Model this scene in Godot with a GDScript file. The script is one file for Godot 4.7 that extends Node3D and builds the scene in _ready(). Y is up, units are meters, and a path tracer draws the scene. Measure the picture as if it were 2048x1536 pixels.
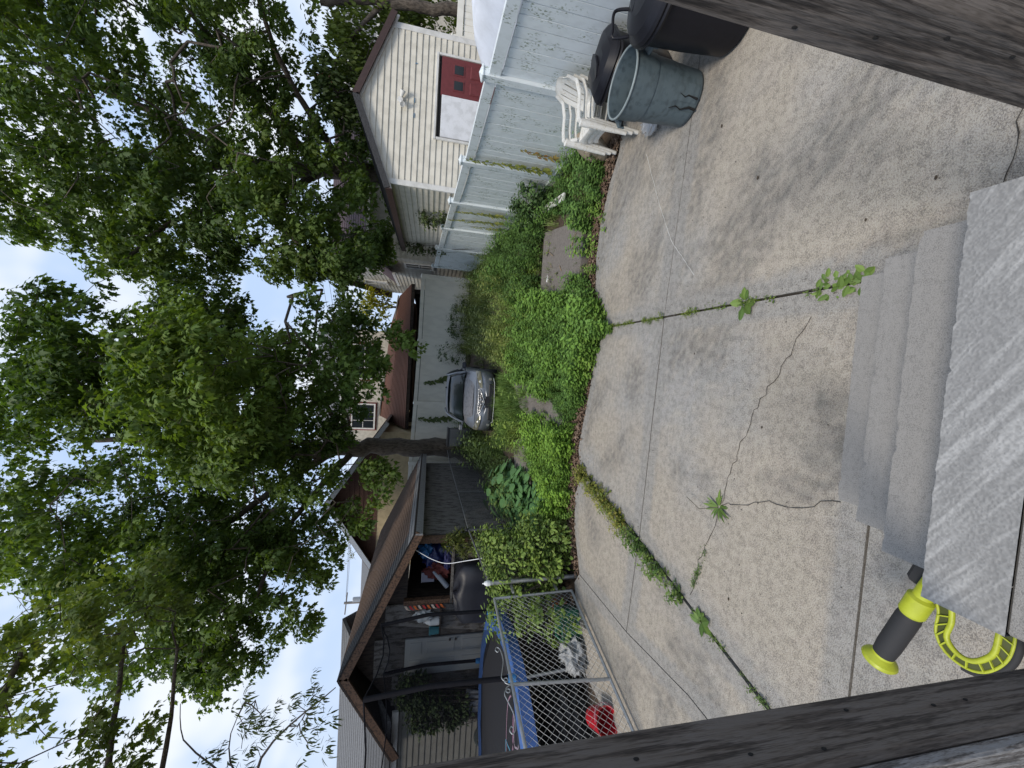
extends Node3D
# A back yard seen from a porch; the photograph was taken with the phone on its side, so the camera is rolled by a quarter turn.
const CAM_H := 2.4
const FOCAL := 755.0
var rng := RandomNumberGenerator.new()
var taken := {}
var M := {}
var noise_a := FastNoiseLite.new()
var noise_b := FastNoiseLite.new()
var noise_c := FastNoiseLite.new()

# ------------------------------------------------------------------ mesh builder
class MB:
	var v := PackedVector3Array()
	var n := PackedVector3Array()
	var c := PackedColorArray()
	var col := Color(1, 1, 1)
	func put(a: Vector3, b: Vector3, d: Vector3, na: Vector3, nb: Vector3, nd: Vector3) -> void:
		if (d - a).cross(b - a).dot(na + nb + nd) < 0.0:
			v.append(a); v.append(d); v.append(b)
			n.append(na); n.append(nd); n.append(nb)
		else:
			v.append(a); v.append(b); v.append(d)
			n.append(na); n.append(nb); n.append(nd)
		c.append(col); c.append(col); c.append(col)
	func tri(a: Vector3, b: Vector3, d: Vector3, hint := Vector3.ZERO) -> void:
		var k := (d - a).cross(b - a)
		if k.length_squared() < 1e-16:
			return
		k = k.normalized()
		if hint != Vector3.ZERO and k.dot(hint) < 0.0:
			k = -k
		put(a, b, d, k, k, k)
	func quad(a: Vector3, b: Vector3, d: Vector3, e: Vector3, hint := Vector3.ZERO) -> void:
		tri(a, b, d, hint)
		tri(a, d, e, hint)
	func box(at: Vector3, s: Vector3, bas := Basis()) -> void:
		cham(at, s, 0.0, bas)
	func cham(at: Vector3, s: Vector3, k: float, bas := Basis()) -> void:
		var h := s * 0.5
		var ax := [bas.x, bas.y, bas.z]
		var hh := [h.x, h.y, h.z]
		for i in 3:
			var j := (i + 1) % 3
			var l := (i + 2) % 3
			for sg in [-1.0, 1.0]:
				var o: Vector3 = at + ax[i] * (sg * hh[i])
				var p: Vector3 = ax[j] * (hh[j] - k)
				var q: Vector3 = ax[l] * (hh[l] - k)
				quad(o - p - q, o + p - q, o + p + q, o - p + q, ax[i] * sg)
		if k <= 0.0:
			return
		for i in 3:
			var j := (i + 1) % 3
			var l := (i + 2) % 3
			for sj in [-1.0, 1.0]:
				for sl in [-1.0, 1.0]:
					var e: Vector3 = ax[i] * (hh[i] - k)
					var p: Vector3 = at + ax[j] * (sj * hh[j]) + ax[l] * (sl * (hh[l] - k))
					var q: Vector3 = at + ax[j] * (sj * (hh[j] - k)) + ax[l] * (sl * hh[l])
					quad(p - e, p + e, q + e, q - e, ax[j] * sj + ax[l] * sl)
		for sx in [-1.0, 1.0]:
			for sy in [-1.0, 1.0]:
				for sz in [-1.0, 1.0]:
					var a: Vector3 = at + bas.x * (sx * h.x) + bas.y * (sy * (h.y - k)) + bas.z * (sz * (h.z - k))
					var b: Vector3 = at + bas.x * (sx * (h.x - k)) + bas.y * (sy * h.y) + bas.z * (sz * (h.z - k))
					var d: Vector3 = at + bas.x * (sx * (h.x - k)) + bas.y * (sy * (h.y - k)) + bas.z * (sz * h.z)
					tri(a, b, d, bas.x * sx + bas.y * sy + bas.z * sz)
	func bar(a: Vector3, b: Vector3, w: float, t: float, up := Vector3.UP, k := 0.0) -> void:
		var z := (b - a).normalized()
		var x := up.cross(z)
		if x.length() < 0.01:
			x = Vector3.RIGHT.cross(z)
		x = x.normalized()
		var y := z.cross(x)
		cham((a + b) * 0.5, Vector3(w, t, a.distance_to(b)), k, Basis(x, y, z))
	func tube(pts: Array, rad, sides := 8, caps := true) -> void:
		var m := pts.size()
		var rings := []
		var t0: Vector3 = (pts[1] - pts[0]).normalized()
		var x := t0.cross(Vector3.UP)
		if x.length() < 0.05:
			x = t0.cross(Vector3.RIGHT)
		x = x.normalized()
		for i in m:
			var t: Vector3
			if i == 0: t = pts[1] - pts[0]
			elif i == m - 1: t = pts[m - 1] - pts[m - 2]
			else: t = (pts[i + 1] - pts[i]).normalized() + (pts[i] - pts[i - 1]).normalized()
			t = t.normalized()
			x = (x - t * x.dot(t)).normalized()
			var y := t.cross(x)
			var r: float = rad[i] if rad is Array else rad
			var ring := []
			for s in sides:
				var an := TAU * s / sides
				var dir := x * cos(an) + y * sin(an)
				ring.append([pts[i] + dir * r, dir])
			rings.append(ring)
		for i in m - 1:
			for s in sides:
				var a = rings[i][s]; var b = rings[i][(s + 1) % sides]
				var d = rings[i + 1][(s + 1) % sides]; var e = rings[i + 1][s]
				put(a[0], b[0], d[0], a[1], b[1], d[1])
				put(a[0], d[0], e[0], a[1], d[1], e[1])
		if caps:
			for i in [0, m - 1]:
				var nn: Vector3 = (pts[0] - pts[1]).normalized() if i == 0 else (pts[m - 1] - pts[m - 2]).normalized()
				for s in sides:
					put(pts[i], rings[i][s][0], rings[i][(s + 1) % sides][0], nn, nn, nn)
	func lathe(prof: Array, at: Vector3, sides := 24, bas := Basis(), sq := 0.0) -> void:
		# prof: Vector2(radius, height); sq > 0 squares the section off
		var m := prof.size()
		for i in m - 1:
			var p: Vector2 = prof[i]; var q: Vector2 = prof[i + 1]
			if p.distance_to(q) < 1e-5: continue
			var nr := Vector2(q.y - p.y, -(q.x - p.x)).normalized()
			for s in sides:
				var pts := []
				var nn := []
				for k in [0, 1]:
					var an = TAU * (s + k) / sides
					var f := 1.0
					if sq > 0.0:
						f = 1.0 / pow(pow(absf(cos(an)), 2.0 + sq) + pow(absf(sin(an)), 2.0 + sq), 1.0 / (2.0 + sq))
					var dir := bas.x * cos(an) * f + bas.z * sin(an) * f
					pts.append(at + dir * p.x + bas.y * p.y)
					pts.append(at + dir * q.x + bas.y * q.y)
					nn.append((dir.normalized() * nr.x + bas.y * nr.y).normalized())
				put(pts[0], pts[1], pts[3], nn[0], nn[0], nn[1])
				put(pts[0], pts[3], pts[2], nn[0], nn[1], nn[1])
	func prism(poly: Array, depth: float, xf: Transform3D) -> void:
		# polygon in the xy plane of xf, extruded from z = 0 to z = depth
		var pk := PackedVector2Array(poly)
		var idx := Geometry2D.triangulate_polygon(pk)
		var cen := Vector2.ZERO
		for p in poly: cen += p
		for i in range(0, idx.size(), 3):
			for z in [0.0, depth]:
				var q := []
				for k in 3:
					q.append(xf * Vector3(pk[idx[i + k]].x, pk[idx[i + k]].y, z))
				tri(q[0], q[1], q[2], xf.basis.z * (signf(depth) if z != 0.0 else -signf(depth)))
		var area := 0.0
		var m := poly.size()
		for i in m:
			area += poly[i].cross(poly[(i + 1) % m])
		for i in m:
			var a: Vector2 = poly[i]; var b: Vector2 = poly[(i + 1) % m]
			var e := (b - a) * signf(area)
			var out := xf.basis * Vector3(e.y, -e.x, 0)
			quad(xf * Vector3(a.x, a.y, 0), xf * Vector3(b.x, b.y, 0), xf * Vector3(b.x, b.y, depth), xf * Vector3(a.x, a.y, depth), out)
	func ellipsoid(at: Vector3, r: Vector3, bas := Basis(), su := 14, sv := 8) -> void:
		for j in sv:
			for i in su:
				var q := []
				var nn := []
				for k in [[0, 0], [1, 0], [1, 1], [0, 1]]:
					var th: float = TAU * (i + k[0]) / su
					var ph: float = PI * (j + k[1]) / sv
					var d := Vector3(sin(ph) * cos(th), cos(ph), sin(ph) * sin(th))
					q.append(at + bas * (d * r))
					nn.append((bas * (d / r)).normalized())
				put(q[0], q[1], q[2], nn[0], nn[1], nn[2])
				put(q[0], q[2], q[3], nn[0], nn[2], nn[3])
	func grid(nu: int, nv: int, f: Callable) -> void:
		# smooth sheet of f(u, v) with u, v in 0..1
		var p := []
		for j in nv + 1:
			for i in nu + 1:
				p.append((f as Callable).call(float(i) / nu, float(j) / nv))
		var nn := []
		for j in nv + 1:
			for i in nu + 1:
				var a: Vector3 = p[j * (nu + 1) + mini(i + 1, nu)] - p[j * (nu + 1) + maxi(i - 1, 0)]
				var b: Vector3 = p[mini(j + 1, nv) * (nu + 1) + i] - p[maxi(j - 1, 0) * (nu + 1) + i]
				nn.append(b.cross(a).normalized())
		for j in nv:
			for i in nu:
				var q := [j * (nu + 1) + i, j * (nu + 1) + i + 1, (j + 1) * (nu + 1) + i + 1, (j + 1) * (nu + 1) + i]
				put(p[q[0]], p[q[1]], p[q[2]], nn[q[0]], nn[q[1]], nn[q[2]])
				put(p[q[0]], p[q[2]], p[q[3]], nn[q[0]], nn[q[2]], nn[q[3]])
	func mesh(m: Material) -> ArrayMesh:
		var ar := []
		ar.resize(Mesh.ARRAY_MAX)
		ar[Mesh.ARRAY_VERTEX] = v
		ar[Mesh.ARRAY_NORMAL] = n
		ar[Mesh.ARRAY_COLOR] = c
		var am := ArrayMesh.new()
		am.add_surface_from_arrays(Mesh.PRIMITIVE_TRIANGLES, ar)
		am.surface_set_material(0, m)
		return am

# ------------------------------------------------------------------ naming
func numbered(called: String) -> String:
	var k: int = taken.get(called, 0)
	taken[called] = k + 1
	return called if k == 0 else "%s_%03d" % [called, k]

func tag(o: Node, label: String, category: String, group := "", kind := "") -> Node:
	o.set_meta("label", label)
	o.set_meta("category", category)
	if group: o.set_meta("group", group)
	if kind: o.set_meta("kind", kind)
	return o

func thing(called: String, label: String, category: String, at := Vector3.ZERO, turn := 0.0, group := "") -> Node3D:
	var o := Node3D.new()
	o.name = numbered(called)
	add_child(o)
	o.position = at
	o.rotation.y = turn
	tag(o, label, category, group)
	return o

func part(called: String, mb: MB, m: Material, parent: Node) -> MeshInstance3D:
	var o := MeshInstance3D.new()
	o.name = called
	o.mesh = mb.mesh(m)
	parent.add_child(o, true)
	return o

func inst(called: String, me: Mesh, parent: Node, xf := Transform3D()) -> MeshInstance3D:
	var o := MeshInstance3D.new()
	o.name = called
	o.mesh = me
	parent.add_child(o, true)
	o.transform = xf
	return o

func top(called: String, mb: MB, m: Material, label: String, category: String, group := "", kind := "") -> MeshInstance3D:
	var o := MeshInstance3D.new()
	o.name = numbered(called)
	o.mesh = mb.mesh(m)
	add_child(o)
	tag(o, label, category, group, kind)
	return o

func struct(called: String, mb: MB, m: Material) -> MeshInstance3D:
	var o := MeshInstance3D.new()
	o.name = numbered(called)
	o.mesh = mb.mesh(m)
	add_child(o)
	o.set_meta("kind", "structure")
	return o

func scatter(called: String, me: Mesh, xfs: Array, cols: Array, parent: Node, kind := "stuff") -> MultiMeshInstance3D:
	var mm := MultiMesh.new()
	mm.transform_format = MultiMesh.TRANSFORM_3D
	mm.use_colors = true
	mm.mesh = me
	mm.instance_count = xfs.size()
	for i in xfs.size():
		mm.set_instance_transform(i, xfs[i])
		mm.set_instance_color(i, cols[i])
	var o := MultiMeshInstance3D.new()
	o.multimesh = mm
	o.name = called
	parent.add_child(o, true)
	if kind: o.set_meta("kind", kind)
	return o

# ------------------------------------------------------------------ materials
func lin(r: float, g: float, b: float) -> Color:
	return Color(r, g, b).linear_to_srgb()

func mat(r: float, g: float, b: float, rough := 0.8, metal := 0.0) -> StandardMaterial3D:
	var m := StandardMaterial3D.new()
	m.albedo_color = lin(r, g, b)
	m.roughness = rough
	m.metallic = metal
	m.cull_mode = BaseMaterial3D.CULL_DISABLED
	return m

func noise_bytes(size: int, freq: float, type: int, oct: int, seed_: int, seamless := true) -> PackedByteArray:
	var f := FastNoiseLite.new()
	f.seed = seed_
	f.noise_type = type
	f.frequency = freq
	f.fractal_octaves = oct
	f.fractal_type = FastNoiseLite.FRACTAL_FBM if oct > 1 else FastNoiseLite.FRACTAL_NONE
	var im := f.get_seamless_image(size, size) if seamless else f.get_image(size, size)
	im.convert(Image.FORMAT_L8)
	return im.get_data()

func tint_tex(size: int, layers: Array) -> ImageTexture:
	# layers: [bytes, low, mid, high, threshold-sharpness] ; multiplies into a grey factor map kept near 1
	var out := PackedByteArray()
	out.resize(size * size * 3)
	for i in size * size:
		var r := 1.0
		var g := 1.0
		var b := 1.0
		for L in layers:
			var t: float = clampf((L[0][i] / 255.0 - 0.5) * L[3] + 0.5, 0.0, 1.0)
			var a: Color = L[1]
			var z: Color = L[2]
			r *= lerpf(a.r, z.r, t); g *= lerpf(a.g, z.g, t); b *= lerpf(a.b, z.b, t)
		out[i * 3] = int(clampf(pow(r, 0.4545) * 255.0, 0, 255))
		out[i * 3 + 1] = int(clampf(pow(g, 0.4545) * 255.0, 0, 255))
		out[i * 3 + 2] = int(clampf(pow(b, 0.4545) * 255.0, 0, 255))
	var im := Image.create_from_data(size, size, false, Image.FORMAT_RGB8, out)
	im.generate_mipmaps()
	return ImageTexture.create_from_image(im)

func bump_tex(size: int, bytes: PackedByteArray, strength: float) -> ImageTexture:
	var im := Image.create_from_data(size, size, false, Image.FORMAT_L8, bytes)
	im.convert(Image.FORMAT_RGBA8)
	im.bump_map_to_normal_map(strength)
	return ImageTexture.create_from_image(im)

func textured(m: StandardMaterial3D, tex: Texture2D, scale: Vector3, nrm: Texture2D = null, nstr := 1.0, world := false) -> StandardMaterial3D:
	m.albedo_texture = tex
	m.uv1_triplanar = true
	m.uv1_world_triplanar = world
	m.uv1_scale = scale
	if nrm:
		m.normal_enabled = true
		m.normal_texture = nrm
		m.normal_scale = nstr
	return m

func leafy(r: float, g: float, b: float, back := 0.5) -> StandardMaterial3D:
	var m := mat(r, g, b, 0.62)
	m.vertex_color_use_as_albedo = true
	m.backlight_enabled = true
	m.backlight = Color(back, back, back * 0.6)
	return m

func rr(a: float, b: float) -> float:
	return rng.randf_range(a, b)

func gh(x: float, z: float) -> float:
	# height of the yard: level by the patio, rising towards the car and the far fence
	var s := clampf(0.085 * (-z - 5.5), 0.0, 0.93)
	if x < -3.3:
		s *= lerpf(0.85, 1.0, clampf((-z - 9.0) / 5.0, 0.0, 1.0))
	return s - 0.05 + 0.03 * noise_a.get_noise_2d(x * 40.0, z * 40.0)

func inside(poly: Array, x: float, z: float) -> bool:
	return Geometry2D.is_point_in_polygon(Vector2(x, z), PackedVector2Array(poly))

# ------------------------------------------------------------------ start
func _ready() -> void:
	rng.seed = 20240
	noise_a.seed = 3; noise_a.frequency = 0.02
	noise_b.seed = 11; noise_b.frequency = 0.6; noise_b.fractal_octaves = 4
	noise_c.seed = 29; noise_c.frequency = 3.0; noise_c.fractal_octaves = 3
	set_camera()
	set_sky()
	set_sun()
	make_materials()
	make_ground()
	make_patio()
	make_steps()
	make_porch_posts()
	make_vinyl_fence()
	make_white_garage()
	make_far_fence()
	make_brown_garage()
	make_far_houses()
	make_shed()
	make_neighbour_left()
	make_trees()
	make_car()
	make_chain_link()
	make_trampoline()
	make_bins()
	make_chairs()
	make_yard_tool()
	make_clutter()
	make_weeds()
	make_small_things()

func set_camera() -> void:
	var pitch := deg_to_rad(12.25)
	var roll := deg_to_rad(2.9)
	var yaw := 0.054
	var up_basis := Basis(Vector3.UP, yaw) * Basis(Vector3.RIGHT, -pitch) * Basis(Vector3.BACK, roll)
	var cam := Camera3D.new()
	cam.name = "camera"
	cam.fov = rad_to_deg(2.0 * atan(768.0 / FOCAL))
	cam.near = 0.05
	cam.far = 600.0
	add_child(cam)
	# the phone lay on its side: the picture's right is the world's down
	cam.transform = Transform3D(Basis(-up_basis.y, up_basis.x, up_basis.z), Vector3(0, CAM_H, 0))
	cam.current = true

func set_sky() -> void:
	var w := 512
	var h := 256
	var im := Image.create(w, h, false, Image.FORMAT_RGBF)
	var f := FastNoiseLite.new()
	f.seed = 7; f.frequency = 1.1; f.fractal_octaves = 5; f.fractal_gain = 0.55
	f.domain_warp_enabled = true; f.domain_warp_amplitude = 0.35; f.domain_warp_frequency = 1.0
	for j in h:
		var el := (0.5 - (j + 0.5) / h) * PI
		for i in w:
			var az := TAU * (i + 0.5) / w
			var d := Vector3(cos(el) * cos(az), sin(el), cos(el) * sin(az))
			var p := d
			p.y = p.y * 2.6
			var t := f.get_noise_3dv(p * 1.5)
			var cl := smoothstep(-0.18, 0.40, t)
			var blue := Vector3(0.37, 0.49, 0.70)
			var white := Vector3(0.66, 0.695, 0.745)
			var hz := Vector3(0.55, 0.62, 0.72)
			var k := blue.lerp(white, cl)
			k = k.lerp(hz, 0.75 * exp(-maxf(d.y, 0.0) * 7.0))
			if d.y < 0.0:
				k = hz * 0.55
			im.set_pixel(i, j, Color(k.x, k.y, k.z))
	var pm := PanoramaSkyMaterial.new()
	pm.panorama = ImageTexture.create_from_image(im)
	var sky := Sky.new()
	sky.sky_material = pm
	var env := Environment.new()
	env.background_mode = Environment.BG_SKY
	env.sky = sky
	env.background_energy_multiplier = 1.0
	env.tonemap_mode = Environment.TONE_MAPPER_LINEAR
	env.tonemap_exposure = 1.45
	env.sdfgi_enabled = true
	env.ssao_enabled = true
	env.ssil_enabled = true
	var we := WorldEnvironment.new()
	we.name = "world_environment"
	we.environment = env
	add_child(we)

func set_sun() -> void:
	var sun := DirectionalLight3D.new()
	sun.name = "sun"
	sun.light_energy = 0.6
	sun.light_color = Color(1.0, 0.96, 0.9)
	sun.light_angular_distance = 14.0
	sun.shadow_enabled = true
	add_child(sun)
	sun.look_at_from_position(Vector3(-2.5, 10, 6), Vector3.ZERO)

func make_materials() -> void:
	var N := FastNoiseLite
	var fine := noise_bytes(512, 0.52, N.TYPE_VALUE, 2, 1)
	var cell := noise_bytes(512, 0.16, N.TYPE_CELLULAR, 1, 2)
	var mid := noise_bytes(512, 0.02, N.TYPE_SIMPLEX, 4, 3)
	var big := noise_bytes(512, 0.008, N.TYPE_SIMPLEX, 5, 4)
	var W := Color(1, 1, 1)
	var t_conc := tint_tex(512, [[fine, Color(0.62, 0.61, 0.6), Color(1.32, 1.31, 1.29), 1.8], [cell, Color(0.88, 0.88, 0.9), Color(1.1, 1.08, 1.05), 2.0], [mid, Color(0.84, 0.84, 0.84), Color(1.13, 1.12, 1.11), 2.0]])
	var n_conc := bump_tex(512, fine, 3.0)
	M.conc = textured(mat(0.80, 0.80, 0.80, 0.9), t_conc, Vector3.ONE * 1.05, n_conc, 0.6, true)
	M.conc.vertex_color_use_as_albedo = true
	var t_step := tint_tex(512, [[fine, Color(0.68, 0.68, 0.68), Color(1.28, 1.28, 1.28), 2.0], [mid, Color(0.93, 0.93, 0.93), Color(1.07, 1.07, 1.07), 2.0]])
	M.step = textured(mat(0.26, 0.25, 0.238, 0.85), t_step, Vector3.ONE * 1.9, n_conc, 0.3, true)
	M.step.vertex_color_use_as_albedo = true
	# dressed stone of the landing: speckle crossed by pale scuffs that run one way
	var sv := FastNoiseLite.new()
	sv.seed = 15; sv.frequency = 0.02; sv.fractal_octaves = 4
	var streak := PackedByteArray()
	streak.resize(512 * 512)
	for j in 512:
		for i in 512:
			var along := i * 0.86 + j * 0.5
			var across := -i * 0.5 + j * 0.86
			var q := sv.get_noise_2d(along * 0.3, across * 5.5)
			var w := sv.get_noise_2d(i * 0.25 + 400.0, j * 0.25)
			var v := clampf((q + w * 0.45 + 0.04) * 2.0, 0.0, 1.0)
			streak[j * 512 + i] = int(255.0 * clampf(0.5 + 0.5 * v, 0, 1))
	var t_land := tint_tex(512, [[fine, Color(0.78, 0.78, 0.78), Color(1.0, 1.0, 1.0), 2.0], [streak, Color(0.44, 0.44, 0.44), Color(1.0, 1.0, 1.0), 1.0]])
	M.landing = textured(mat(0.36, 0.356, 0.35, 0.8), t_land, Vector3.ONE * 0.7, n_conc, 0.3, true)
	M.landing.uv1_offset = Vector3(0.5, 0.5, 0.2)
	M.landing.vertex_color_use_as_albedo = true
	M.soil = textured(mat(0.075, 0.055, 0.04, 0.95), tint_tex(512, [[fine, Color(0.5, 0.5, 0.5), Color(1.6, 1.5, 1.4), 2.0], [mid, Color(0.7, 0.7, 0.7), Color(1.4, 1.3, 1.2), 2.5]]), Vector3.ONE * 0.5, n_conc, 1.0, true)
	# weathered wood: fine lines along the local y or z axis
	var t_grain := tint_tex(512, [[fine, Color(0.5, 0.49, 0.48), Color(1.55, 1.55, 1.55), 2.4], [mid, Color(0.45, 0.43, 0.42), Color(1.6, 1.6, 1.58), 2.8], [big, Color(0.75, 0.74, 0.73), Color(1.3, 1.28, 1.25), 2.4]])
	var n_grain := bump_tex(512, mid, 5.0)
	M.post_wood = textured(mat(0.115, 0.10, 0.09, 0.85), t_grain, Vector3(5.0, 0.22, 5.0), n_grain, 0.9)
	M.pale_wood = textured(mat(0.21, 0.21, 0.215, 0.85), t_grain, Vector3(7.0, 0.5, 7.0), n_grain, 0.9)  # on the porch post this paler tone paints a lit face
	M.ply = textured(mat(0.125, 0.117, 0.11, 0.9), t_grain, Vector3(0.9, 0.25, 0.9), n_grain, 0.8)
	M.brown_wood = textured(mat(0.11, 0.06, 0.035, 0.8), t_grain, Vector3(1.5, 1.5, 1.5))
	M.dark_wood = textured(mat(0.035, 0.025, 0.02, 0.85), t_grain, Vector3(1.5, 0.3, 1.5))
	M.bark = textured(mat(0.12, 0.10, 0.082, 0.95), t_grain, Vector3(1.6, 0.35, 1.6), n_grain, 1.5)
	# vinyl with algae speckle
	var sp := noise_bytes(512, 0.06, N.TYPE_SIMPLEX, 3, 8)
	var spf := noise_bytes(512, 0.25, N.TYPE_VALUE, 1, 9)
	var algae := PackedByteArray()
	algae.resize(512 * 512)
	for i in 512 * 512:
		var a := clampf((big[i] / 255.0 - 0.52) * 5.0, 0, 1) * clampf((sp[i] / 255.0 - 0.38) * 3.0, 0, 1) * clampf((spf[i] / 255.0 - 0.5) * 8.0, 0, 1)
		algae[i] = int(255.0 * (1.0 - a))
	M.vinyl = textured(mat(0.68, 0.73, 0.755, 0.45), tint_tex(512, [[algae, Color(0.32, 0.36, 0.26), W, 1.0], [mid, Color(0.94, 0.94, 0.94), Color(1.03, 1.03, 1.03), 2.0]]), Vector3(0.75, 0.42, 0.75), null, 1.0, true)
	M.vinyl_clean = textured(mat(0.58, 0.62, 0.63, 0.45), tint_tex(256, [[noise_bytes(256, 0.02, N.TYPE_SIMPLEX, 4, 5), Color(0.92, 0.92, 0.92), Color(1.03, 1.03, 1.03), 2.0]]), Vector3.ONE * 0.4, null, 1.0, true)
	M.vinyl_grey = textured(mat(0.80, 0.78, 0.71, 0.5), M.vinyl_clean.albedo_texture, Vector3(0.6, 0.2, 0.6), null, 1.0, true)
	var soft := tint_tex(512, [[mid, Color(0.86, 0.86, 0.85), Color(1.06, 1.06, 1.06), 2.0], [fine, Color(0.95, 0.95, 0.95), Color(1.04, 1.04, 1.04), 1.5]])
	M.soft_tex = soft
	M.siding = textured(mat(0.64, 0.605, 0.52, 0.55), soft, Vector3.ONE * 0.3, null, 1.0, true)
	M.trim_white = textured(mat(0.68, 0.67, 0.64, 0.5), soft, Vector3.ONE * 0.3, null, 1.0, true)
	M.cream = textured(mat(0.45, 0.36, 0.22, 0.8), soft, Vector3.ONE * 0.3, null, 1.0, true)
	M.cream_side = textured(mat(0.52, 0.49, 0.42, 0.7), soft, Vector3.ONE * 0.3, null, 1.0, true)
	M.brown_trim = textured(mat(0.05, 0.026, 0.022, 0.6), soft, Vector3.ONE)
	M.red_door = textured(mat(0.15, 0.028, 0.03, 0.5), soft, Vector3.ONE)
	M.red_trim = mat(0.19, 0.035, 0.028, 0.6)
	var t_sh := tint_tex(512, [[fine, Color(0.6, 0.6, 0.6), Color(1.4, 1.4, 1.4), 2.0], [sp, Color(0.75, 0.73, 0.72), Color(1.3, 1.28, 1.25), 2.5]])
	M.sh_brown = textured(mat(0.13, 0.085, 0.062, 0.95), t_sh, Vector3.ONE * 0.5, n_conc, 0.8, true)
	M.sh_grey = textured(mat(0.17, 0.175, 0.185, 0.95), t_sh, Vector3.ONE * 0.5, n_conc, 0.8, true)
	M.sh_dark = textured(mat(0.055, 0.056, 0.06, 0.95), t_sh, Vector3.ONE * 0.5, n_conc, 0.8, true)
	M.sh_rust = textured(mat(0.125, 0.055, 0.035, 0.95), t_sh, Vector3.ONE * 0.5, n_conc, 0.8, true)
	M.sh_purple = textured(mat(0.075, 0.05, 0.058, 0.95), t_sh, Vector3.ONE * 0.5, n_conc, 0.8, true)
	M.rust_wall = textured(mat(0.10, 0.05, 0.035, 0.9), t_sh, Vector3.ONE * 0.4, null, 1.0, true)
	M.galv = textured(mat(0.42, 0.43, 0.44, 0.42, 0.6), soft, Vector3.ONE)
	M.wire = mat(0.40, 0.41, 0.41, 0.45, 0.5)
	M.wire_old = mat(0.13, 0.13, 0.13, 0.6, 0.3)
	M.black = textured(mat(0.010, 0.010, 0.014, 0.36), soft, Vector3.ONE * 1.5)
	M.black_soft = textured(mat(0.014, 0.014, 0.017, 0.7), soft, Vector3.ONE * 1.5)
	M.black.metallic_specular = 0.35
	M.black_soft.metallic_specular = 0.15
	M.bin_grey = textured(mat(0.085, 0.115, 0.13, 0.55), tint_tex(512, [[mid, Color(0.7, 0.72, 0.74), Color(1.3, 1.28, 1.25), 2.2], [big, Color(0.8, 0.8, 0.8), Color(1.25, 1.25, 1.25), 2.0]]), Vector3.ONE * 1.2)
	M.chair = textured(mat(0.70, 0.70, 0.68, 0.4), tint_tex(512, [[algae, Color(0.62, 0.52, 0.36), W, 1.0], [mid, Color(0.92, 0.91, 0.89), Color(1.04, 1.04, 1.04), 2.0]]), Vector3.ONE * 1.3)
	M.tan = textured(mat(0.30, 0.25, 0.19, 0.7), soft, Vector3.ONE * 1.5)
	M.lime = textured(mat(0.42, 0.47, 0.03, 0.45), soft, Vector3.ONE * 2.0)
	M.rubber = mat(0.022, 0.022, 0.024, 0.75)
	M.glass_dark = mat(0.02, 0.025, 0.03, 0.08)
	M.gap = mat(0.01, 0.01, 0.01, 1.0)
	M.crack = mat(0.035, 0.03, 0.025, 1.0)
	M.white = textured(mat(0.72, 0.73, 0.75, 0.6), soft, Vector3.ONE * 0.3)
	M.cloth = textured(mat(0.66, 0.69, 0.76, 0.8), soft, Vector3.ONE * 0.2)
	M.leaf = leafy(1.0, 1.0, 1.0, 1.0)
	M.weed = leafy(1.0, 1.0, 1.0, 0.6)
	M.litter = mat(1, 1, 1, 0.95)
	M.litter.vertex_color_use_as_albedo = true
	M.vcol = mat(1, 1, 1, 0.7)
	M.vcol.vertex_color_use_as_albedo = true

# ------------------------------------------------------------------ ground and patio
func make_ground() -> void:
	var mb := MB.new()
	var xs := []
	var zs := []
	var t := -90.0
	while t <= 90.0:
		xs.append(t)
		t += 0.5 if absf(t) < 12.0 else 6.0
	t = -260.0
	while t <= 40.0:
		zs.append(t)
		t += 0.4 if (t > -18.0 and t < -4.6) else 4.0
	for j in zs.size() - 1:
		for i in xs.size() - 1:
			var q := []
			for k in [[0, 0], [1, 0], [1, 1], [0, 1]]:
				var x: float = xs[i + k[0]]; var z: float = zs[j + k[1]]
				var y := gh(x, z)
				if z > -5.7 and x > -4.4 and x < 4.6: y = -0.12
				q.append(Vector3(x, y, z))
			mb.quad(q[0], q[1], q[2], q[3], Vector3.UP)
	struct("ground", mb, M.soil)

func slab_color(x: float, z: float, edge: float, tone: float) -> Color:
	# exposed aggregate with lichen-dark mottling; a smooth trowelled band follows each edge
	var warm := Vector3(0.44, 0.395, 0.335)
	var grey := Vector3(0.385, 0.375, 0.36)
	var dark := Vector3(0.20, 0.19, 0.175)
	var k := grey.lerp(warm, clampf(0.5 + noise_b.get_noise_2d(x * 0.8 + 40.0, z * 0.8) * 1.6 + tone, 0, 1))
	var m := noise_b.get_noise_2d(x * 1.3, z * 1.3 + 9.0)
	var fineN := noise_c.get_noise_2d(x * 4.0, z * 4.0)
	var amt := clampf((m - 0.02 + clampf((x + 0.2) * 0.15, -0.15, 0.30) * (1.0 if z < -3.2 else 0.55)) * 3.2, 0.0, 1.0) * clampf(0.6 + fineN * 0.8, 0.0, 1.0)
	k = k.lerp(dark, amt * 0.85)
	var pale := clampf((noise_c.get_noise_2d(x * 3.0 + 70.0, z * 3.0) - 0.12) * 4.0, 0.0, 1.0)
	k = k.lerp(Vector3(0.52, 0.47, 0.40), pale * 0.35)
	if edge < 0.17:
		var e := clampf((0.17 + 0.03 * fineN - edge) * 30.0, 0, 1)
		k = k.lerp(Vector3(0.34, 0.33, 0.315), e * 0.75)
	return Color(k.x * 1.03, k.y * 1.035, k.z * 1.03)

func seg_dist(p: Vector2, a: Vector2, b: Vector2) -> float:
	return p.distance_to(Geometry2D.get_closest_point_to_segment(p, a, b))

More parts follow.
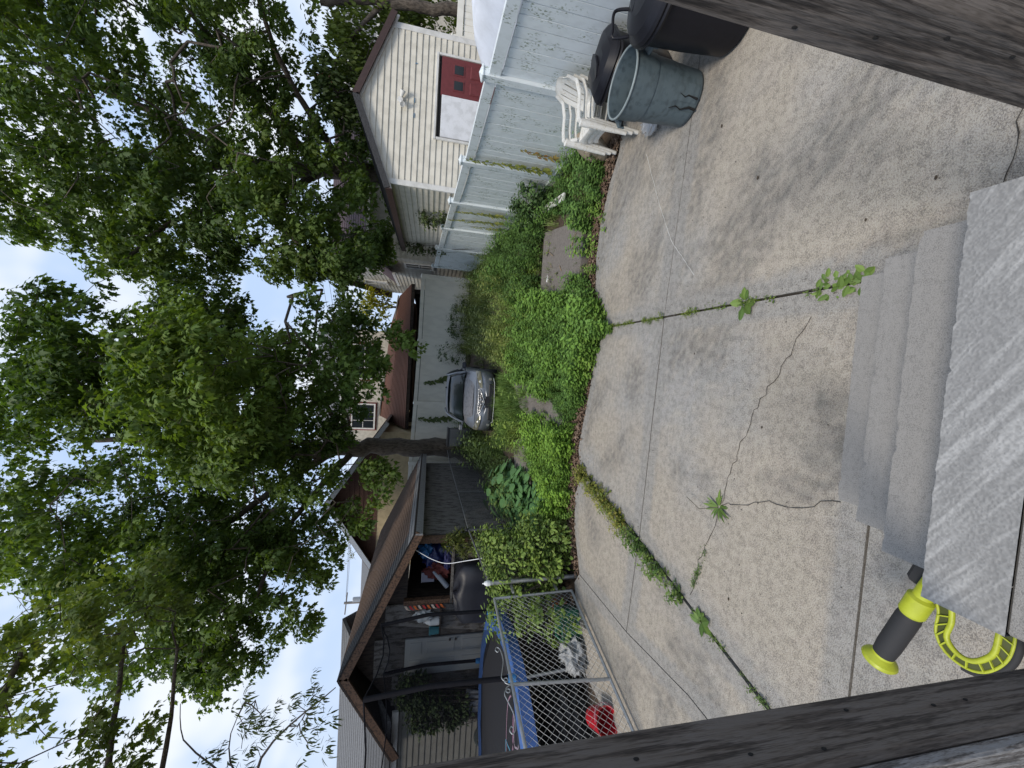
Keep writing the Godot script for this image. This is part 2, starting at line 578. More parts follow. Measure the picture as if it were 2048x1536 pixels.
func slab(parent: Node, poly: Array, tone: float, tops := 0.0) -> void:
	var mb := MB.new()
	var pk := PackedVector2Array(poly)
	var cell := 0.05
	var mn: Vector2 = poly[0]
	var mx: Vector2 = poly[0]
	for p in poly:
		mn = mn.min(p); mx = mx.max(p)
	var nx := int(ceil((mx.x - mn.x) / cell))
	var nz := int(ceil((mx.y - mn.y) / cell))
	for j in nz:
		for i in nx:
			var c0 := mn + Vector2(i, j) * cell
			var sq := PackedVector2Array([c0, c0 + Vector2(cell, 0), c0 + Vector2(cell, cell), c0 + Vector2(0, cell)])
			var all_in := true
			for q in sq:
				if not Geometry2D.is_point_in_polygon(q, pk):
					all_in = false
					break
			var pieces: Array = [sq] if all_in else Geometry2D.intersect_polygons(sq, pk)
			for pc in pieces:
				for k in range(1, pc.size() - 1):
					var tr := [pc[0], pc[k], pc[k + 1]]
					var vv := []
					for q in tr:
						vv.append(Vector3(q.x, tops + 0.004 * noise_b.get_noise_2d(q.x, q.y), q.y))
					var st: int = mb.v.size()
					mb.put(vv[0], vv[1], vv[2], Vector3.UP, Vector3.UP, Vector3.UP)
					for u in range(st, mb.v.size()):
						var q2 := Vector2(mb.v[u].x, mb.v[u].z)
						var e := 9.0
						for s in poly.size():
							e = minf(e, seg_dist(q2, poly[s], poly[(s + 1) % poly.size()]))
						mb.c[u] = slab_color(q2.x, q2.y, e, tone)
	mb.col = Color(0.3, 0.285, 0.26)
	for s in poly.size():
		var a: Vector2 = poly[s]; var b: Vector2 = poly[(s + 1) % poly.size()]
		mb.quad(Vector3(a.x, tops, a.y), Vector3(b.x, tops, b.y), Vector3(b.x, tops - 0.12, b.y), Vector3(a.x, tops - 0.12, a.y))
	part("slab", mb, M.conc, parent)

func ribbon(parent: Node, called: String, pts: Array, w: float, y: float, m: Material, jag := 0.02) -> void:
	var mb := MB.new()
	var path := []
	for i in pts.size() - 1:
		var a: Vector2 = pts[i]; var b: Vector2 = pts[i + 1]
		var k := maxi(2, int(a.distance_to(b) / 0.05))
		for s in k:
			path.append(a.lerp(b, float(s) / k) + Vector2(rr(-jag, jag), rr(-jag, jag)))
	path.append(pts[-1])
	for i in path.size() - 1:
		var a: Vector2 = path[i]; var b: Vector2 = path[i + 1]
		var d := (b - a).normalized().orthogonal()
		var w0 := w * (0.5 + 0.5 * sin(i * 12.9898) * sin(i * 4.1)) * 0.5 + w * 0.25
		var w1 := w * (0.5 + 0.5 * sin((i + 1) * 12.9898) * sin((i + 1) * 4.1)) * 0.5 + w * 0.25
		mb.quad(Vector3(a.x - d.x * w0, y, a.y - d.y * w0), Vector3(b.x - d.x * w1, y, b.y - d.y * w1), Vector3(b.x + d.x * w1, y, b.y + d.y * w1), Vector3(a.x + d.x * w0, y, a.y + d.y * w0), Vector3.UP)
	part(called, mb, m, parent)

func v2(a: Array) -> Array:
	var o := []
	for i in range(0, a.size(), 2):
		o.append(Vector2(a[i], a[i + 1]))
	return o

func make_patio() -> void:
	var o := Node3D.new()
	o.name = "patio"
	add_child(o)
	o.set_meta("kind", "structure")
	var g := 0.007
	# right of the lengthwise joint (x = 0.6), then left of it, then the walk by the gate
	slab(o, v2([0.6 + 0.009, 0.5, 4.6, 0.5, 4.6, -3.25 + 0.004, 0.6 + 0.009, -3.63 + 0.004]), 0.15)
	slab(o, v2([0.6 + 0.009, -3.63 - 0.004, 4.6, -3.25 - 0.004, 4.6, -4.75, 3.0, -5.0, 2.7, -5.22, 2.2, -5.45, 1.7, -5.52, 1.2, -5.45, 0.8, -5.1, 0.6 + 0.011, -4.95]), 0.0)
	slab(o, v2([0.6 - 0.011, -1.57 - g, 0.6 - 0.011, -3.63 + g, -1.88, -3.76 + g, -2.26, -2.0, -2.33, -1.57 - g]), 0.2)
	slab(o, v2([0.6 - 0.011, -3.63 - g, 0.6 - 0.011, -4.98, 0.3, -5.25, -0.5, -5.45, -1.3, -5.68, -1.56, -5.55, -1.87, -3.76 - g]), -0.1)
	slab(o, v2([0.6 - 0.011, -1.57 + g, -2.33, -1.57 + g, -2.45, 0.5, 0.6 - 0.011, 0.5]), 0.2)
	slab(o, v2([-1.60, -5.42, -1.91, -3.77 - g, -3.05, -3.86 - g, -3.17, -5.28, -2.6, -5.6, -2.05, -5.68]), 0.5)
	slab(o, v2([-1.91, -3.77 + g, -3.05, -3.86 + g, -2.86, -2.8, -2.8, -1.2, -2.45, -1.2, -2.30, -2.0]), 0.55)
	slab(o, v2([-3.062, -3.86, -3.182, -5.3, -3.4, -5.45, -4.4, -5.0, -4.4, -1.2, -2.812, -1.2, -2.872, -2.8]), 0.6)
	# cracks that wander over the slabs
	ribbon(o, "crack", v2([0.42, -2.03, 0.05, -2.22, -0.3, -2.4, -0.6, -2.5, -0.92, -2.59, -1.06, -2.63]), 0.0042, 0.006, M.crack)
	ribbon(o, "crack", v2([-1.08, -2.63, -1.3, -2.68, -1.62, -2.8, -1.99, -2.88]), 0.0048, 0.006, M.crack)
	ribbon(o, "crack", v2([-1.04, -2.6, -0.96, -2.4, -0.87, -2.18, -0.8, -1.93, -0.69, -1.72]), 0.0042, 0.006, M.crack)
	ribbon(o, "crack", v2([0.84, -1.22, 0.95, -1.2, 1.18, -1.19, 1.6, -1.1, 2.2, -1.12]), 0.004, 0.006, M.crack, 0.012)
	ribbon(o, "crack", v2([2.6, -4.25, 1.9, -3.9, 1.4, -3.62, 0.95, -3.2]), 0.004, 0.006, M.trim_white, 0.006)
	# old half-buried slabs out in the yard
	for q in [[2.75, -7.7, 2.45, -6.05, 1.93, -5.85, 1.2, -6.1, 1.5, -7.75], [-1.85, -8.9, -1.6, -8.0, -2.5, -7.5, -2.75, -8.6], [-0.4, -9.2, -0.35, -7.4, -0.95, -6.2, -1.3, -6.7, -1.0, -8.6]]:
		var mb := MB.new()
		var poly := v2(q)
		var base := 0.0
		mb.col = Color(0.225, 0.205, 0.19)
		var pk := PackedVector2Array(poly)
		var idx := Geometry2D.triangulate_polygon(pk)
		for i in range(0, idx.size(), 3):
			var t := []
			for k in 3:
				var p := pk[idx[i + k]]
				t.append(Vector3(p.x, gh(p.x, p.y) + 0.10, p.y))
			mb.tri(t[0], t[1], t[2], Vector3.UP)
		for s in poly.size():
			var a: Vector2 = poly[s]; var b: Vector2 = poly[(s + 1) % poly.size()]
			mb.quad(Vector3(a.x, gh(a.x, a.y) + 0.10, a.y), Vector3(b.x, gh(b.x, b.y) + 0.10, b.y), Vector3(b.x, -0.15, b.y), Vector3(a.x, -0.15, a.y))
		struct("pavement", mb, M.conc)

func make_steps() -> void:
	var o := thing("concrete_stairs", "grey concrete stairs of four rises with scuffed landing beside the wooden posts", "stairs")
	var t := 0.25
	var r := 0.223
	for k in range(3, -1, -1):
		var mb := MB.new()
		var y1 := r * (4 - k)
		var zf := -0.83 - t * k
		var zb := -0.655 if k == 0 else -0.83 - t * (k - 1)
		var wl := -0.635 + 0.006 * k
		var wr := 0.58 - 0.004 * k
		# tread as a fine sheet (for scuffs), then front and sides with an uneven arris
		var nx := 110
		var nz := 2
		var edge := func(i: int) -> float:
			return 0.0035 * noise_c.get_noise_1d(i * 0.5 + k * 31.0) + 0.004 * noise_b.get_noise_1d(i * 0.25 + k * 7.0) + 0.035 * maxf(0.0, noise_b.get_noise_1d(i * 0.13 + k * 11.0) - 0.28)
		for j in nz:
			for i in nx:
				var q := []
				for c in [[0, 0], [1, 0], [1, 1], [0, 1]]:
					var fx := float(i + c[0]) / nx
					var fz := float(j + c[1]) / nz
					var x := lerpf(wl, wr, fx)
					var z := lerpf(zf + edge.call(i + c[0]), zb - 0.002 * k, fz)
					q.append(Vector3(x, y1, z))
				mb.quad(q[0], q[1], q[2], q[3], Vector3.UP)
		for i in nx:
			var xa := lerpf(wl, wr, float(i) / nx); var xb := lerpf(wl, wr, float(i + 1) / nx)
			var za: float = zf + edge.call(i); var zb2: float = zf + edge.call(i + 1)
			mb.quad(Vector3(xa, y1, za), Vector3(xb, y1, zb2), Vector3(xb, y1 - 0.008, zb2 - 0.004), Vector3(xa, y1 - 0.008, za - 0.004), Vector3(0, 0.5, -1))
			mb.quad(Vector3(xa, y1 - 0.008, za - 0.004), Vector3(xb, y1 - 0.008, zb2 - 0.004), Vector3(xb, 0.002, zf - 0.004), Vector3(xa, 0.002, zf - 0.004), Vector3(0, 0, -1))
		mb.quad(Vector3(wl, y1, zf + edge.call(0)), Vector3(wl, y1, zb), Vector3(wl, 0.002, zb), Vector3(wl, 0.002, zf), Vector3.LEFT)
		mb.quad(Vector3(wr, y1, zf + edge.call(nx)), Vector3(wr, y1, zb), Vector3(wr, 0.002, zb), Vector3(wr, 0.002, zf), Vector3.RIGHT)
		part("landing" if k == 0 else "step", mb, M.landing if k == 0 else M.step, o)
	var fl := MB.new()
	fl.cham(Vector3(-0.03, 0.4425, 0.45), Vector3(1.20, 0.885, 2.216), 0.006)
	part("porch_floor", fl, M.step, o)

func make_porch_posts() -> void:
	var spec := [[-0.72 - 0.0675, -0.589, 0.135, 0.13, "dark weathered square wooden porch post with added board coloured as its lit face"], [0.66 + 0.0725, -0.586, 0.145, 0.138, "grey weathered square wooden porch post with reddish edges beside the dustbins"]]
	for i in 2:
		var s = spec[i]
		var o := thing("porch_post", s[4], "post", Vector3(s[0], 0, s[1]), 0.0, "porch posts flanking the stairs")
		var mb := MB.new()
		mb.cham(Vector3(0, 1.62, 0), Vector3(s[2], 3.24, s[3]), 0.011)
		part("post_shaft", mb, M.post_wood, o)
		for k in 9:
			var nl := MB.new()
			var y := 1.1 + k * 0.17 + rr(-0.05, 0.05)
			var x = signf(-s[0]) * (s[2] * 0.5 + 0.0012)
			nl.ellipsoid(Vector3(x, y, rr(-0.04, 0.04)), Vector3(0.0014, 0.006, 0.0035), Basis(), 8, 5)
			part("nail_hole", nl, M.gap, o)
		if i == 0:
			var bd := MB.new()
			bd.cham(Vector3(-0.005, 1.62, s[3] * 0.5 + 0.0125), Vector3(s[2] - 0.012, 3.2, 0.024), 0.004)  # added board; its paler colour stands in for light on this face
			part("lit_face_board", bd, M.pale_wood, o)

# ------------------------------------------------------------------ fences
func vinyl_bay(o: Node3D, a: Vector3, b: Vector3, ha: float, hb: float, bot_a: float, bot_b: float, m: Material, seen_side: Vector3) -> void:
	# one bay from post to post: boards in a groove, top and bottom rail that follow the slope
	var flat := Vector3(b.x - a.x, 0, b.z - a.z)
	var L := flat.length()
	var d := flat / L
	var nb := maxi(4, int(round(L / 0.152)))
	for i in nb:
		var f0 := (i + 0.045) / nb
		var f1 := (i + 0.955) / nb
		var mb := MB.new()
		var th := d.cross(Vector3.UP).normalized() * (0.011 + 0.0015 * sin(i * 2.3))
		var q := []
		for f in [f0, f1]:
			var p := a.lerp(b, f)
			p.y = 0
			q.append(p + Vector3.UP * (lerpf(bot_a, bot_b, f) + 0.05))
			q.append(p + Vector3.UP * (lerpf(ha, hb, f) - 0.168))
		mb.quad(q[0] + th, q[2] + th, q[3] + th, q[1] + th, th)
		mb.quad(q[0] - th, q[2] - th, q[3] - th, q[1] - th, -th)
		mb.quad(q[0] + th, q[1] + th, q[1] - th, q[0] - th, -d)
		mb.quad(q[2] + th, q[3] + th, q[3] - th, q[2] - th, d)
		part("board", mb, m, o)
	# a thin web behind the grooves closes them
	var web := MB.new()
	var w0 := a; w0.y = 0
	var w1 := b; w1.y = 0
	web.quad(w0 + Vector3.UP * (bot_a + 0.06), w1 + Vector3.UP * (bot_b + 0.06), w1 + Vector3.UP * (hb - 0.168), w0 + Vector3.UP * (ha - 0.168))
	part("groove_web", web, m, o)
	for k in [0, 1]:
		var mb := MB.new()
		var ya := (ha - 0.075) if k == 0 else (bot_a + 0.06)
		var yb := (hb - 0.075) if k == 0 else (bot_b + 0.06)
		mb.bar(Vector3(a.x, ya, a.z), Vector3(b.x, yb, b.z), 0.075, 0.15 if k == 0 else 0.12, Vector3.UP, 0.004)
		part("rail", mb, m, o)

func vinyl_post(o: Node3D, p: Vector3, h: float, m: Material, size := 0.12) -> void:
	var mb := MB.new()
	mb.cham(Vector3(p.x, (h + p.y) * 0.5 - 0.1, p.z), Vector3(size, h - p.y + 0.2, size), 0.004)
	var po := part("post", mb, m, o)
	var cp := MB.new()
	cp.cham(Vector3(p.x, h + 0.012, p.z), Vector3(size + 0.024, 0.022, size + 0.024), 0.004)
	var e := size * 0.5 + 0.008
	var apx := Vector3(p.x, h + 0.06, p.z)
	var cs := [Vector3(p.x - e, h + 0.023, p.z - e), Vector3(p.x + e, h + 0.023, p.z - e), Vector3(p.x + e, h + 0.023, p.z + e), Vector3(p.x - e, h + 0.023, p.z + e)]
	for i in 4:
		cp.tri(cs[i], cs[(i + 1) % 4], apx, (cs[i] + cs[(i + 1) % 4]) * 0.5 - Vector3(p.x, h, p.z))
	part("post_cap", cp, m, po)

func make_vinyl_fence() -> void:
	var o := thing("vinyl_fence", "long white vinyl privacy fence with green algae speckles beside the dustbins and chairs", "fence")
	var zs := [-2.0, -5.12, -7.35, -9.25, -11.12, -13.15, -15.75]
	var hs := [1.79, 1.90, 2.01, 2.13, 2.265, 2.385, 2.51]
	var x := 3.74
	for i in zs.size():
		var b: float = gh(x, zs[i]) if zs[i] < -5.0 else 0.0
		vinyl_post(o, Vector3(x, b, zs[i]), hs[i] + 0.02, M.vinyl)
		if i > 0:
			var b0: float = gh(x, zs[i - 1]) if zs[i - 1] < -5.0 else 0.0
			vinyl_bay(o, Vector3(x, 0, zs[i - 1] - 0.06), Vector3(x, 0, zs[i] + 0.06), hs[i - 1] - 0.01, hs[i] - 0.045, b0 + 0.02, b + 0.02, M.vinyl, Vector3.LEFT)
	# neighbour's fence beyond the white garage
	var n := thing("vinyl_fence", "short pale grey vinyl fence behind the white cloth and garage", "fence")
	for k in 3:
		vinyl_post(n, Vector3(7.65 + k * 1.9, 0.35, -9.6), 2.28, M.vinyl_grey)
		if k < 2:
			vinyl_bay(n, Vector3(7.71 + k * 1.9, 0, -9.6), Vector3(9.49 + k * 1.9, 0, -9.6), 2.2, 2.2, 0.35, 0.35, M.vinyl_grey, Vector3.BACK)

func make_far_fence() -> void:
	var o := thing("vinyl_fence", "grey white vinyl privacy fence behind the parked silver car", "fence")
	var xs := [3.43, 0.74, -1.9, -4.5, -6.6]
	var hs := [2.97, 2.98, 3.04, 3.12, 3.15]
	for i in xs.size():
		vinyl_post(o, Vector3(xs[i], 0.9, -16.5), hs[i] - 0.03, M.vinyl_grey, 0.17)
		if i > 0:
			vinyl_bay(o, Vector3(xs[i - 1] - 0.065, 0, -16.5), Vector3(xs[i] + 0.065, 0, -16.5), hs[i - 1], hs[i], 0.95, 0.95, M.vinyl_grey, Vector3.BACK)

# ------------------------------------------------------------------ buildings
func clapboards(parent: Node, o: Vector3, right: Vector3, nrm: Vector3, y0: float, y1: float, pitch: float, span: Callable, m: Material, holes := []) -> void:
	# lapped boards; span(y) gives [from, to] along right at height y; holes: [x0, x1, y0, y1]
	var y := y0
	while y < y1 - 0.01:
		var ye := minf(y + pitch, y1)
		var lo: Array = (span as Callable).call(y)
		var hi: Array = (span as Callable).call(ye)
		var runs := [[maxf(lo[0], lo[0]), minf(lo[1], lo[1]), hi[0], hi[1]]]
		for h in holes:
			if h[2] < ye - 0.02 and h[3] > y + 0.02:
				var nr := []
				for r in runs:
					if r[0] < h[0] and r[1] > h[0]:
						nr.append([r[0], minf(r[1], h[0]), r[2], minf(r[3], h[0])])
					if r[1] > h[1] and r[0] < h[1]:
						nr.append([maxf(r[0], h[1]), r[1], maxf(r[2], h[1]), r[3]])
					if r[1] <= h[0] or r[0] >= h[1]:
						nr.append(r)
				runs = nr
		for r in runs:
			if r[1] - r[0] < 0.03: continue
			var mb := MB.new()
			var a = o + right * r[0] + Vector3.UP * y
			var b = o + right * r[1] + Vector3.UP * y
			var c = o + right * r[3] + Vector3.UP * ye
			var d = o + right * r[2] + Vector3.UP * ye
			var k := nrm * 0.026
			var k2 := nrm * 0.003
			mb.quad(a + k, b + k, c + k2, d + k2, nrm)
			mb.quad(a, b, b + k, a + k, Vector3.DOWN)
			mb.tri(a, a + k, d + k2, -right)
			mb.tri(b, b + k, c + k2, right)
			part("siding_board", mb, m, parent)
		y += pitch

func courses(parent: Node, a: Vector3, b: Vector3, c: Vector3, d: Vector3, n: int, m: Material, m2: Material = null, lift := 0.012) -> void:
	# roof plane: eave a-b, ridge d-c; n overlapping shingle courses, each a strip of its own, cut in tabs
	var nrm := (b - a).cross(d - a).normalized()
	if nrm.y < 0: nrm = -nrm
	for i in n:
		var f0 := float(i) / n
		var f1 := minf(1.0, (i + 1.15) / n)
		var mb := MB.new()
		var p := a.lerp(d, f0); var q := b.lerp(c, f0)
		var r := b.lerp(c, f1); var s := a.lerp(d, f1)
		var k := nrm * lift
		mb.quad(p + k, q + k, r + k * 0.15, s + k * 0.15, nrm)
		mb.quad(p, q, q + k, p + k, (a - d).normalized())
		mb.quad(p, p + k, s + k * 0.15, s, a - b)
		mb.quad(q, q + k, r + k * 0.15, r, b - a)
		part("shingle_course", mb, m2 if (m2 and i < 2) else m, parent)

func plate(mb: MB, pts: Array, thick: Vector3) -> void:
	# closed slab from a planar polygon and a thickness vector
	var m := pts.size()
	for i in range(1, m - 1):
		mb.tri(pts[0], pts[i], pts[i + 1], -thick)
		mb.tri(pts[0] + thick, pts[i] + thick, pts[i + 1] + thick, thick)
	var cen := Vector3.ZERO
	for p in pts: cen += p
	cen /= m
	for i in m:
		var a: Vector3 = pts[i]; var b: Vector3 = pts[(i + 1) % m]
		mb.quad(a, b, b + thick, a + thick, (a + b) * 0.5 - cen)

func window(parent: Node, at: Vector3, w: float, h: float, right: Vector3, nrm: Vector3, frame: Material, bars_x := 2, bars_y := 2) -> void:
	var fb := Basis(right, Vector3.UP, nrm)
	var f := MB.new()
	for s in [-1.0, 1.0]:
		f.box(at + right * (s * w * 0.5), Vector3(0.09, h + 0.09, 0.06), fb)
		f.box(at + Vector3.UP * (s * h * 0.5), Vector3(w - 0.09, 0.09, 0.062), fb)
	var fr := part("window", f, frame, parent)
	var g := MB.new()
	g.box(at - nrm * 0.01, Vector3(w - 0.08, h - 0.08, 0.012), fb)
	part("pane", g, M.glass_dark, fr)
	var mu := MB.new()
	for i in range(1, bars_x):
		mu.box(at + right * (w * (float(i) / bars_x - 0.5)), Vector3(0.03, h - 0.09, 0.03), fb)
	for i in range(1, bars_y):
		mu.box(at + Vector3.UP * (h * (float(i) / bars_y - 0.5)) + nrm * 0.001, Vector3(w - 0.09, 0.035, 0.03), fb)
	if mu.v.size(): part("glazing_bar", mu, M.trim_white, fr)

func make_white_garage() -> void:
	var o := thing("garage", "white clapboard garage with dark red door and brown roof edge behind vinyl fence", "garage")
	var x0 := 3.93; var x1 := 7.33; var zf := -9.2; var zb := -13.9; var g := 0.25
	var ev := 3.62; var ap := 4.24; var xm := 5.63
	var core := MB.new()
	plate(core, [Vector3(x0, g, zf), Vector3(x1, g, zf), Vector3(x1, ev, zf), Vector3(xm, ap, zf), Vector3(x0, ev, zf)], Vector3(0, 0, zb - zf))
	part("wall", core, M.siding, o)
	var sp := func(y: float) -> Array:
		if y <= ev: return [0.06, x1 - x0 - 0.06]
		var f := clampf((y - ev) / (ap - ev), 0, 1)
		return [lerpf(0.06, xm - x0, f), lerpf(x1 - x0 - 0.06, xm - x0, f)]
	clapboards(o, Vector3(x0, 0, zf), Vector3.RIGHT, Vector3.BACK, g + 0.05, ap, 0.132, sp, M.siding, [[1.14, 2.94, 0.2, 2.56]])
	var sp2 := func(_y: float) -> Array: return [0.0, zf - zb]
	clapboards(o, Vector3(x0, 0, zf), Vector3.FORWARD, Vector3.LEFT, g + 0.05, ev, 0.132, sp2, M.siding)
	for cx in [x0 + 0.02, x1 - 0.02]:
		var cb := MB.new()
		cb.cham(Vector3(cx, (g + ev) * 0.5, zf + 0.012), Vector3(0.12, ev - g, 0.05), 0.004)
		part("corner_board", cb, M.trim_white, o)
	# roof: two planes of courses, brown rake boards, fascia, soffit
	var zo := zf + 0.12; var zk := zb - 0.2
	var dl := Vector3(x0 - 0.18, ev - 0.065, 0); var dr := Vector3(x1 + 0.18, ev - 0.065, 0); var dp := Vector3(xm, ap + 0.05, 0)
	for s in [dl, dr]:
		var rp := MB.new()
		plate(rp, [Vector3(s.x, s.y, zo), Vector3(dp.x, dp.y, zo), Vector3(dp.x, dp.y, zk), Vector3(s.x, s.y, zk)], Vector3(0, 0.05, 0))
		var roof := part("roof", rp, M.sh_dark, o)
		courses(roof, Vector3(s.x, s.y + 0.055, zo), Vector3(s.x, s.y + 0.055, zk), Vector3(dp.x, dp.y + 0.055, zk), Vector3(dp.x, dp.y + 0.055, zo), 12, M.sh_dark)
		var rk := MB.new()
		rk.bar(Vector3(s.x, s.y - 0.01, zo + 0.012), Vector3(dp.x, dp.y - 0.01, zo + 0.012), 0.024, 0.13, Vector3.UP)
		part("rake_board", rk, M.brown_trim if s.x > xm else M.sh_dark, o)
		var rt := MB.new()
		rt.bar(Vector3(s.x, s.y - 0.085, zf + 0.035), Vector3(dp.x, dp.y - 0.085, zf + 0.035), 0.03, 0.05, Vector3.UP)
		part("rake_trim", rt, M.trim_white, o)
	var fa := MB.new()
	fa.box(Vector3(x0 - 0.19, ev - 0.1, (zo + zk) * 0.5), Vector3(0.025, 0.14, zo - zk))
	part("fascia", fa, M.brown_trim, o)
	# opening with the red door half covered by a white board
	var rec := MB.new()
	rec.box(Vector3(x0 + 2.04, 1.4, zf - 0.06 + 0.075), Vector3(1.80, 2.33, 0.02))
	part("doorway", rec, M.gap, o)
	var dm := MB.new()
	dm.cham(Vector3(x0 + 2.50, 1.38, zf + 0.045), Vector3(0.84, 2.22, 0.045), 0.004)
	var door := part("door", dm, M.red_door, o)
	for pr in [[-0.17, 2.10, 0.25, 0.26], [0.17, 2.10, 0.25, 0.26]]:
		var pn := MB.new()
		var at := Vector3(x0 + 2.50 + pr[0], pr[1], zf + 0.072)
		pn.cham(at, Vector3(pr[2], pr[3], 0.008), 0.002)
		part("pane_frame", pn, M.red_door, door)
		var gl := MB.new()
		gl.box(at + Vector3(0, 0, 0.006), Vector3(pr[2] - 0.06, pr[3] - 0.06, 0.008))
		part("pane", gl, M.glass_dark, door)
	for pr in [[-0.18, 1.50, 0.27, 0.68], [0.18, 1.50, 0.27, 0.68]]:
		var pn := MB.new()
		pn.cham(Vector3(x0 + 2.50 + pr[0], pr[1], zf + 0.075), Vector3(pr[2], pr[3], 0.035), 0.016)
		part("door_panel", pn, M.red_door, door)
	var wb := MB.new()
	wb.cham(Vector3(x0 + 1.62, 1.34, zf + 0.05), Vector3(0.92, 2.24, 0.05), 0.004)
	part("white_board", wb, M.white, o)
	var df := MB.new()
	df.cham(Vector3(x0 + 2.04, 2.585, zf + 0.04), Vector3(1.9, 0.05, 0.06), 0.003)
	df.cham(Vector3(x0 + 1.115, 1.4, zf + 0.04), Vector3(0.05, 2.3, 0.06), 0.003)
	df.cham(Vector3(x0 + 2.965, 1.4, zf + 0.04), Vector3(0.05, 2.3, 0.06), 0.003)
	part("door_trim", df, M.trim_white, o)
	# twin flood light on a round plate
	var fl := MB.new()
	var fb := Basis(Vector3.RIGHT, Vector3.BACK, Vector3.DOWN)
	fl.lathe([Vector2(0, 0.07), Vector2(0.06, 0.07), Vector2(0.07, 0.03), Vector2(0.07, 0.02)], Vector3(x0 + 1.8, 3.36, zf + 0.0), 16, fb)
	for s in [-1.0, 1.0]:
		var dirv := Vector3(s * 0.8, -0.35, 0.6).normalized()
		var bx := dirv.cross(Vector3.UP).normalized()
		fl.lathe([Vector2(0, 0.0), Vector2(0.03, 0.01), Vector2(0.045, 0.08), Vector2(0.062, 0.13), Vector2(0.058, 0.135), Vector2(0, 0.12)], Vector3(x0 + 1.8 + s * 0.045, 3.34, zf + 0.07), 14, Basis(bx, dirv, bx.cross(dirv)))
	part("flood_light", fl, M.trim_white, o)
	for b in [[1.53, 3.0, 0.10, 0.022], [1.86, 3.0, 0.10, 0.02], [2.66, 3.0, 0.02, 0.05]]:
		var tp := MB.new()
		tp.box(Vector3(x0 + b[0], b[1] + 0.05, zf + 0.026), Vector3(b[2], b[3], 0.004))
		part("blue_tape", tp, mat(0.09, 0.19, 0.30, 0.6), o)

func make_brown_garage() -> void:
	var o := thing("garage", "open fronted garage with low rusty brown shingle roof behind the far fence", "garage")
	var zf := -18.6; var zb := -24.5; var xl := -3.1; var xr := 3.25
	var w := MB.new()
	w.box(Vector3((xl + xr) * 0.5, 2.1, zb + 0.1), Vector3(xr - xl, 2.6, 0.2))
	w.box(Vector3(xl + 0.1, 2.1, (zf + zb) * 0.5), Vector3(0.2, 2.6, zf - zb - 0.22))
	w.box(Vector3(xr - 0.1, 2.1, (zf + zb) * 0.5), Vector3(0.2, 2.6, zf - zb - 0.22))
	part("wall", w, M.dark_wood, o)
	var cl := MB.new()
	cl.cham(Vector3(xl - 0.1, 2.1, zf - 0.3), Vector3(0.18, 2.6, 0.5), 0.01)
	part("corner_pier", cl, M.cream, o)
	var ey := 3.42
	var rp := MB.new()
	var ridge_l := Vector3(xl - 0.1, 4.95, -21.2); var ridge_r := Vector3(xr - 1.6, 4.6, -21.2)
	var e_l := Vector3(xl - 0.2, ey, zf + 0.6); var e_r := Vector3(xr + 0.1, ey, zf + 0.6)
	plate(rp, [e_l, e_r, ridge_r + Vector3(1.6, -0.4, 0), ridge_r, ridge_l], Vector3(0, -0.05, 0))
	plate(rp, [Vector3(xl - 0.2, ey, zb - 0.4), Vector3(xr + 0.1, ey, zb - 0.4), ridge_r + Vector3(1.6, -0.4, 0), ridge_l], Vector3(0, -0.05, 0))
	var roof := part("roof", rp, M.sh_rust, o)
	courses(roof, e_l + Vector3(0, 0.004, 0), e_r + Vector3(0, 0.004, 0), ridge_r + Vector3(1.55, -0.4, 0), ridge_l, 17, M.sh_rust, null, 0.02)
	var cap := MB.new()
	cap.bar(ridge_l + Vector3(0, 0.06, 0), ridge_r + Vector3(1.6, -0.34, 0), 0.3, 0.05)
	part("ridge_cap", cap, M.galv, roof)
	var fa := MB.new()
	fa.bar(e_l + Vector3(0, -0.07, 0.02), e_r + Vector3(0, -0.07, 0.02), 0.03, 0.14)
	part("fascia", fa, M.dark_wood, o)

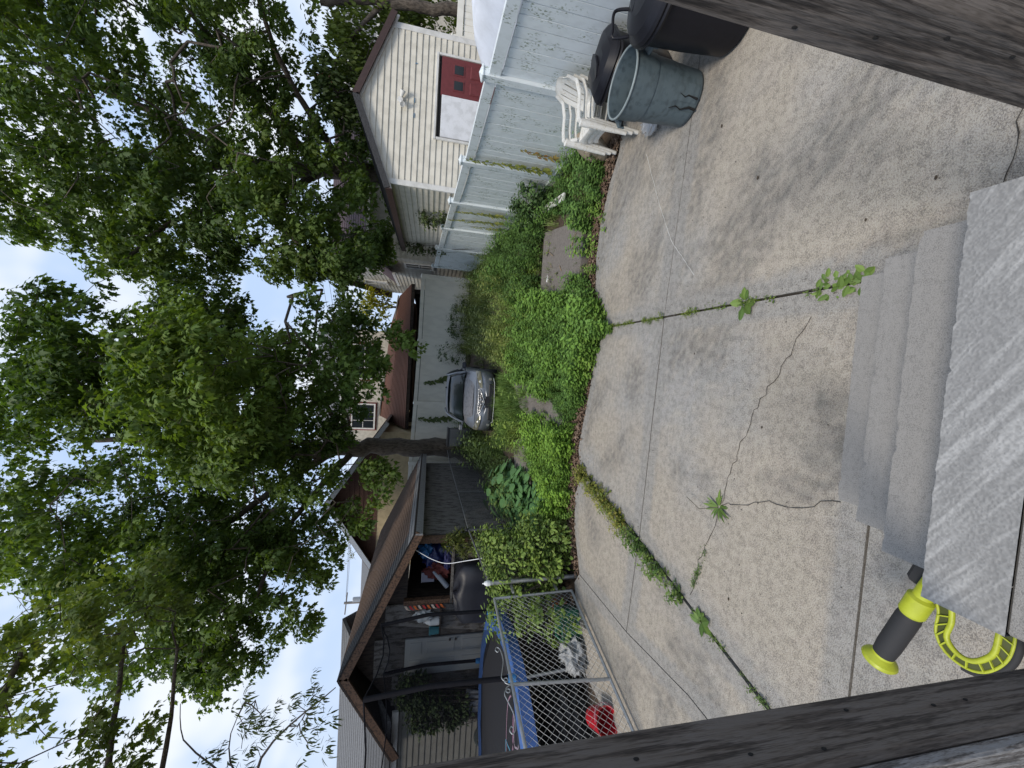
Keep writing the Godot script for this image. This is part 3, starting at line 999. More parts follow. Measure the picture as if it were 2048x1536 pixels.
func simple_house(o: Node3D, x0: float, x1: float, z0: float, z1: float, g: float, ev: float, rid: float, ridge_x: bool, wall: Material, roof: Material, over := 0.35) -> void:
	# z0 is the side towards the camera
	var w := MB.new()
	if ridge_x:
		var zm := (z0 + z1) * 0.5
		plate(w, [Vector3(x0, g, z0), Vector3(x0, g, z1), Vector3(x0, ev, z1), Vector3(x0, rid, zm), Vector3(x0, ev, z0)], Vector3(x1 - x0, 0, 0))
		part("wall", w, wall, o)
		for s in [[z0, 1.0], [z1, -1.0]]:
			var sl: float = (rid - ev) / absf(s[0] - zm)
			var e := Vector3(0, ev - over * sl + 0.04, s[0] + s[1] * over)
			var r := MB.new()
			plate(r, [Vector3(x0 - over, e.y, e.z), Vector3(x1 + over, e.y, e.z), Vector3(x1 + over, rid + 0.04, zm), Vector3(x0 - over, rid + 0.04, zm)], Vector3(0, 0.1, 0))
			var rf := part("roof", r, roof, o)
			courses(rf, Vector3(x0 - over, e.y + 0.105, e.z), Vector3(x1 + over, e.y + 0.105, e.z), Vector3(x1 + over, rid + 0.145, zm), Vector3(x0 - over, rid + 0.145, zm), 16, roof, null, 0.02)
			var gt := MB.new()
			gt.bar(Vector3(x0 - over, e.y + 0.03, e.z + s[1] * 0.03), Vector3(x1 + over, e.y + 0.03, e.z + s[1] * 0.03), 0.05, 0.14)
			part("gutter", gt, M.trim_white, o)
	else:
		var xm := (x0 + x1) * 0.5
		plate(w, [Vector3(x0, g, z0), Vector3(x1, g, z0), Vector3(x1, ev, z0), Vector3(xm, rid, z0), Vector3(x0, ev, z0)], Vector3(0, 0, z1 - z0))
		part("wall", w, wall, o)
		for s in [[x0, -1.0], [x1, 1.0]]:
			var sl: float = (rid - ev) / absf(s[0] - xm)
			var e := Vector3(s[0] + s[1] * over, ev - over * sl + 0.04, 0)
			var r := MB.new()
			plate(r, [Vector3(e.x, e.y, z0 + over), Vector3(e.x, e.y, z1 - over), Vector3(xm, rid + 0.04, z1 - over), Vector3(xm, rid + 0.04, z0 + over)], Vector3(0, 0.1, 0))
			var rf := part("roof", r, roof, o)
			courses(rf, Vector3(e.x, e.y + 0.105, z0 + over), Vector3(e.x, e.y + 0.105, z1 - over), Vector3(xm, rid + 0.145, z1 - over), Vector3(xm, rid + 0.145, z0 + over), 16, roof, null, 0.02)
			var rk := MB.new()
			rk.bar(Vector3(e.x, e.y + 0.0, z0 + over + 0.02), Vector3(xm, rid + 0.0, z0 + over + 0.02), 0.04, 0.24)
			part("rake_board", rk, M.trim_white, o)

func make_far_houses() -> void:
	# cream house with purple roof at the right, its long side towards the yard
	var a := thing("house", "cream clapboard house with purple brown roof seen past the big tree", "house")
	simple_house(a, 4.5, 12.0, -18.2, -28.0, 0.8, 5.5, 8.0, true, M.cream_side, M.sh_purple)
	var sp := func(y: float) -> Array:
		if y <= 5.5: return [0.0, 9.8]
		var f := (y - 5.5) / 2.5
		return [4.9 * f, 9.8 - 4.9 * f]
	clapboards(a, Vector3(4.498, 0, -18.2), Vector3.FORWARD, Vector3.LEFT, 1.0, 8.0, 0.2, sp, M.cream_side)
	var spf := func(_y: float) -> Array: return [0.0, 7.5]
	clapboards(a, Vector3(4.5, 0, -18.198), Vector3.RIGHT, Vector3.BACK, 1.0, 5.4, 0.2, spf, M.cream_side)
	var sk := MB.new()
	plate(sk, [Vector3(3.9, 4.3, -18.6), Vector3(3.9, 4.3, -21.5), Vector3(4.5, 5.2, -21.5), Vector3(4.5, 5.2, -18.6)], Vector3(0, 0.08, 0))
	part("porch_roof", sk, M.sh_purple, a)
	var gu := MB.new()
	gu.bar(Vector3(3.86, 4.3, -18.6), Vector3(3.86, 4.3, -21.5), 0.08, 0.13)
	part("gutter", gu, M.trim_white, a)
	window(a, Vector3(4.46, 3.2, -19.3), 0.9, 1.3, Vector3.FORWARD, Vector3.LEFT, M.trim_white)
	window(a, Vector3(4.46, 5.9, -24.6), 0.9, 1.3, Vector3.FORWARD, Vector3.LEFT, M.trim_white)
	# pale house straight behind, red trimmed windows
	var b := thing("house", "pale cream house with red trimmed white windows above the brown garage", "house")
	simple_house(b, -6.2, 1.6, -26.0, -35.0, 0.8, 8.0, 10.5, true, M.cream_side, M.sh_grey)
	for wn in [[-0.45, 6.6, 2.2, 1.45], [-4.0, 6.55, 1.6, 1.4]]:
		var rt := MB.new()
		rt.cham(Vector3(wn[0], wn[1], -25.98), Vector3(wn[2] + 0.24, wn[3] + 0.24, 0.06), 0.01)
		part("window_surround", rt, M.red_trim, b)
		window(b, Vector3(wn[0], wn[1], -25.92), wn[2], wn[3], Vector3.RIGHT, Vector3.BACK, M.trim_white, 3, 2)
	# brown gabled house behind the shed
	var c := thing("house", "brown shingled gable house with cream lower wall behind the shed", "house")
	var cw := MB.new()
	plate(cw, [Vector3(-9.6, 0.8, -17.6), Vector3(-3.4, 0.8, -17.6), Vector3(-3.4, 4.45, -17.6), Vector3(-9.6, 4.45, -17.6)], Vector3(0, 0, -8))
	part("wall", cw, M.cream, c)
	var gs := func(y: float) -> Array:
		var f := clampf((y - 4.45) / 2.0, 0, 1)
		return [3.1 * f, 6.2 - 3.1 * f]
	var gm := MB.new()
	plate(gm, [Vector3(-9.6, 4.46, -17.62), Vector3(-3.4, 4.46, -17.62), Vector3(-6.5, 6.45, -17.62)], Vector3(0, 0, -7.9))
	part("gable", gm, M.rust_wall, c)
	clapboards(c, Vector3(-9.6, 0, -17.61), Vector3.RIGHT, Vector3.BACK, 4.45, 6.4, 0.2, gs, M.rust_wall)
	for s in [-1.0, 1.0]:
		var r := MB.new()
		plate(r, [Vector3(-6.5 + s * 3.6, 4.15, -17.2), Vector3(-6.5, 6.5, -17.2), Vector3(-6.5, 6.5, -26), Vector3(-6.5 + s * 3.6, 4.15, -26)], Vector3(0, 0.12, 0))
		part("roof", r, M.sh_brown, c)
		var rk := MB.new()
		rk.bar(Vector3(-6.5 + s * 3.6, 4.12, -17.17), Vector3(-6.5, 6.47, -17.17), 0.04, 0.18)
		part("rake_board", rk, M.galv, c)
	# grey roof far behind it
	var d := thing("house", "small grey roofed house far behind the brown gable", "house")
	simple_house(d, -24.0, -15.2, -30.0, -38.0, 0.8, 5.4, 7.3, true, M.cream_side, M.sh_grey)
	# house with chimney above the white garage
	var e := thing("house", "grey roofed house with brick chimney above the white garage", "house")
	simple_house(e, 13.2, 27.0, -24.0, -32.0, 0.8, 6.4, 9.0, true, M.cream_side, M.sh_grey)
	var dg := MB.new()
	plate(dg, [Vector3(13.3, 5.8, -23.2), Vector3(16.9, 5.8, -23.2), Vector3(15.1, 8.4, -23.2)], Vector3(0, 0, -4.0))
	var dorm := part("dormer", dg, M.cream_side, e)
	var ds := func(y: float) -> Array:
		var f := clampf((y - 5.8) / 2.6, 0, 1)
		return [1.8 * f, 3.6 - 1.8 * f]
	clapboards(dorm, Vector3(13.3, 0, -23.19), Vector3.RIGHT, Vector3.BACK, 5.8, 8.35, 0.22, ds, M.cream_side)
	for s in [-1.0, 1.0]:
		var r := MB.new()
		plate(r, [Vector3(15.1 + s * 2.1, 5.4, -22.9), Vector3(15.1, 8.45, -22.9), Vector3(15.1, 8.45, -28), Vector3(15.1 + s * 2.1, 5.4, -28)], Vector3(0, 0.1, 0))
		part("dormer_roof", r, M.sh_dark if s < 0 else M.sh_grey, e)
		var rk := MB.new()
		rk.bar(Vector3(15.1 + s * 2.1, 5.42, -22.88), Vector3(15.1, 8.47, -22.88), 0.04, 0.14)
		part("rake_board", rk, M.trim_white, e)
	var ch := Node3D.new()
	ch.name = "chimney"
	e.add_child(ch)
	var bm := MB.new()
	bm.cham(Vector3.ZERO, Vector3(0.22, 0.085, 0.12), 0.006)
	var bricks := [bm.mesh(mat(0.19, 0.055, 0.035, 0.9)), bm.mesh(mat(0.145, 0.045, 0.032, 0.9)), bm.mesh(mat(0.23, 0.08, 0.05, 0.9))]
	var core := MB.new()
	core.box(Vector3(16.3, 8.55, -25.4), Vector3(0.66, 2.0, 0.5))
	part("mortar_core", core, mat(0.3, 0.27, 0.24, 0.95), ch)
	for r in 19:
		for k in 3:
			inst("brick", bricks[(r * 5 + k * 3) % 3], ch, Transform3D(Basis(), Vector3(16.3 + (k - 1) * 0.235 + (0.03 if r % 2 else -0.03), 7.75 + r * 0.097, -25.15)))
			inst("brick", bricks[(r * 3 + k) % 3], ch, Transform3D(Basis(Vector3.UP, PI / 2), Vector3(15.96, 7.75 + r * 0.097, -25.4 + (k - 1) * 0.2)))
	var pot := MB.new()
	pot.lathe([Vector2(0.12, 0), Vector2(0.11, 0.35), Vector2(0.2, 0.36), Vector2(0.2, 0.4), Vector2(0, 0.42)], Vector3(16.3, 9.56, -25.4), 14)
	part("chimney_pot", pot, M.rust_wall, ch)

# ------------------------------------------------------------------ shed and its neighbour
func make_shed() -> void:
	var o := thing("shed", "dark weathered plywood shed with shingle roof and open cluttered bay behind chain link", "shed")
	var xw := -3.9; var zf := -8.3; var zb := -14.3; var xl := -7.75; var g := 0.1
	# side wall of plywood sheets with real seams
	for i in 5:
		var za := zf - 0.1 - i * 1.18; var zc := za - 1.165
		var mb := MB.new()
		mb.cham(Vector3(xw - 0.01 + 0.004 * sin(i * 3.0), 1.38, (za + zc) * 0.5), Vector3(0.03, 2.55, za - zc), 0.002)
		part("plywood_sheet", mb, M.ply, o)
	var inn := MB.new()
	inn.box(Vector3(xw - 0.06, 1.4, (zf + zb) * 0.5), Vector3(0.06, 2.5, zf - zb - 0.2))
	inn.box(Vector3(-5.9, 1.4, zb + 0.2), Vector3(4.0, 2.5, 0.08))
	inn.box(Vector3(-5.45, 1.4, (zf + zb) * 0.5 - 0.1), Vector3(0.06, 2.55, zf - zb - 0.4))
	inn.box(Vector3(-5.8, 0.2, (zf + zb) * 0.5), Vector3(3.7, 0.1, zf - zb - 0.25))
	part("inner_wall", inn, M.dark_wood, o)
	var cp := MB.new()
	cp.cham(Vector3(xw - 0.07, 1.42, zf + 0.02), Vector3(0.14, 2.5, 0.1), 0.004)
	part("corner_post", cp, M.brown_wood, o)
	# half wall and sill below the open bay
	var hw := MB.new()
	hw.cham(Vector3(-4.67, 0.92, zf), Vector3(1.38, 1.5, 0.05), 0.003)
	part("half_wall", hw, M.ply, o)
	var si := MB.new()
	si.cham(Vector3(-4.65, 1.70, zf + 0.04), Vector3(1.44, 0.05, 0.2), 0.004)
	part("sill", si, M.ply, o)
	var mp := MB.new()
	mp.cham(Vector3(-5.36, 1.45, zf + 0.02), Vector3(0.10, 2.55, 0.12), 0.004)
	part("bay_post", mp, M.brown_wood, o)
	# wall with the door
	for s in [[-5.42, -6.20, 0.1, 3.1], [-7.06, -7.75, 0.1, 2.9], [-6.20, -7.06, 2.66, 3.3]]:
		var mb := MB.new()
		mb.cham(Vector3((s[0] + s[1]) * 0.5, (s[2] + s[3]) * 0.5, zf - 0.01), Vector3(s[0] - s[1] - 0.006, s[3] - s[2], 0.04), 0.002)
		part("plywood_sheet", mb, M.ply, o)
	var gb := MB.new()
	plate(gb, [Vector3(-7.9, 2.75, zf - 0.06), Vector3(xw - 0.02, 2.62, zf - 0.06), Vector3(-6.6, 3.8, zf - 0.06)], Vector3(0, 0, 0.025))
	part("gable_board", gb, M.dark_wood, o)
	var dm := MB.new()
	dm.cham(Vector3(-6.63, 1.63, zf + 0.03), Vector3(0.84, 2.04, 0.045), 0.004)
	var door := part("door", dm, mat(0.36, 0.38, 0.385, 0.5), o)
	for px in [-0.2, 0.2]:
		for py in [[2.42, 0.26], [1.88, 0.62], [1.05, 0.7]]:
			var pn := MB.new()
			pn.cham(Vector3(-6.63 + px, py[0], zf + 0.055), Vector3(0.27, py[1], 0.014), 0.006)
			part("door_panel", pn, mat(0.36, 0.38, 0.385, 0.5), door)
	for py in [1.55, 1.68]:
		var kn := MB.new()
		kn.ellipsoid(Vector3(-6.27, py, zf + 0.085), Vector3(0.028, 0.028, 0.03), Basis(), 10, 6)
		part("knob", kn, mat(0.1, 0.09, 0.08, 0.3, 0.8), door)
	# front rafters (rake), and the roof
	var zo := zf + 0.52; var zk := zb - 0.2
	var pr := Vector3(-3.60, 2.53, 0); var pa := Vector3(-6.60, 3.90, 0); var pl := Vector3(-8.5, 2.80, 0)
	for s in [pr, pl]:
		var rk := MB.new()
		rk.bar(Vector3(s.x, s.y - 0.08, zo - 0.03), Vector3(pa.x, pa.y - 0.08, zo - 0.03), 0.05, 0.16)
		part("rake_board", rk, M.brown_wood, o)
		var rp := MB.new()
		plate(rp, [Vector3(s.x, s.y, zo), Vector3(pa.x, pa.y, zo), Vector3(pa.x, pa.y, zk), Vector3(s.x, s.y, zk)], Vector3(0, 0.035, 0))
		var roof := part("roof", rp, M.dark_wood, o)
		if s == pr:
			courses(roof, Vector3(s.x, s.y + 0.04, zo + 0.02), Vector3(s.x, s.y + 0.04, zo - 0.62), Vector3(pa.x, pa.y + 0.04, zo - 0.62), Vector3(pa.x, pa.y + 0.04, zo + 0.02), 24, M.sh_dark, M.sh_grey)
			courses(roof, Vector3(s.x, s.y + 0.042, zo - 0.62), Vector3(s.x, s.y + 0.042, zk), Vector3(pa.x, pa.y + 0.042, zk), Vector3(pa.x, pa.y + 0.042, zo - 0.62), 24, M.sh_brown, M.sh_grey)
		else:
			courses(roof, Vector3(s.x, s.y + 0.04, zo), Vector3(s.x, s.y + 0.04, zk), Vector3(pa.x, pa.y + 0.04, zk), Vector3(pa.x, pa.y + 0.04, zo), 16, M.sh_brown)
	var fa := MB.new()
	fa.cham(Vector3(-3.62, 2.46, (zo + zk) * 0.5), Vector3(0.04, 0.15, zo - zk), 0.004)
	part("fascia", fa, M.pale_wood, o)
	for k in 8:
		var ra := MB.new()
		ra.bar(Vector3(-3.7, 2.50, zf - 0.2 - k * 0.75), Vector3(pa.x, pa.y - 0.08, zf - 0.2 - k * 0.75), 0.04, 0.09)
		part("rafter", ra, M.dark_wood, o)

func make_neighbour_left() -> void:
	var o := thing("garden_building", "grey clapboard building with grey shingle roof overgrown by vine beyond trampoline", "building")
	var w := MB.new()
	w.box(Vector3(-11.0, 1.4, -10.4), Vector3(6.4, 2.8, 4.4))
	part("wall", w, mat(0.17, 0.165, 0.15, 0.8), o)
	var sp := func(_y: float) -> Array: return [0.0, 6.4]
	var sm: StandardMaterial3D = textured(mat(0.20, 0.195, 0.175, 0.8), M.soft_tex, Vector3.ONE * 0.3, null, 1.0, true)
	clapboards(o, Vector3(-14.2, 0, -8.19), Vector3.RIGHT, Vector3.BACK, 0.3, 2.7, 0.13, sp, sm)
	var tr := MB.new()
	tr.cham(Vector3(-11.0, 2.78, -8.15), Vector3(6.5, 0.14, 0.06), 0.004)
	part("fascia", tr, M.trim_white, o)
	var r := MB.new()
	var e0 := Vector3(-14.5, 2.86, -8.0); var e1 := Vector3(-7.82, 2.86, -8.0)
	var r0 := Vector3(-14.5, 4.5, -11.5); var r1 := Vector3(-7.82, 4.5, -11.5)
	plate(r, [e0, e1, r1, r0], Vector3(0, 0.08, 0))
	plate(r, [r0, r1, Vector3(-7.82, 2.86, -13), Vector3(-14.5, 2.86, -13)], Vector3(0, 0.08, 0))
	var rf := part("roof", r, M.sh_grey, o)
	courses(rf, e0 + Vector3(0, 0.085, 0), e1 + Vector3(0, 0.085, 0), r1 + Vector3(0, 0.085, 0), r0 + Vector3(0, 0.085, 0), 22, M.sh_grey)

# ------------------------------------------------------------------ trees
const MAPLE := [0.0, 0.0, 0.14, 0.06, 0.40, -0.03, 0.34, 0.20, 0.58, 0.47, 0.27, 0.47, 0.21, 0.62, 0.0, 1.0]
const OVAL := [0.0, 0.0, 0.20, 0.18, 0.30, 0.45, 0.2, 0.78, 0.0, 1.0]
const LANCE := [0.0, 0.0, 0.09, 0.2, 0.11, 0.45, 0.06, 0.8, 0.0, 1.0]
const ROUND := [0.0, 0.0, 0.35, 0.02, 0.46, 0.3, 0.38, 0.65, 0.2, 0.9, 0.0, 1.0]

func add_leaf(mb: MB, shape: Array, at: Vector3, dir: Vector3, face: Vector3, size: float, fold := 0.3, curl := 0.25) -> void:
	var y := dir.normalized()
	var z := (face - y * face.dot(y))
	if z.length() < 0.01:
		z = y.cross(Vector3.RIGHT)
	z = z.normalized()
	var x := y.cross(z)
	var k := shape.size() / 2
	var L := []
	var R := []
	var C := []
	for i in k:
		var px: float = shape[i * 2]; var py: float = shape[i * 2 + 1]
		var bend := -curl * py * py
		C.append(at + (y * py + z * bend) * size)
		L.append(at + (-x * px + y * py + z * (bend - fold * px)) * size)
		R.append(at + (x * px + y * py + z * (bend - fold * px)) * size)
	var nl := (z - x * fold).normalized()
	var nr := (z + x * fold).normalized()
	for i in k - 1:
		for s in 2:
			var E: Array = L if s == 0 else R
			var nn: Vector3 = nl if s == 0 else nr
			if i > 0: mb.put(C[i], E[i], E[i + 1], nn, nn, nn)
			if i < k - 2: mb.put(C[i], E[i + 1], C[i + 1], nn, nn, nn)
			elif i == k - 2 and i == 0: pass

func leaf_cluster(shape: Array, count: int, size: float, spread: float, droop: float, m: Material, tint := 0.25) -> ArrayMesh:
	var mb := MB.new()
	for i in count:
		var th := TAU * i / count * 2.4 + rr(-0.5, 0.5)
		var el := rr(-0.6, 0.9)
		var dir := Vector3(cos(th) * cos(el), sin(el), sin(th) * cos(el))
		var at := dir * spread * rr(0.35, 1.0)
		var hang := (dir + Vector3.DOWN * droop * rr(0.5, 1.4)).normalized()
		var face := (Vector3.UP + dir * 0.8 + Vector3(rr(-0.5, 0.5), 0, rr(-0.5, 0.5))).normalized()
		var t := 1.0 + rr(-tint, tint)
		mb.col = Color(t * rr(0.92, 1.12), t, t * rr(0.8, 1.1))
		add_leaf(mb, shape, at, hang, face, size * rr(0.65, 1.15), rr(0.1, 0.5), rr(0.0, 0.5))
	return mb.mesh(m)

func polyline(pts: Array, step: float) -> Array:
	var c := Curve3D.new()
	for i in pts.size():
		var tang := Vector3.ZERO
		if i > 0 and i < pts.size() - 1:
			tang = (pts[i + 1] - pts[i - 1]) / 6.0
		c.add_point(pts[i], -tang, tang)
	c.bake_interval = step
	return Array(c.get_baked_points())

func make_tree(called: String, label: String, group: String, limbs: Array, blobs: Array, clusters: Array, per: int, hues: Array, gap: float, seed_: int, twig_max := 0.034, leaf_scale := 1.0) -> Node3D:
	# limbs: [[points], r0, r1]; blobs: [centre, radii, count]; a cluster point is joined to the nearest wood
	rng.seed = seed_
	var base: Vector3 = limbs[0][0][0]
	var o := thing(called, label, "tree", Vector3(base.x, base.y, base.z), 0.0, group)
	var pos := PackedVector3Array()
	var par := PackedInt32Array()
	var wood := MB.new()
	for L in limbs:
		var pl := polyline(L[0], 0.35)
		var pts := []
		var rad := []
		for i in pl.size():
			var f := float(i) / maxf(1.0, pl.size() - 1)
			pts.append(pl[i] - base + Vector3(noise_b.get_noise_1d(i * 0.5 + seed_), 0, noise_b.get_noise_1d(i * 0.5 + 50.0 + seed_)) * L[1] * 0.5)
			var flare := 1.0 + (0.7 * exp(-i * 0.9) if L == limbs[0] else 0.0)
			rad.append(lerpf(L[1], L[2], pow(f, 0.8)) * flare * (1.0 + 0.10 * noise_b.get_noise_1d(i * 1.3 + seed_)))
			if i > 0 and (L != limbs[0] or f > 0.45):
				pos.append(pl[i]); par.append(-1)
		wood.tube(pts, rad, 10, true)
	part("trunk", wood, M.bark, o)
	var n0 := pos.size()
	var targets := []
	for b in blobs:
		var k := 0
		var guard := 0
		while k < b[2] and guard < b[2] * 12:
			guard += 1
			var d := Vector3(rr(-1, 1), rr(-1, 1), rr(-1, 1))
			if d.length() > 1.0 or d.length() < 0.05: continue
			d = d.normalized() * pow(d.length(), 0.7)
			var p: Vector3 = b[0] + d * b[1]
			if noise_a.get_noise_3d(p.x * 16.0 + seed_, p.y * 16.0, p.z * 16.0) < gap: continue
			targets.append(p)
			k += 1
	var root := pos[maxi(0, n0 - 1)]
	targets.sort_custom(func(a: Vector3, b: Vector3) -> bool: return a.distance_squared_to(root) < b.distance_squared_to(root))
	for p in targets:
		var best := -1
		var bd := 1e9
		for i in pos.size():
			var q := pos[i]
			var d = p.distance_squared_to(q)
			if q.y > p.y: d *= 1.6
			if d < bd:
				bd = d; best = i
		var q := pos[best]
		var dist = p.distance_to(q)
		var seg := maxi(1, int(dist / 0.45))
		var prev := best
		var side = Vector3(rr(-1, 1), rr(-0.3, 0.8), rr(-1, 1)) * dist * 0.10
		for s in range(1, seg + 1):
			var f := float(s) / seg
			pos.append(q.lerp(p, f) + side * sin(f * PI) + (Vector3(rr(-1, 1), rr(-1, 1), rr(-1, 1)) * 0.04 if s < seg else Vector3.ZERO))
			par.append(prev)
			prev = pos.size() - 1
	var cnt := PackedFloat32Array()
	cnt.resize(pos.size())
	cnt.fill(0.0)
	var kids := PackedInt32Array()
	kids.resize(pos.size())
	kids.fill(0)
	for i in range(pos.size() - 1, n0 - 1, -1):
		if kids[i] == 0: cnt[i] = 1.0
		if par[i] >= 0:
			cnt[par[i]] += cnt[i]
			kids[par[i]] += 1
	var tw := MB.new()
	for i in range(n0, pos.size()):
		var r1 := minf(twig_max, 0.0055 * pow(cnt[i], 0.46))
		var r0 := minf(twig_max, 0.0055 * pow(maxf(cnt[par[i]], cnt[i]), 0.46)) if par[i] >= n0 else r1 * 1.2
		r0 = minf(r0, r1 * 1.5)
		if pos[i].distance_to(pos[par[i]]) > 0.02:
			tw.tube([pos[par[i]] - base, pos[i] - base], [r0, r1], 5 if r1 > 0.02 else 3, false)
	if tw.v.size(): part("branches", tw, M.bark, o)
	# leaves on the thin wood
	var xfs := []
	var cols := []
	for c in clusters.size():
		xfs.append([]); cols.append([])
	for i in range(n0, pos.size()):
		if cnt[i] > 3.0: continue
		var m := per if kids[i] == 0 else maxi(1, per / 3)
		for k in m:
			var w := 0.32 if kids[i] == 0 else 0.2
			var p := pos[i] + Vector3(rr(-w, w), rr(-w, w * 0.7), rr(-w, w)) * leaf_scale
			var bas := Basis(Vector3.UP, rr(0, TAU)) * Basis(Vector3.RIGHT, rr(-0.5, 0.5))
			var c := rng.randi() % clusters.size()
			xfs[c].append(Transform3D(bas.scaled(Vector3.ONE * rr(0.75, 1.3) * leaf_scale), p - base))
			var h: float = clampf(0.5 + 1.3 * noise_a.get_noise_3d(p.x * 9.0, p.y * 9.0 + 30.0, p.z * 9.0) + rr(-0.3, 0.3), 0, 1)
			cols[c].append((hues[0] as Color).lerp(hues[1], h))
	for c in clusters.size():
		scatter("crown", clusters[c], xfs[c], cols[c], o, "stuff")
	return o

func make_trees() -> void:
	rng.seed = 77
	var mp := []
	for k in 3:
		mp.append(leaf_cluster(MAPLE, 20, 0.112, 0.22, 1.0, M.leaf))
	var green := [Color(0.085, 0.15, 0.036), Color(0.185, 0.275, 0.06)]
	# the big maple beside the car
	make_tree("maple_tree", "large maple with thick trunk standing beside the parked car and shed", "big yard maples",
		[[[Vector3(-3.45, 0.75, -14.9), Vector3(-3.42, 3.2, -14.85), Vector3(-3.5, 5.2, -14.7), Vector3(-3.6, 6.6, -14.5)], 0.37, 0.27],
		[[Vector3(-3.6, 6.4, -14.5), Vector3(-3.6, 8.2, -14.2), Vector3(-3.2, 10.2, -13.8), Vector3(-3.0, 12.6, -13.4)], 0.23, 0.06],
		[[Vector3(-3.5, 5.6, -14.7), Vector3(-4.6, 7.2, -14.2), Vector3(-5.6, 8.4, -13.6), Vector3(-7.0, 9.9, -13.0)], 0.17, 0.05],
		[[Vector3(-3.6, 6.6, -14.5), Vector3(-2.6, 8.2, -13.6), Vector3(-1.0, 9.4, -12.6), Vector3(0.4, 10.6, -12.0)], 0.16, 0.05],
		[[Vector3(-3.5, 5.4, -14.7), Vector3(-2.8, 6.6, -13.0), Vector3(-1.8, 7.2, -11.0), Vector3(-0.8, 7.4, -9.2)], 0.14, 0.04],
		[[Vector3(-3.45, 4.9, -14.8), Vector3(-4.6, 5.9, -13.6), Vector3(-5.8, 6.6, -12.2), Vector3(-7.4, 6.9, -11.2)], 0.13, 0.04],
		[[Vector3(-3.5, 5.0, -14.7), Vector3(-1.9, 5.8, -14.0), Vector3(-0.3, 6.0, -13.0), Vector3(1.0, 5.7, -12.0)], 0.11, 0.03]],
		[[Vector3(-3.6, 10.2, -13.0), Vector3(4.6, 3.2, 3.6), 560], [Vector3(-6.4, 9.0, -12.2), Vector3(2.6, 2.8, 2.8), 310], [Vector3(-7.2, 7.0, -11.6), Vector3(1.9, 1.7, 2.2), 170], [Vector3(-0.3, 9.6, -12.2), Vector3(2.3, 2.6, 2.8), 280], [Vector3(-0.9, 6.9, -9.4), Vector3(2.0, 1.5, 1.7), 190], [Vector3(0.2, 5.4, -11.4), Vector3(1.7, 1.3, 1.8), 110], [Vector3(-4.4, 5.6, -11.6), Vector3(1.6, 1.4, 1.6), 70], [Vector3(-3.6, 3.9, -11.2), Vector3(0.6, 0.7, 0.6), 12], [Vector3(-0.4, 4.3, -10.6), Vector3(0.9, 0.6, 0.9), 18], [Vector3(-2.6, 7.4, -12.6), Vector3(2.0, 1.6, 1.8), 90], [Vector3(0.6, 3.3, -11.4), Vector3(0.4, 0.5, 0.5), 7], [Vector3(-2.5, 5.1, -12.6), Vector3(0.9, 0.7, 0.7), 26]],
		mp, 7, green, -0.12, 501)
	# the big maple behind the white garage
	make_tree("maple_tree", "large spreading maple with forked trunk behind the white clapboard garage", "big yard maples",
		[[[Vector3(6.75, 0.8, -15.2), Vector3(6.65, 4.8, -15.1), Vector3(6.35, 7.0, -15.0), Vector3(6.2, 8.4, -14.9)], 0.40, 0.26],
		[[Vector3(6.25, 8.0, -14.9), Vector3(5.9, 9.6, -14.6), Vector3(5.3, 10.4, -14.2), Vector3(4.6, 12.2, -13.6)], 0.22, 0.05],
		[[Vector3(6.2, 8.3, -14.9), Vector3(6.7, 10.2, -14.5), Vector3(7.3, 12.0, -14.0), Vector3(7.6, 14.2, -13.6)], 0.18, 0.05],
		[[Vector3(6.4, 6.4, -15.0), Vector3(7.7, 7.9, -14.4), Vector3(8.7, 8.9, -13.8), Vector3(10.6, 10.6, -13.2)], 0.18, 0.05],
		[[Vector3(6.4, 6.6, -15.0), Vector3(5.0, 7.4, -14.0), Vector3(3.9, 7.0, -12.4), Vector3(2.8, 6.0, -11.6), Vector3(2.3, 5.2, -11.4)], 0.14, 0.03],
		[[Vector3(6.3, 7.4, -14.9), Vector3(4.6, 8.8, -13.8), Vector3(3.4, 9.8, -12.8), Vector3(2.2, 10.6, -12.4)], 0.14, 0.04],
		[[Vector3(6.5, 5.6, -15.0), Vector3(7.6, 6.6, -13.6), Vector3(8.6, 7.2, -12.4), Vector3(10.2, 7.6, -11.8)], 0.13, 0.04]],
		[[Vector3(6.6, 12.0, -13.8), Vector3(4.4, 3.0, 3.2), 360], [Vector3(10.2, 11.4, -13.2), Vector3(3.0, 3.2, 2.8), 250], [Vector3(3.6, 10.2, -13.0), Vector3(2.0, 2.4, 2.3), 170], [Vector3(9.6, 8.0, -12.4), Vector3(2.6, 1.8, 2.2), 150], [Vector3(3.6, 7.0, -12.2), Vector3(1.9, 1.5, 1.7), 120], [Vector3(6.4, 8.6, -13.2), Vector3(2.6, 1.8, 1.8), 120], [Vector3(6.4, 5.9, -14.0), Vector3(2.3, 0.9, 1.2), 80], [Vector3(2.9, 5.2, -11.4), Vector3(0.9, 0.9, 0.9), 36], [Vector3(4.2, 4.9, -12.8), Vector3(1.0, 0.7, 0.9), 22], [Vector3(4.6, 13.6, -13.6), Vector3(2.0, 1.6, 2.0), 80], [Vector3(5.2, 4.9, -14.6), Vector3(2.0, 1.1, 0.8), 80]],
		mp, 7, [Color(0.085, 0.145, 0.036), Color(0.175, 0.26, 0.057)], -0.14, 612)
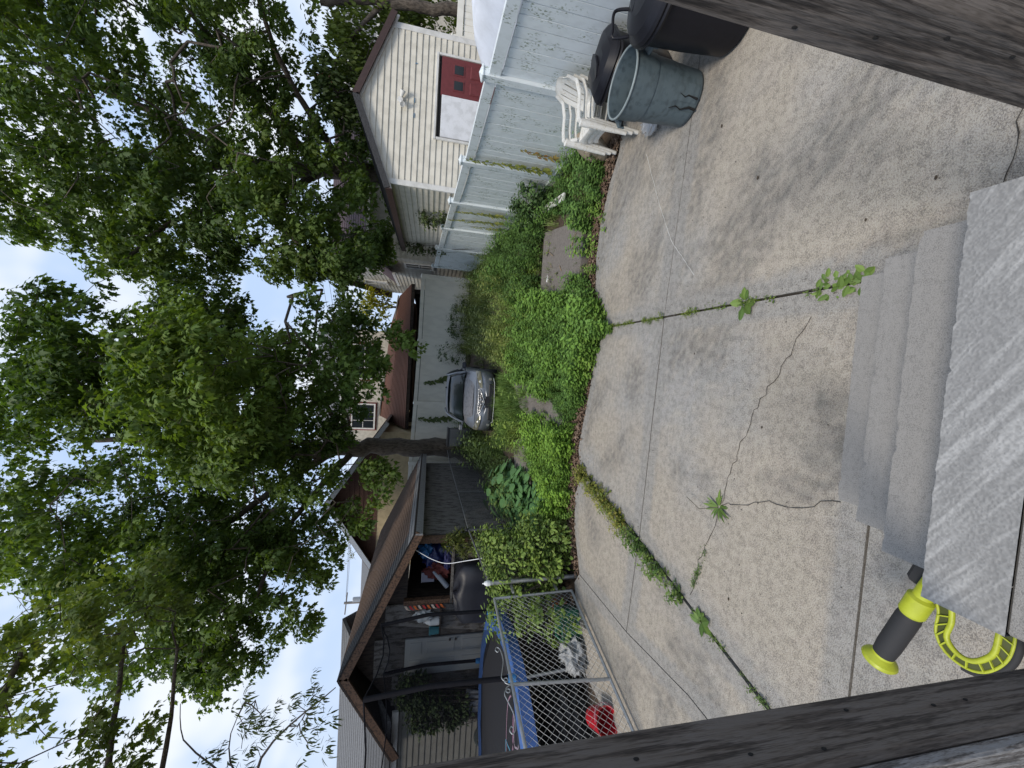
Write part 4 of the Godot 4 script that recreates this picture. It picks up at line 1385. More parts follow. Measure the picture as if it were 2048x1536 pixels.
	# nearer maple whose trunk stands outside the picture beyond the trampoline
	make_tree("maple_tree", "maple with wind blown branches reaching over the trampoline and shed roof", "",
		[[[Vector3(-9.6, 0.0, -3.6), Vector3(-9.5, 3.0, -3.8), Vector3(-9.1, 5.2, -4.2), Vector3(-8.4, 6.6, -4.8)], 0.24, 0.13],
		[[Vector3(-8.4, 6.6, -4.8), Vector3(-7.2, 7.6, -5.4), Vector3(-5.9, 8.0, -6.0), Vector3(-4.6, 8.0, -6.6)], 0.10, 0.03],
		[[Vector3(-8.8, 5.9, -4.5), Vector3(-7.6, 6.6, -5.6), Vector3(-6.2, 6.8, -6.4), Vector3(-4.8, 6.9, -6.8)], 0.09, 0.025],
		[[Vector3(-8.7, 6.1, -4.6), Vector3(-7.6, 6.2, -6.0), Vector3(-6.6, 6.3, -6.8), Vector3(-5.2, 6.4, -7.2)], 0.07, 0.02]],
		[[Vector3(-5.2, 7.6, -6.4), Vector3(1.5, 1.0, 1.2), 84], [Vector3(-4.5, 6.75, -6.8), Vector3(0.9, 0.5, 0.8), 30], [Vector3(-6.4, 6.95, -6.2), Vector3(1.2, 0.6, 1.0), 36], [Vector3(-7.4, 8.2, -5.4), Vector3(1.6, 1.0, 1.3), 50]],
		mp, 5, [Color(0.12, 0.17, 0.045), Color(0.24, 0.31, 0.08)], -0.2, 733, 0.02, 0.72)
	# drooping branch with narrow leaves from a tree outside the picture
	var nar := [leaf_cluster(LANCE, 9, 0.17, 0.10, 1.2, M.leaf), leaf_cluster(LANCE, 8, 0.15, 0.12, 1.0, M.leaf)]
	make_tree("young_tree", "slender tree with narrow drooping leaves hanging in front of the open sky", "",
		[[[Vector3(-9.0, 0.1, -6.7), Vector3(-8.8, 2.4, -6.7), Vector3(-8.2, 4.0, -6.6), Vector3(-7.4, 4.9, -6.5)], 0.09, 0.05],
		[[Vector3(-7.4, 4.9, -6.5), Vector3(-6.7, 4.8, -6.5), Vector3(-6.2, 4.4, -6.5), Vector3(-5.8, 3.9, -6.5), Vector3(-5.62, 3.7, -6.5)], 0.03, 0.008],
		[[Vector3(-7.2, 4.95, -6.5), Vector3(-6.6, 5.2, -6.4), Vector3(-6.1, 5.2, -6.4), Vector3(-5.8, 5.1, -6.4)], 0.02, 0.006],
		[[Vector3(-7.3, 5.0, -6.5), Vector3(-6.7, 5.5, -6.5), Vector3(-6.2, 5.9, -6.5), Vector3(-5.6, 5.95, -6.5)], 0.02, 0.005]],
		[[Vector3(-6.0, 4.9, -6.5), Vector3(0.55, 0.28, 0.3), 22], [Vector3(-6.1, 4.1, -6.5), Vector3(0.55, 0.3, 0.25), 22], [Vector3(-6.6, 5.3, -6.5), Vector3(0.3, 0.3, 0.3), 10]],
		nar, 2, [Color(0.07, 0.10, 0.045), Color(0.11, 0.15, 0.06)], -0.9, 811, 0.012, 0.8)
	# dark drooping tree at the right behind the garage
	var iv := [leaf_cluster(OVAL, 18, 0.13, 0.24, 1.8, M.leaf)]
	make_tree("ivy_tree", "dark leafy tree with ivy covered trunk beside the chimney house", "",
		[[[Vector3(10.35, 0.3, -12.0), Vector3(10.25, 2.6, -12.0), Vector3(10.2, 4.2, -12.1), Vector3(10.0, 6.0, -12.4)], 0.2, 0.1], [[Vector3(10.2, 4.2, -12.1), Vector3(9.2, 5.3, -12.6), Vector3(8.2, 5.9, -13.0)], 0.08, 0.02]],
		[[Vector3(10.6, 4.7, -13.2), Vector3(1.7, 1.5, 1.2), 130], [Vector3(8.6, 5.5, -13.2), Vector3(1.3, 0.85, 0.9), 90], [Vector3(9.6, 3.9, -13.4), Vector3(1.5, 0.8, 0.8), 70], [Vector3(11.4, 3.0, -13.4), Vector3(1.2, 1.3, 0.8), 50], [Vector3(7.8, 4.6, -14.2), Vector3(0.9, 0.6, 0.7), 30]],
		iv, 5, [Color(0.045, 0.08, 0.018), Color(0.16, 0.22, 0.04)], -0.3, 905)
	# yellow spring tree far behind the garage roof
	var yl := [leaf_cluster(OVAL, 14, 0.22, 0.4, 0.6, M.leaf)]
	make_tree("yellow_tree", "small yellow green spring tree above the rusty brown roof", "",
		[[[Vector3(3.3, 0.9, -24.5), Vector3(3.2, 3.4, -24.5), Vector3(3.0, 5.0, -24.5)], 0.12, 0.06]],
		[[Vector3(3.1, 5.9, -24.5), Vector3(1.0, 1.0, 0.8), 46]],
		yl, 2, [Color(0.22, 0.24, 0.03), Color(0.42, 0.40, 0.04)], -0.8, 990)
	make_tree("far_tree", "small pale feathery tree behind the brown gable house roof", "",
		[[[Vector3(-14.2, 0.9, -28.0), Vector3(-14.1, 4.5, -28.0), Vector3(-13.9, 6.8, -28.0)], 0.14, 0.05]],
		[[Vector3(-13.9, 7.9, -28.0), Vector3(0.9, 1.0, 0.7), 26]],
		yl, 1, [Color(0.16, 0.18, 0.09), Color(0.26, 0.27, 0.14)], -0.9, 991, 0.03, 0.5)

# ------------------------------------------------------------------ low plants
func herb(h: float, n: int, leaf: float, shape: Array, m: Material) -> ArrayMesh:
	var mb := MB.new()
	mb.col = Color(0.9, 0.9, 0.7)
	var lean := Vector3(rr(-0.15, 0.15), 0, rr(-0.15, 0.15)) * h
	mb.tube([Vector3(0, -0.03, 0), Vector3(0, h * 0.5, 0) + lean * 0.3, Vector3(0, h, 0) + lean], [0.004, 0.003, 0.0015], 3, false)
	for i in n:
		var f := pow((i + 0.6) / n, 0.8)
		var th := i * 2.4 + rr(-0.3, 0.3)
		var dir := Vector3(cos(th), rr(-0.1, 0.55), sin(th)).normalized()
		var t := rr(0.75, 1.25)
		mb.col = Color(t * rr(0.95, 1.1), t, t * rr(0.85, 1.1))
		add_leaf(mb, shape, Vector3(0, h * f, 0) + lean * f * f + dir * 0.01, dir, Vector3.UP + dir * 0.3, leaf * rr(0.7, 1.2) * (1.0 - 0.35 * f), rr(0.1, 0.4), rr(0.1, 0.6))
	return mb.mesh(m)

func tuft(h: float, n: int, w: float, m: Material, spread := 0.5) -> ArrayMesh:
	var mb := MB.new()
	for i in n:
		var th := rr(0, TAU)
		var dir := Vector3(cos(th), 0, sin(th))
		var sd := Vector3(-dir.z, 0, dir.x) * w
		var hh := h * rr(0.5, 1.1)
		var o := rr(0.15, 1.0) * spread
		var p0 := Vector3(rr(-0.03, 0.03), -0.03, rr(-0.03, 0.03))
		var p1 := p0 + Vector3.UP * hh * 0.55 + dir * hh * o * 0.35
		var p2 := p0 + Vector3.UP * hh * (1.0 - 0.25 * o) + dir * hh * o
		var t := rr(0.75, 1.25)
		mb.col = Color(t * rr(0.95, 1.15), t, t * 0.9)
		var nn := (Vector3.UP * 0.5 - dir).normalized()
		mb.put(p0 - sd, p0 + sd, p1 + sd * 0.8, nn, nn, nn)
		mb.put(p0 - sd, p1 + sd * 0.8, p1 - sd * 0.8, nn, nn, nn)
		mb.put(p1 - sd * 0.8, p1 + sd * 0.8, p2, nn, nn, nn)
	return mb.mesh(m)

func broad(n: int, size: float, h: float, shape: Array, m: Material) -> ArrayMesh:
	var mb := MB.new()
	for i in n:
		var th := i * 2.4 + rr(-0.3, 0.3)
		var f := float(i) / n
		var dir := Vector3(cos(th), 0, sin(th))
		var hh := h * lerpf(0.35, 1.0, f)
		var tip := dir * lerpf(0.3, 0.12, f) + Vector3.UP * hh
		mb.col = Color(0.8, 0.9, 0.6)
		mb.tube([Vector3(0, -0.03, 0), tip * Vector3(0.5, 0.65, 0.5), tip], 0.005, 3, false)
		var t := rr(0.8, 1.2)
		mb.col = Color(t, t, t * rr(0.9, 1.15))
		add_leaf(mb, shape, tip, dir + Vector3.DOWN * rr(0.0, 0.4), Vector3.UP + dir * 0.2, size * rr(0.7, 1.15), rr(0.05, 0.3), rr(0.1, 0.5))
	return mb.mesh(m)

func patch(called: String, label: String, poly: Array, density: float, meshes: Array, smin: float, smax: float, hues: Array, gap := -1.0, lift := 0.0) -> Node3D:
	# a stand of plants nobody could count: one object of stuff
	var o := thing(called, label, "weeds")
	o.set_meta("kind", "stuff")
	var mn: Vector2 = poly[0]
	var mx: Vector2 = poly[0]
	for p in poly:
		mn = mn.min(p); mx = mx.max(p)
	var n := int((mx.x - mn.x) * (mx.y - mn.y) * density)
	var xfs := []
	var cols := []
	for c in meshes.size():
		xfs.append([]); cols.append([])
	for i in n:
		var x := rr(mn.x, mx.x); var z := rr(mn.y, mx.y)
		var wob := Vector2(noise_b.get_noise_2d(x * 2.0, z * 2.0), noise_b.get_noise_2d(x * 2.0 + 90.0, z * 2.0)) * 0.25
		if not inside(poly, x + wob.x, z + wob.y): continue
		var d := noise_b.get_noise_2d(x * 1.4 + 33.0, z * 1.4)
		if d < gap: continue
		var c := rng.randi() % meshes.size()
		var s := rr(smin, smax) * (1.0 + 0.8 * d) * (1.35 if rng.randf() < 0.06 else 1.0)
		xfs[c].append(Transform3D((Basis(Vector3.UP, rr(0, TAU)) * Basis(Vector3.RIGHT, rr(-0.2, 0.2))).scaled(Vector3.ONE * s), Vector3(x, (gh(x, z) if z < -5.6 else maxf(gh(x, z), -0.02)) + lift, z)))
		cols[c].append((hues[0] as Color).lerp(hues[1], clampf(0.5 + d * 1.2 + rr(-0.3, 0.3), 0, 1)) * 1.25)
	for c in meshes.size():
		scatter("foliage", meshes[c], xfs[c], cols[c], o, "stuff")
	return o

func shrub(called: String, label: String, cat: String, blobs: Array, mesh_list: Array, hues: Array, seed_: int, leaf_scale := 1.0) -> void:
	rng.seed = seed_
	var c0: Vector3 = blobs[0][0]
	var base := Vector3(c0.x, gh(c0.x, c0.z), c0.z)
	var o := thing(called, label, cat, base)
	var st := MB.new()
	var xfs := []
	var cols := []
	for c in mesh_list.size():
		xfs.append([]); cols.append([])
	for b in blobs:
		for i in b[2]:
			var d := Vector3(rr(-1, 1), rr(-1, 1), rr(-1, 1))
			if d.length() > 1.0: d = d.normalized() * rr(0.6, 1.0)
			d = d.normalized() * pow(d.length(), 0.6)
			var p: Vector3 = b[0] + d * b[1]
			if p.y < base.y + 0.03: continue
			if i % 4 == 0:
				var foot := Vector3(lerpf(p.x, c0.x, 0.45), base.y - 0.03, lerpf(p.z, c0.z, 0.45))
				st.tube([foot - base, (foot + p) * 0.5 + Vector3(rr(-0.06, 0.06), 0.08, rr(-0.06, 0.06)) - base, p - base], [0.009, 0.006, 0.003], 3, false)
			var c := rng.randi() % mesh_list.size()
			xfs[c].append(Transform3D((Basis(Vector3.UP, rr(0, TAU)) * Basis(Vector3.RIGHT, rr(-0.6, 0.6))).scaled(Vector3.ONE * rr(0.7, 1.25) * leaf_scale), p - base))
			cols[c].append((hues[0] as Color).lerp(hues[1], clampf(0.5 + rr(-0.5, 0.5), 0, 1)))
	part("stems", st, M.bark, o)
	for c in mesh_list.size():
		scatter("foliage", mesh_list[c], xfs[c], cols[c], o, "stuff")

func vine(label: String, a: Vector3, b: Vector3, nrm: Vector3, n: int, size: float, cols: Array) -> void:
	n = int(n * 1.6)
	size *= 1.25
	# creeper climbing from a up to b
	var o := thing("creeper_vine", label, "vine", a)
	var st := MB.new()
	var pts := []
	var m := 12
	for i in m + 1:
		var f := float(i) / m
		pts.append((b - a) * f + nrm * 0.012 + nrm.cross(Vector3.UP) * 0.035 * noise_b.get_noise_1d(i * 1.1 + a.z * 5.0))
	st.tube(pts, 0.005, 4, false)
	part("stem", st, M.bark, o)
	for i in n:
		var f := (i + rr(0.0, 0.8)) / n
		var p: Vector3 = pts[int(f * m)].lerp(pts[mini(int(f * m) + 1, m)], fmod(f * m, 1.0))
		var side := nrm.cross(Vector3.UP) * rr(-1, 1)
		var mb := MB.new()
		var t := rr(0.0, 1.0)
		mb.col = (cols[0] as Color).lerp(cols[1], t)
		add_leaf(mb, OVAL if i % 3 else MAPLE, p + nrm * 0.015 + side * 0.03, (side + Vector3.DOWN * rr(0.3, 1.2) + nrm * 0.35), nrm + Vector3.UP * 0.6, size * rr(0.7, 1.2) * (1.15 - 0.6 * f), 0.3, 0.3)
		part("leaf", mb, M.weed, o)

func make_weeds() -> void:
	rng.seed = 4242
	var ga := Color(0.075, 0.15, 0.03)
	var gb := Color(0.15, 0.27, 0.045)
	var mug := [herb(0.32, 22, 0.066, MAPLE, M.weed), herb(0.27, 20, 0.06, MAPLE, M.weed), herb(0.36, 22, 0.062, OVAL, M.weed)]
	var small := [herb(0.16, 10, 0.05, OVAL, M.weed), herb(0.12, 9, 0.045, ROUND, M.weed)]
	var tall := [herb(0.55, 20, 0.09, LANCE, M.weed), herb(0.5, 18, 0.10, OVAL, M.weed)]
	var grass := [tuft(0.42, 22, 0.0035, M.weed, 0.7), tuft(0.34, 20, 0.003, M.weed, 0.9)]
	var burd := [broad(11, 0.16, 0.45, ROUND, M.weed), broad(10, 0.14, 0.38, ROUND, M.weed)]
	patch("weeds", "dense bright green leafy weeds at the middle edge of the concrete patio", v2([1.45, -5.6, 0.72, -5.1, 0.57, -4.75, 0.38, -5.25, -0.18, -5.5, -0.7, -5.6, -0.95, -6.0, -0.6, -6.96, -0.4, -8.4, 0.2, -9.4, 1.6, -9.2, 1.65, -7.6, 1.35, -6.9, 1.45, -6.1]), 270, mug, 0.75, 1.2, [ga, gb])
	patch("weeds", "yellow green leafy weeds at the patio edge before the old slab and shrub", v2([-0.87, -5.75, -1.09, -5.95, -1.49, -5.75, -1.68, -5.7, -2.2, -5.75, -2.85, -6.2, -2.3, -7.4, -1.58, -7.8, -1.02, -7.5, -1.04, -6.38]), 270, mug, 0.7, 1.15, [Color(0.10, 0.19, 0.03), Color(0.19, 0.33, 0.045)])
	patch("weeds", "tangled green weeds along the vinyl fence beside the white chairs", v2([3.65, -5.7, 3.2, -5.3, 2.75, -5.4, 2.3, -5.6, 1.9, -5.7, 2.19, -5.9, 2.55, -6.3, 2.8, -7.0, 3.66, -9.0]), 190, mug + small, 0.7, 1.1, [Color(0.06, 0.13, 0.03), Color(0.12, 0.22, 0.045)])
	patch("weeds", "dark green weeds between the vinyl fence and the buried slab", v2([3.66, -12.5, 3.66, -8.6, 2.85, -7.44, 2.75, -7.9, 1.5, -7.9, 1.6, -9.3, 2.0, -11.0, 2.6, -13.0]), 120, mug + tall, 0.8, 1.3, [Color(0.05, 0.105, 0.025), Color(0.10, 0.19, 0.035)])
	patch("weeds", "tall mixed yellowish grass and weeds before the far fence", v2([3.66, -16.2, 3.6, -12.6, 2.1, -9.6, 0.32, -8.9, 0.0, -9.8, 0.2, -12.0, 0.3, -16.2]), 60, grass + tall + small, 0.8, 1.35, [Color(0.08, 0.14, 0.03), Color(0.22, 0.26, 0.07)])
	patch("grass", "long green grass growing in front of the parked car", v2([-0.3, -10.6, -0.35, -8.6, -1.0, -7.9, -1.7, -8.9, -2.28, -9.7, -2.3, -10.6]), 130, grass, 0.7, 1.1, [Color(0.07, 0.14, 0.03), Color(0.15, 0.25, 0.05)])
	patch("weeds", "low mixed ground cover between chain link fence and big maple", v2([-2.2, -15.8, -2.4, -9.8, -2.5, -8.6, -2.8, -7.3, -3.4, -7.4, -3.4, -15.8]), 120, small + [grass[1]] + [tall[1]], 0.7, 1.4, [Color(0.06, 0.10, 0.03), Color(0.13, 0.20, 0.05)])
	patch("weeds", "broad leaved dark green burdock plants beside the chain link fence", v2([-2.75, -9.4, -2.45, -6.6, -3.0, -6.2, -3.4, -6.4, -3.4, -9.3]), 48, burd, 0.75, 1.2, [Color(0.05, 0.12, 0.04), Color(0.09, 0.19, 0.065)])
	patch("weeds", "thin ground cover in the bare yard around the buried slabs", v2([3.6, -16.2, 3.6, -5.75, -3.35, -5.9, -3.35, -16.2]), 34, small + [grass[1]], 0.5, 1.0, [Color(0.07, 0.12, 0.03), Color(0.16, 0.20, 0.06)], -0.1)
	patch("weeds", "weedy growth under the trampoline and along the shed", v2([-3.5, -8.2, -3.5, -5.6, -4.4, -5.2, -9.5, -4.0, -9.5, -8.1]), 10, small, 0.6, 1.2, [Color(0.05, 0.09, 0.03), Color(0.10, 0.16, 0.05)])
	patch("weeds", "ragged mixed weeds with tall shoots between the bright weeds and the car", v2([2.2, -8.0, 1.3, -7.2, 0.2, -8.2, -0.5, -8.6, -0.8, -7.8, -1.6, -7.9, -2.5, -8.6, -2.4, -9.6, -1.8, -9.2, -0.3, -9.4, 0.0, -11.0, 1.2, -11.0, 2.4, -9.6]), 70, mug + tall + small + grass, 0.5, 1.15, [Color(0.08, 0.14, 0.03), Color(0.19, 0.27, 0.05)], -0.12)
	patch("weeds", "scattered sprigs of weed spilling over the patio edge", v2([3.2, -5.2, 2.2, -5.3, 1.4, -5.35, 0.8, -5.0, 0.2, -5.2, -0.9, -5.45, -1.5, -5.6, -2.6, -5.5, -2.6, -5.85, -1.2, -5.9, 0.3, -5.6, 1.3, -5.75, 2.4, -5.75, 3.3, -5.5]), 60, small + [mug[1]], 0.5, 1.0, [Color(0.07, 0.14, 0.03), Color(0.17, 0.28, 0.05)], 0.02)
	# dead leaves along the patio edge
	var dead := []
	for k in 3:
		var mb := MB.new()
		add_leaf(mb, OVAL if k < 2 else MAPLE, Vector3.ZERO, Vector3(1, 0.1, 0), Vector3.UP, 0.05, 0.5, 0.6 * (k - 1))
		dead.append(mb.mesh(M.litter))
	var lit := thing("leaf_litter", "brown dead leaves gathered along the edge of the patio", "leaves")
	lit.set_meta("kind", "stuff")
	var edge := v2([3.35, -5.1, 2.75, -5.36, 2.2, -5.58, 1.7, -5.65, 1.2, -5.58, 0.75, -5.25, 0.35, -5.4, -0.5, -5.6, -1.3, -5.82, -1.6, -5.75, -2.05, -5.82, -2.6, -5.75, -3.2, -5.45])
	for c in 3:
		var xfs := []
		var cols := []
		for i in 1500:
			var s := rng.randi() % (edge.size() - 1)
			var p: Vector2 = (edge[s] as Vector2).lerp(edge[s + 1], rr(0, 1)) + Vector2(rr(-0.1, 0.1), rng.randfn(0.0, 0.09))
			var y := maxf(gh(p.x, p.y), -0.1) + rr(0.0, 0.07)
			xfs.append(Transform3D((Basis(Vector3.UP, rr(0, TAU)) * Basis(Vector3.RIGHT, rr(-0.8, 0.8))).scaled(Vector3.ONE * rr(0.5, 1.2)), Vector3(p.x, y, p.y)))
			cols.append(Color(0.10, 0.06, 0.04).lerp(Color(0.30, 0.22, 0.16), rr(0, 1) * rr(0, 1)))
		scatter("dead_leaves", dead[c], xfs, cols, lit, "stuff")
	# shrubs by the gate
	var rl := [leaf_cluster(ROUND, 14, 0.06, 0.11, 0.3, M.weed), leaf_cluster(OVAL, 14, 0.065, 0.12, 0.3, M.weed)]
	shrub("gate_shrub", "yellow green round leaved shrub growing through the chain link by gate", "shrub",
		[[Vector3(-3.45, 0.72, -6.1), Vector3(0.62, 0.72, 0.75), 330], [Vector3(-3.05, 0.45, -5.95), Vector3(0.6, 0.5, 0.5), 190], [Vector3(-3.55, 0.9, -7.0), Vector3(0.4, 0.55, 0.5), 110], [Vector3(-3.95, 1.05, -5.6), Vector3(0.3, 0.35, 0.25), 40], [Vector3(-3.75, 0.5, -5.05), Vector3(0.22, 0.4, 0.28), 34]],
		rl, [Color(0.09, 0.15, 0.03), Color(0.22, 0.32, 0.06)], 61, 1.0)
	shrub("low_shrub", "dark green shrub with rounded leaves behind the white plank", "shrub",
		[[Vector3(3.35, 0.55, -7.9), Vector3(0.35, 0.45, 0.55), 120]], rl, [Color(0.04, 0.085, 0.025), Color(0.085, 0.16, 0.04)], 62)
	shrub("fence_shrub", "loose weedy shrub with bare twigs under the far vinyl fence", "shrub",
		[[Vector3(1.7, 1.35, -16.0), Vector3(0.9, 0.55, 0.35), 90], [Vector3(0.3, 1.6, -16.0), Vector3(0.5, 0.7, 0.3), 36]], rl, [Color(0.04, 0.08, 0.02), Color(0.10, 0.16, 0.04)], 63, 1.1)
	shrub("conifer_shrub", "small dark olive evergreen shrub at the corner of the shed", "shrub",
		[[Vector3(-3.85, 1.35, -7.85), Vector3(0.26, 0.62, 0.26), 150]], [leaf_cluster(LANCE, 22, 0.09, 0.07, 0.2, M.weed)], [Color(0.055, 0.075, 0.015), Color(0.13, 0.15, 0.025)], 64)
	shrub("garage_vine", "leafy vine with bare twigs climbing the garage side wall", "vine",
		[[Vector3(3.86, 2.5, -10.9), Vector3(0.12, 0.5, 0.65), 60], [Vector3(3.84, 2.9, -13.8), Vector3(0.18, 1.0, 0.3), 70]], rl, [Color(0.04, 0.07, 0.02), Color(0.11, 0.15, 0.04)], 65, 1.1)
	shrub("wall_vine", "dark vine covering the grey building wall behind the trampoline", "vine",
		[[Vector3(-7.75, 1.9, -8.0), Vector3(0.42, 0.75, 0.14), 190], [Vector3(-7.2, 2.45, -7.98), Vector3(0.4, 0.4, 0.12), 80]], rl, [Color(0.03, 0.055, 0.018), Color(0.075, 0.12, 0.03)], 66, 1.1)
	# creepers on the fences
	rng.seed = 99
	var vc := [Color(0.10, 0.13, 0.025), Color(0.24, 0.25, 0.05)]
	vine("long yellowish creeper climbing the white vinyl fence near the weeds", Vector3(3.66, 0.45, -7.05), Vector3(3.66, 1.98, -7.1), Vector3.LEFT, 40, 0.10, vc)
	vine("short reddish creeper on the vinyl fence beside the long creeper", Vector3(3.66, 0.4, -6.6), Vector3(3.66, 1.1, -6.5), Vector3.LEFT, 18, 0.08, [Color(0.2, 0.10, 0.03), Color(0.22, 0.2, 0.05)])
	vine("green creeper on the vinyl fence just past the third fence post", Vector3(3.66, 0.8, -9.5), Vector3(3.66, 2.06, -9.6), Vector3.LEFT, 32, 0.10, vc)
	vine("taller creeper reaching the top rail of the vinyl fence", Vector3(3.66, 0.8, -10.0), Vector3(3.66, 2.17, -10.2), Vector3.LEFT, 34, 0.10, vc)
	vine("low thin creeper on the vinyl fence past the tallest creeper", Vector3(3.66, 0.75, -10.4), Vector3(3.66, 1.55, -10.5), Vector3.LEFT, 18, 0.09, vc)
	vine("small creeper on the last bays of the vinyl fence", Vector3(3.66, 0.6, -13.4), Vector3(3.66, 1.35, -13.1), Vector3.LEFT, 18, 0.10, vc)
	vine("dark creeper on the far fence above the car roof", Vector3(-0.75, 1.6, -16.42), Vector3(-1.08, 2.68, -16.42), Vector3.BACK, 30, 0.14, [Color(0.05, 0.08, 0.02), Color(0.10, 0.14, 0.03)])
	vine("dark creeper on the far fence beside the big maple", Vector3(-2.55, 1.5, -16.42), Vector3(-2.6, 2.85, -16.42), Vector3.BACK, 34, 0.14, [Color(0.05, 0.08, 0.02), Color(0.10, 0.14, 0.03)])
	# weeds in the joints and cracks
	var jh := [Color(0.08, 0.15, 0.03), Color(0.17, 0.26, 0.05)]
	var spots := [[Vector3(0.6, -0.01, -2.58), 0.13, 9, "dandelion rosette with broad leaves in the lengthwise patio joint"], [Vector3(-1.08, 0.0, -2.64), 0.13, 16, "spiky green weed tuft where the patio cracks meet"], [Vector3(0.62, 0.0, -1.78), 0.065, 26, "leafy weed in the joint touching the bottom step"], [Vector3(0.6, 0.0, -1.93), 0.055, 20, "small leafy weed in the joint near the bottom step"], [Vector3(-2.13, 0.0, -2.72), 0.12, 16, "clump of round leaved weed at the end of the weedy joint"]]
	for s in spots:
		var o := thing("joint_weed", s[3], "weed", s[0])
		var mb := MB.new()
		for i in s[2]:
			var th: float = i * 2.4
			var dir := Vector3(cos(th), rr(0.15, 0.8), sin(th)).normalized()
			var t := rr(0.0, 1.0)
			mb.col = (jh[0] as Color).lerp(jh[1], t)
			add_leaf(mb, LANCE if s[2] == 16 and s[0].x > -2 else OVAL, dir * 0.01 + (Vector3(rr(-0.06, 0.06), 0, rr(-0.08, 0.08)) if s[2] >= 20 else Vector3.ZERO), dir, Vector3.UP, s[1] * rr(0.6, 1.15), 0.25, 0.4)
		part("leaves", mb, M.weed, o)
		if s[2] == 16 and s[0].x > -2:
			var sk := MB.new()
			sk.col = Color(0.10, 0.09, 0.06)
			sk.tube([Vector3.ZERO, Vector3(-0.06, 0.09, -0.12), Vector3(-0.02, 0.08, -0.3)], 0.003, 4, false)
			part("flower_stalk", sk, M.vcol, o)
	var moss := [tuft(0.05, 14, 0.004, M.weed, 1.2), herb(0.05, 7, 0.03, OVAL, M.weed)]
	joint_growth("moss and small weeds filling the lengthwise joint of the patio", v2([0.6, -4.9, 0.6, -3.2]), 0.016, 150, moss, [Color(0.10, 0.16, 0.02), Color(0.20, 0.25, 0.04)], 0.55, 1.1)
	joint_growth("sparse small weeds in the near half of the lengthwise joint", v2([0.6, -3.2, 0.6, -1.65]), 0.014, 60, moss, [Color(0.08, 0.14, 0.02), Color(0.16, 0.22, 0.04)], 0.5, 1.2)
	joint_growth("yellow and green weeds growing along the slanting joint beside the walk", v2([-1.6, -5.5, -1.9, -3.95]), 0.06, 420, moss + [small[0]], [Color(0.12, 0.17, 0.03), Color(0.30, 0.28, 0.06)], 0.6, 1.3)
	joint_growth("green weeds along the slanting joint where the transverse joint ends", v2([-1.9, -3.95, -2.08, -2.95]), 0.04, 170, moss + [small[0]], [Color(0.07, 0.14, 0.03), Color(0.16, 0.23, 0.05)], 0.6, 1.3)
	joint_growth("thin weeds in the slanting joint near the porch post", v2([-2.1, -2.9, -2.32, -1.6]), 0.02, 70, moss, [Color(0.07, 0.13, 0.03), Color(0.14, 0.20, 0.05)], 0.5, 1.1)
	joint_growth("tiny weeds growing in the patio crack beside the spiky tuft", v2([-1.45, -2.72, -2.0, -2.88]), 0.02, 40, moss, [Color(0.07, 0.13, 0.03), Color(0.14, 0.22, 0.05)], 0.5, 1.0)

func joint_growth(label: String, pts: Array, w: float, n: int, meshes: Array, hues: Array, s0: float, s1: float) -> void:
	var o := thing("joint_weeds", label, "weeds")
	o.set_meta("kind", "stuff")
	for c in meshes.size():
		var xfs := []
		var cols := []
		for i in n / meshes.size():
			var f := rr(0, 1)
			if noise_b.get_noise_1d(f * 9.0 + n) < -0.22: continue
			var p: Vector2 = (pts[0] as Vector2).lerp(pts[1], f) + Vector2(rng.randfn(0, w), rng.randfn(0, w * 0.3))
			xfs.append(Transform3D(Basis(Vector3.UP, rr(0, TAU)).scaled(Vector3.ONE * rr(s0, s1)), Vector3(p.x, 0.0, p.y)))
			cols.append((hues[0] as Color).lerp(hues[1], rr(0, 1)))
		scatter("foliage", meshes[c], xfs, cols, o, "stuff")

# ------------------------------------------------------------------ the car
func loft(mb: MB, stations: Array) -> void:
	# stations: [z, [[x, y], ...]] half profiles from the bottom centre to the top centre, mirrored
	var rows := []
	for s in stations:
		var full := []
		for p in s[1]: full.append(Vector3(-p[0], p[1], s[0]))
		for i in range(s[1].size() - 1, -1, -1): full.append(Vector3(s[1][i][0], s[1][i][1], s[0]))
		rows.append(full)
	var nu: int = rows[0].size() - 1
	var nv: int = rows.size() - 1
	mb.grid(nu, nv, func(u: float, v: float) -> Vector3: return rows[int(round(v * nv))][int(round(u * nu))])

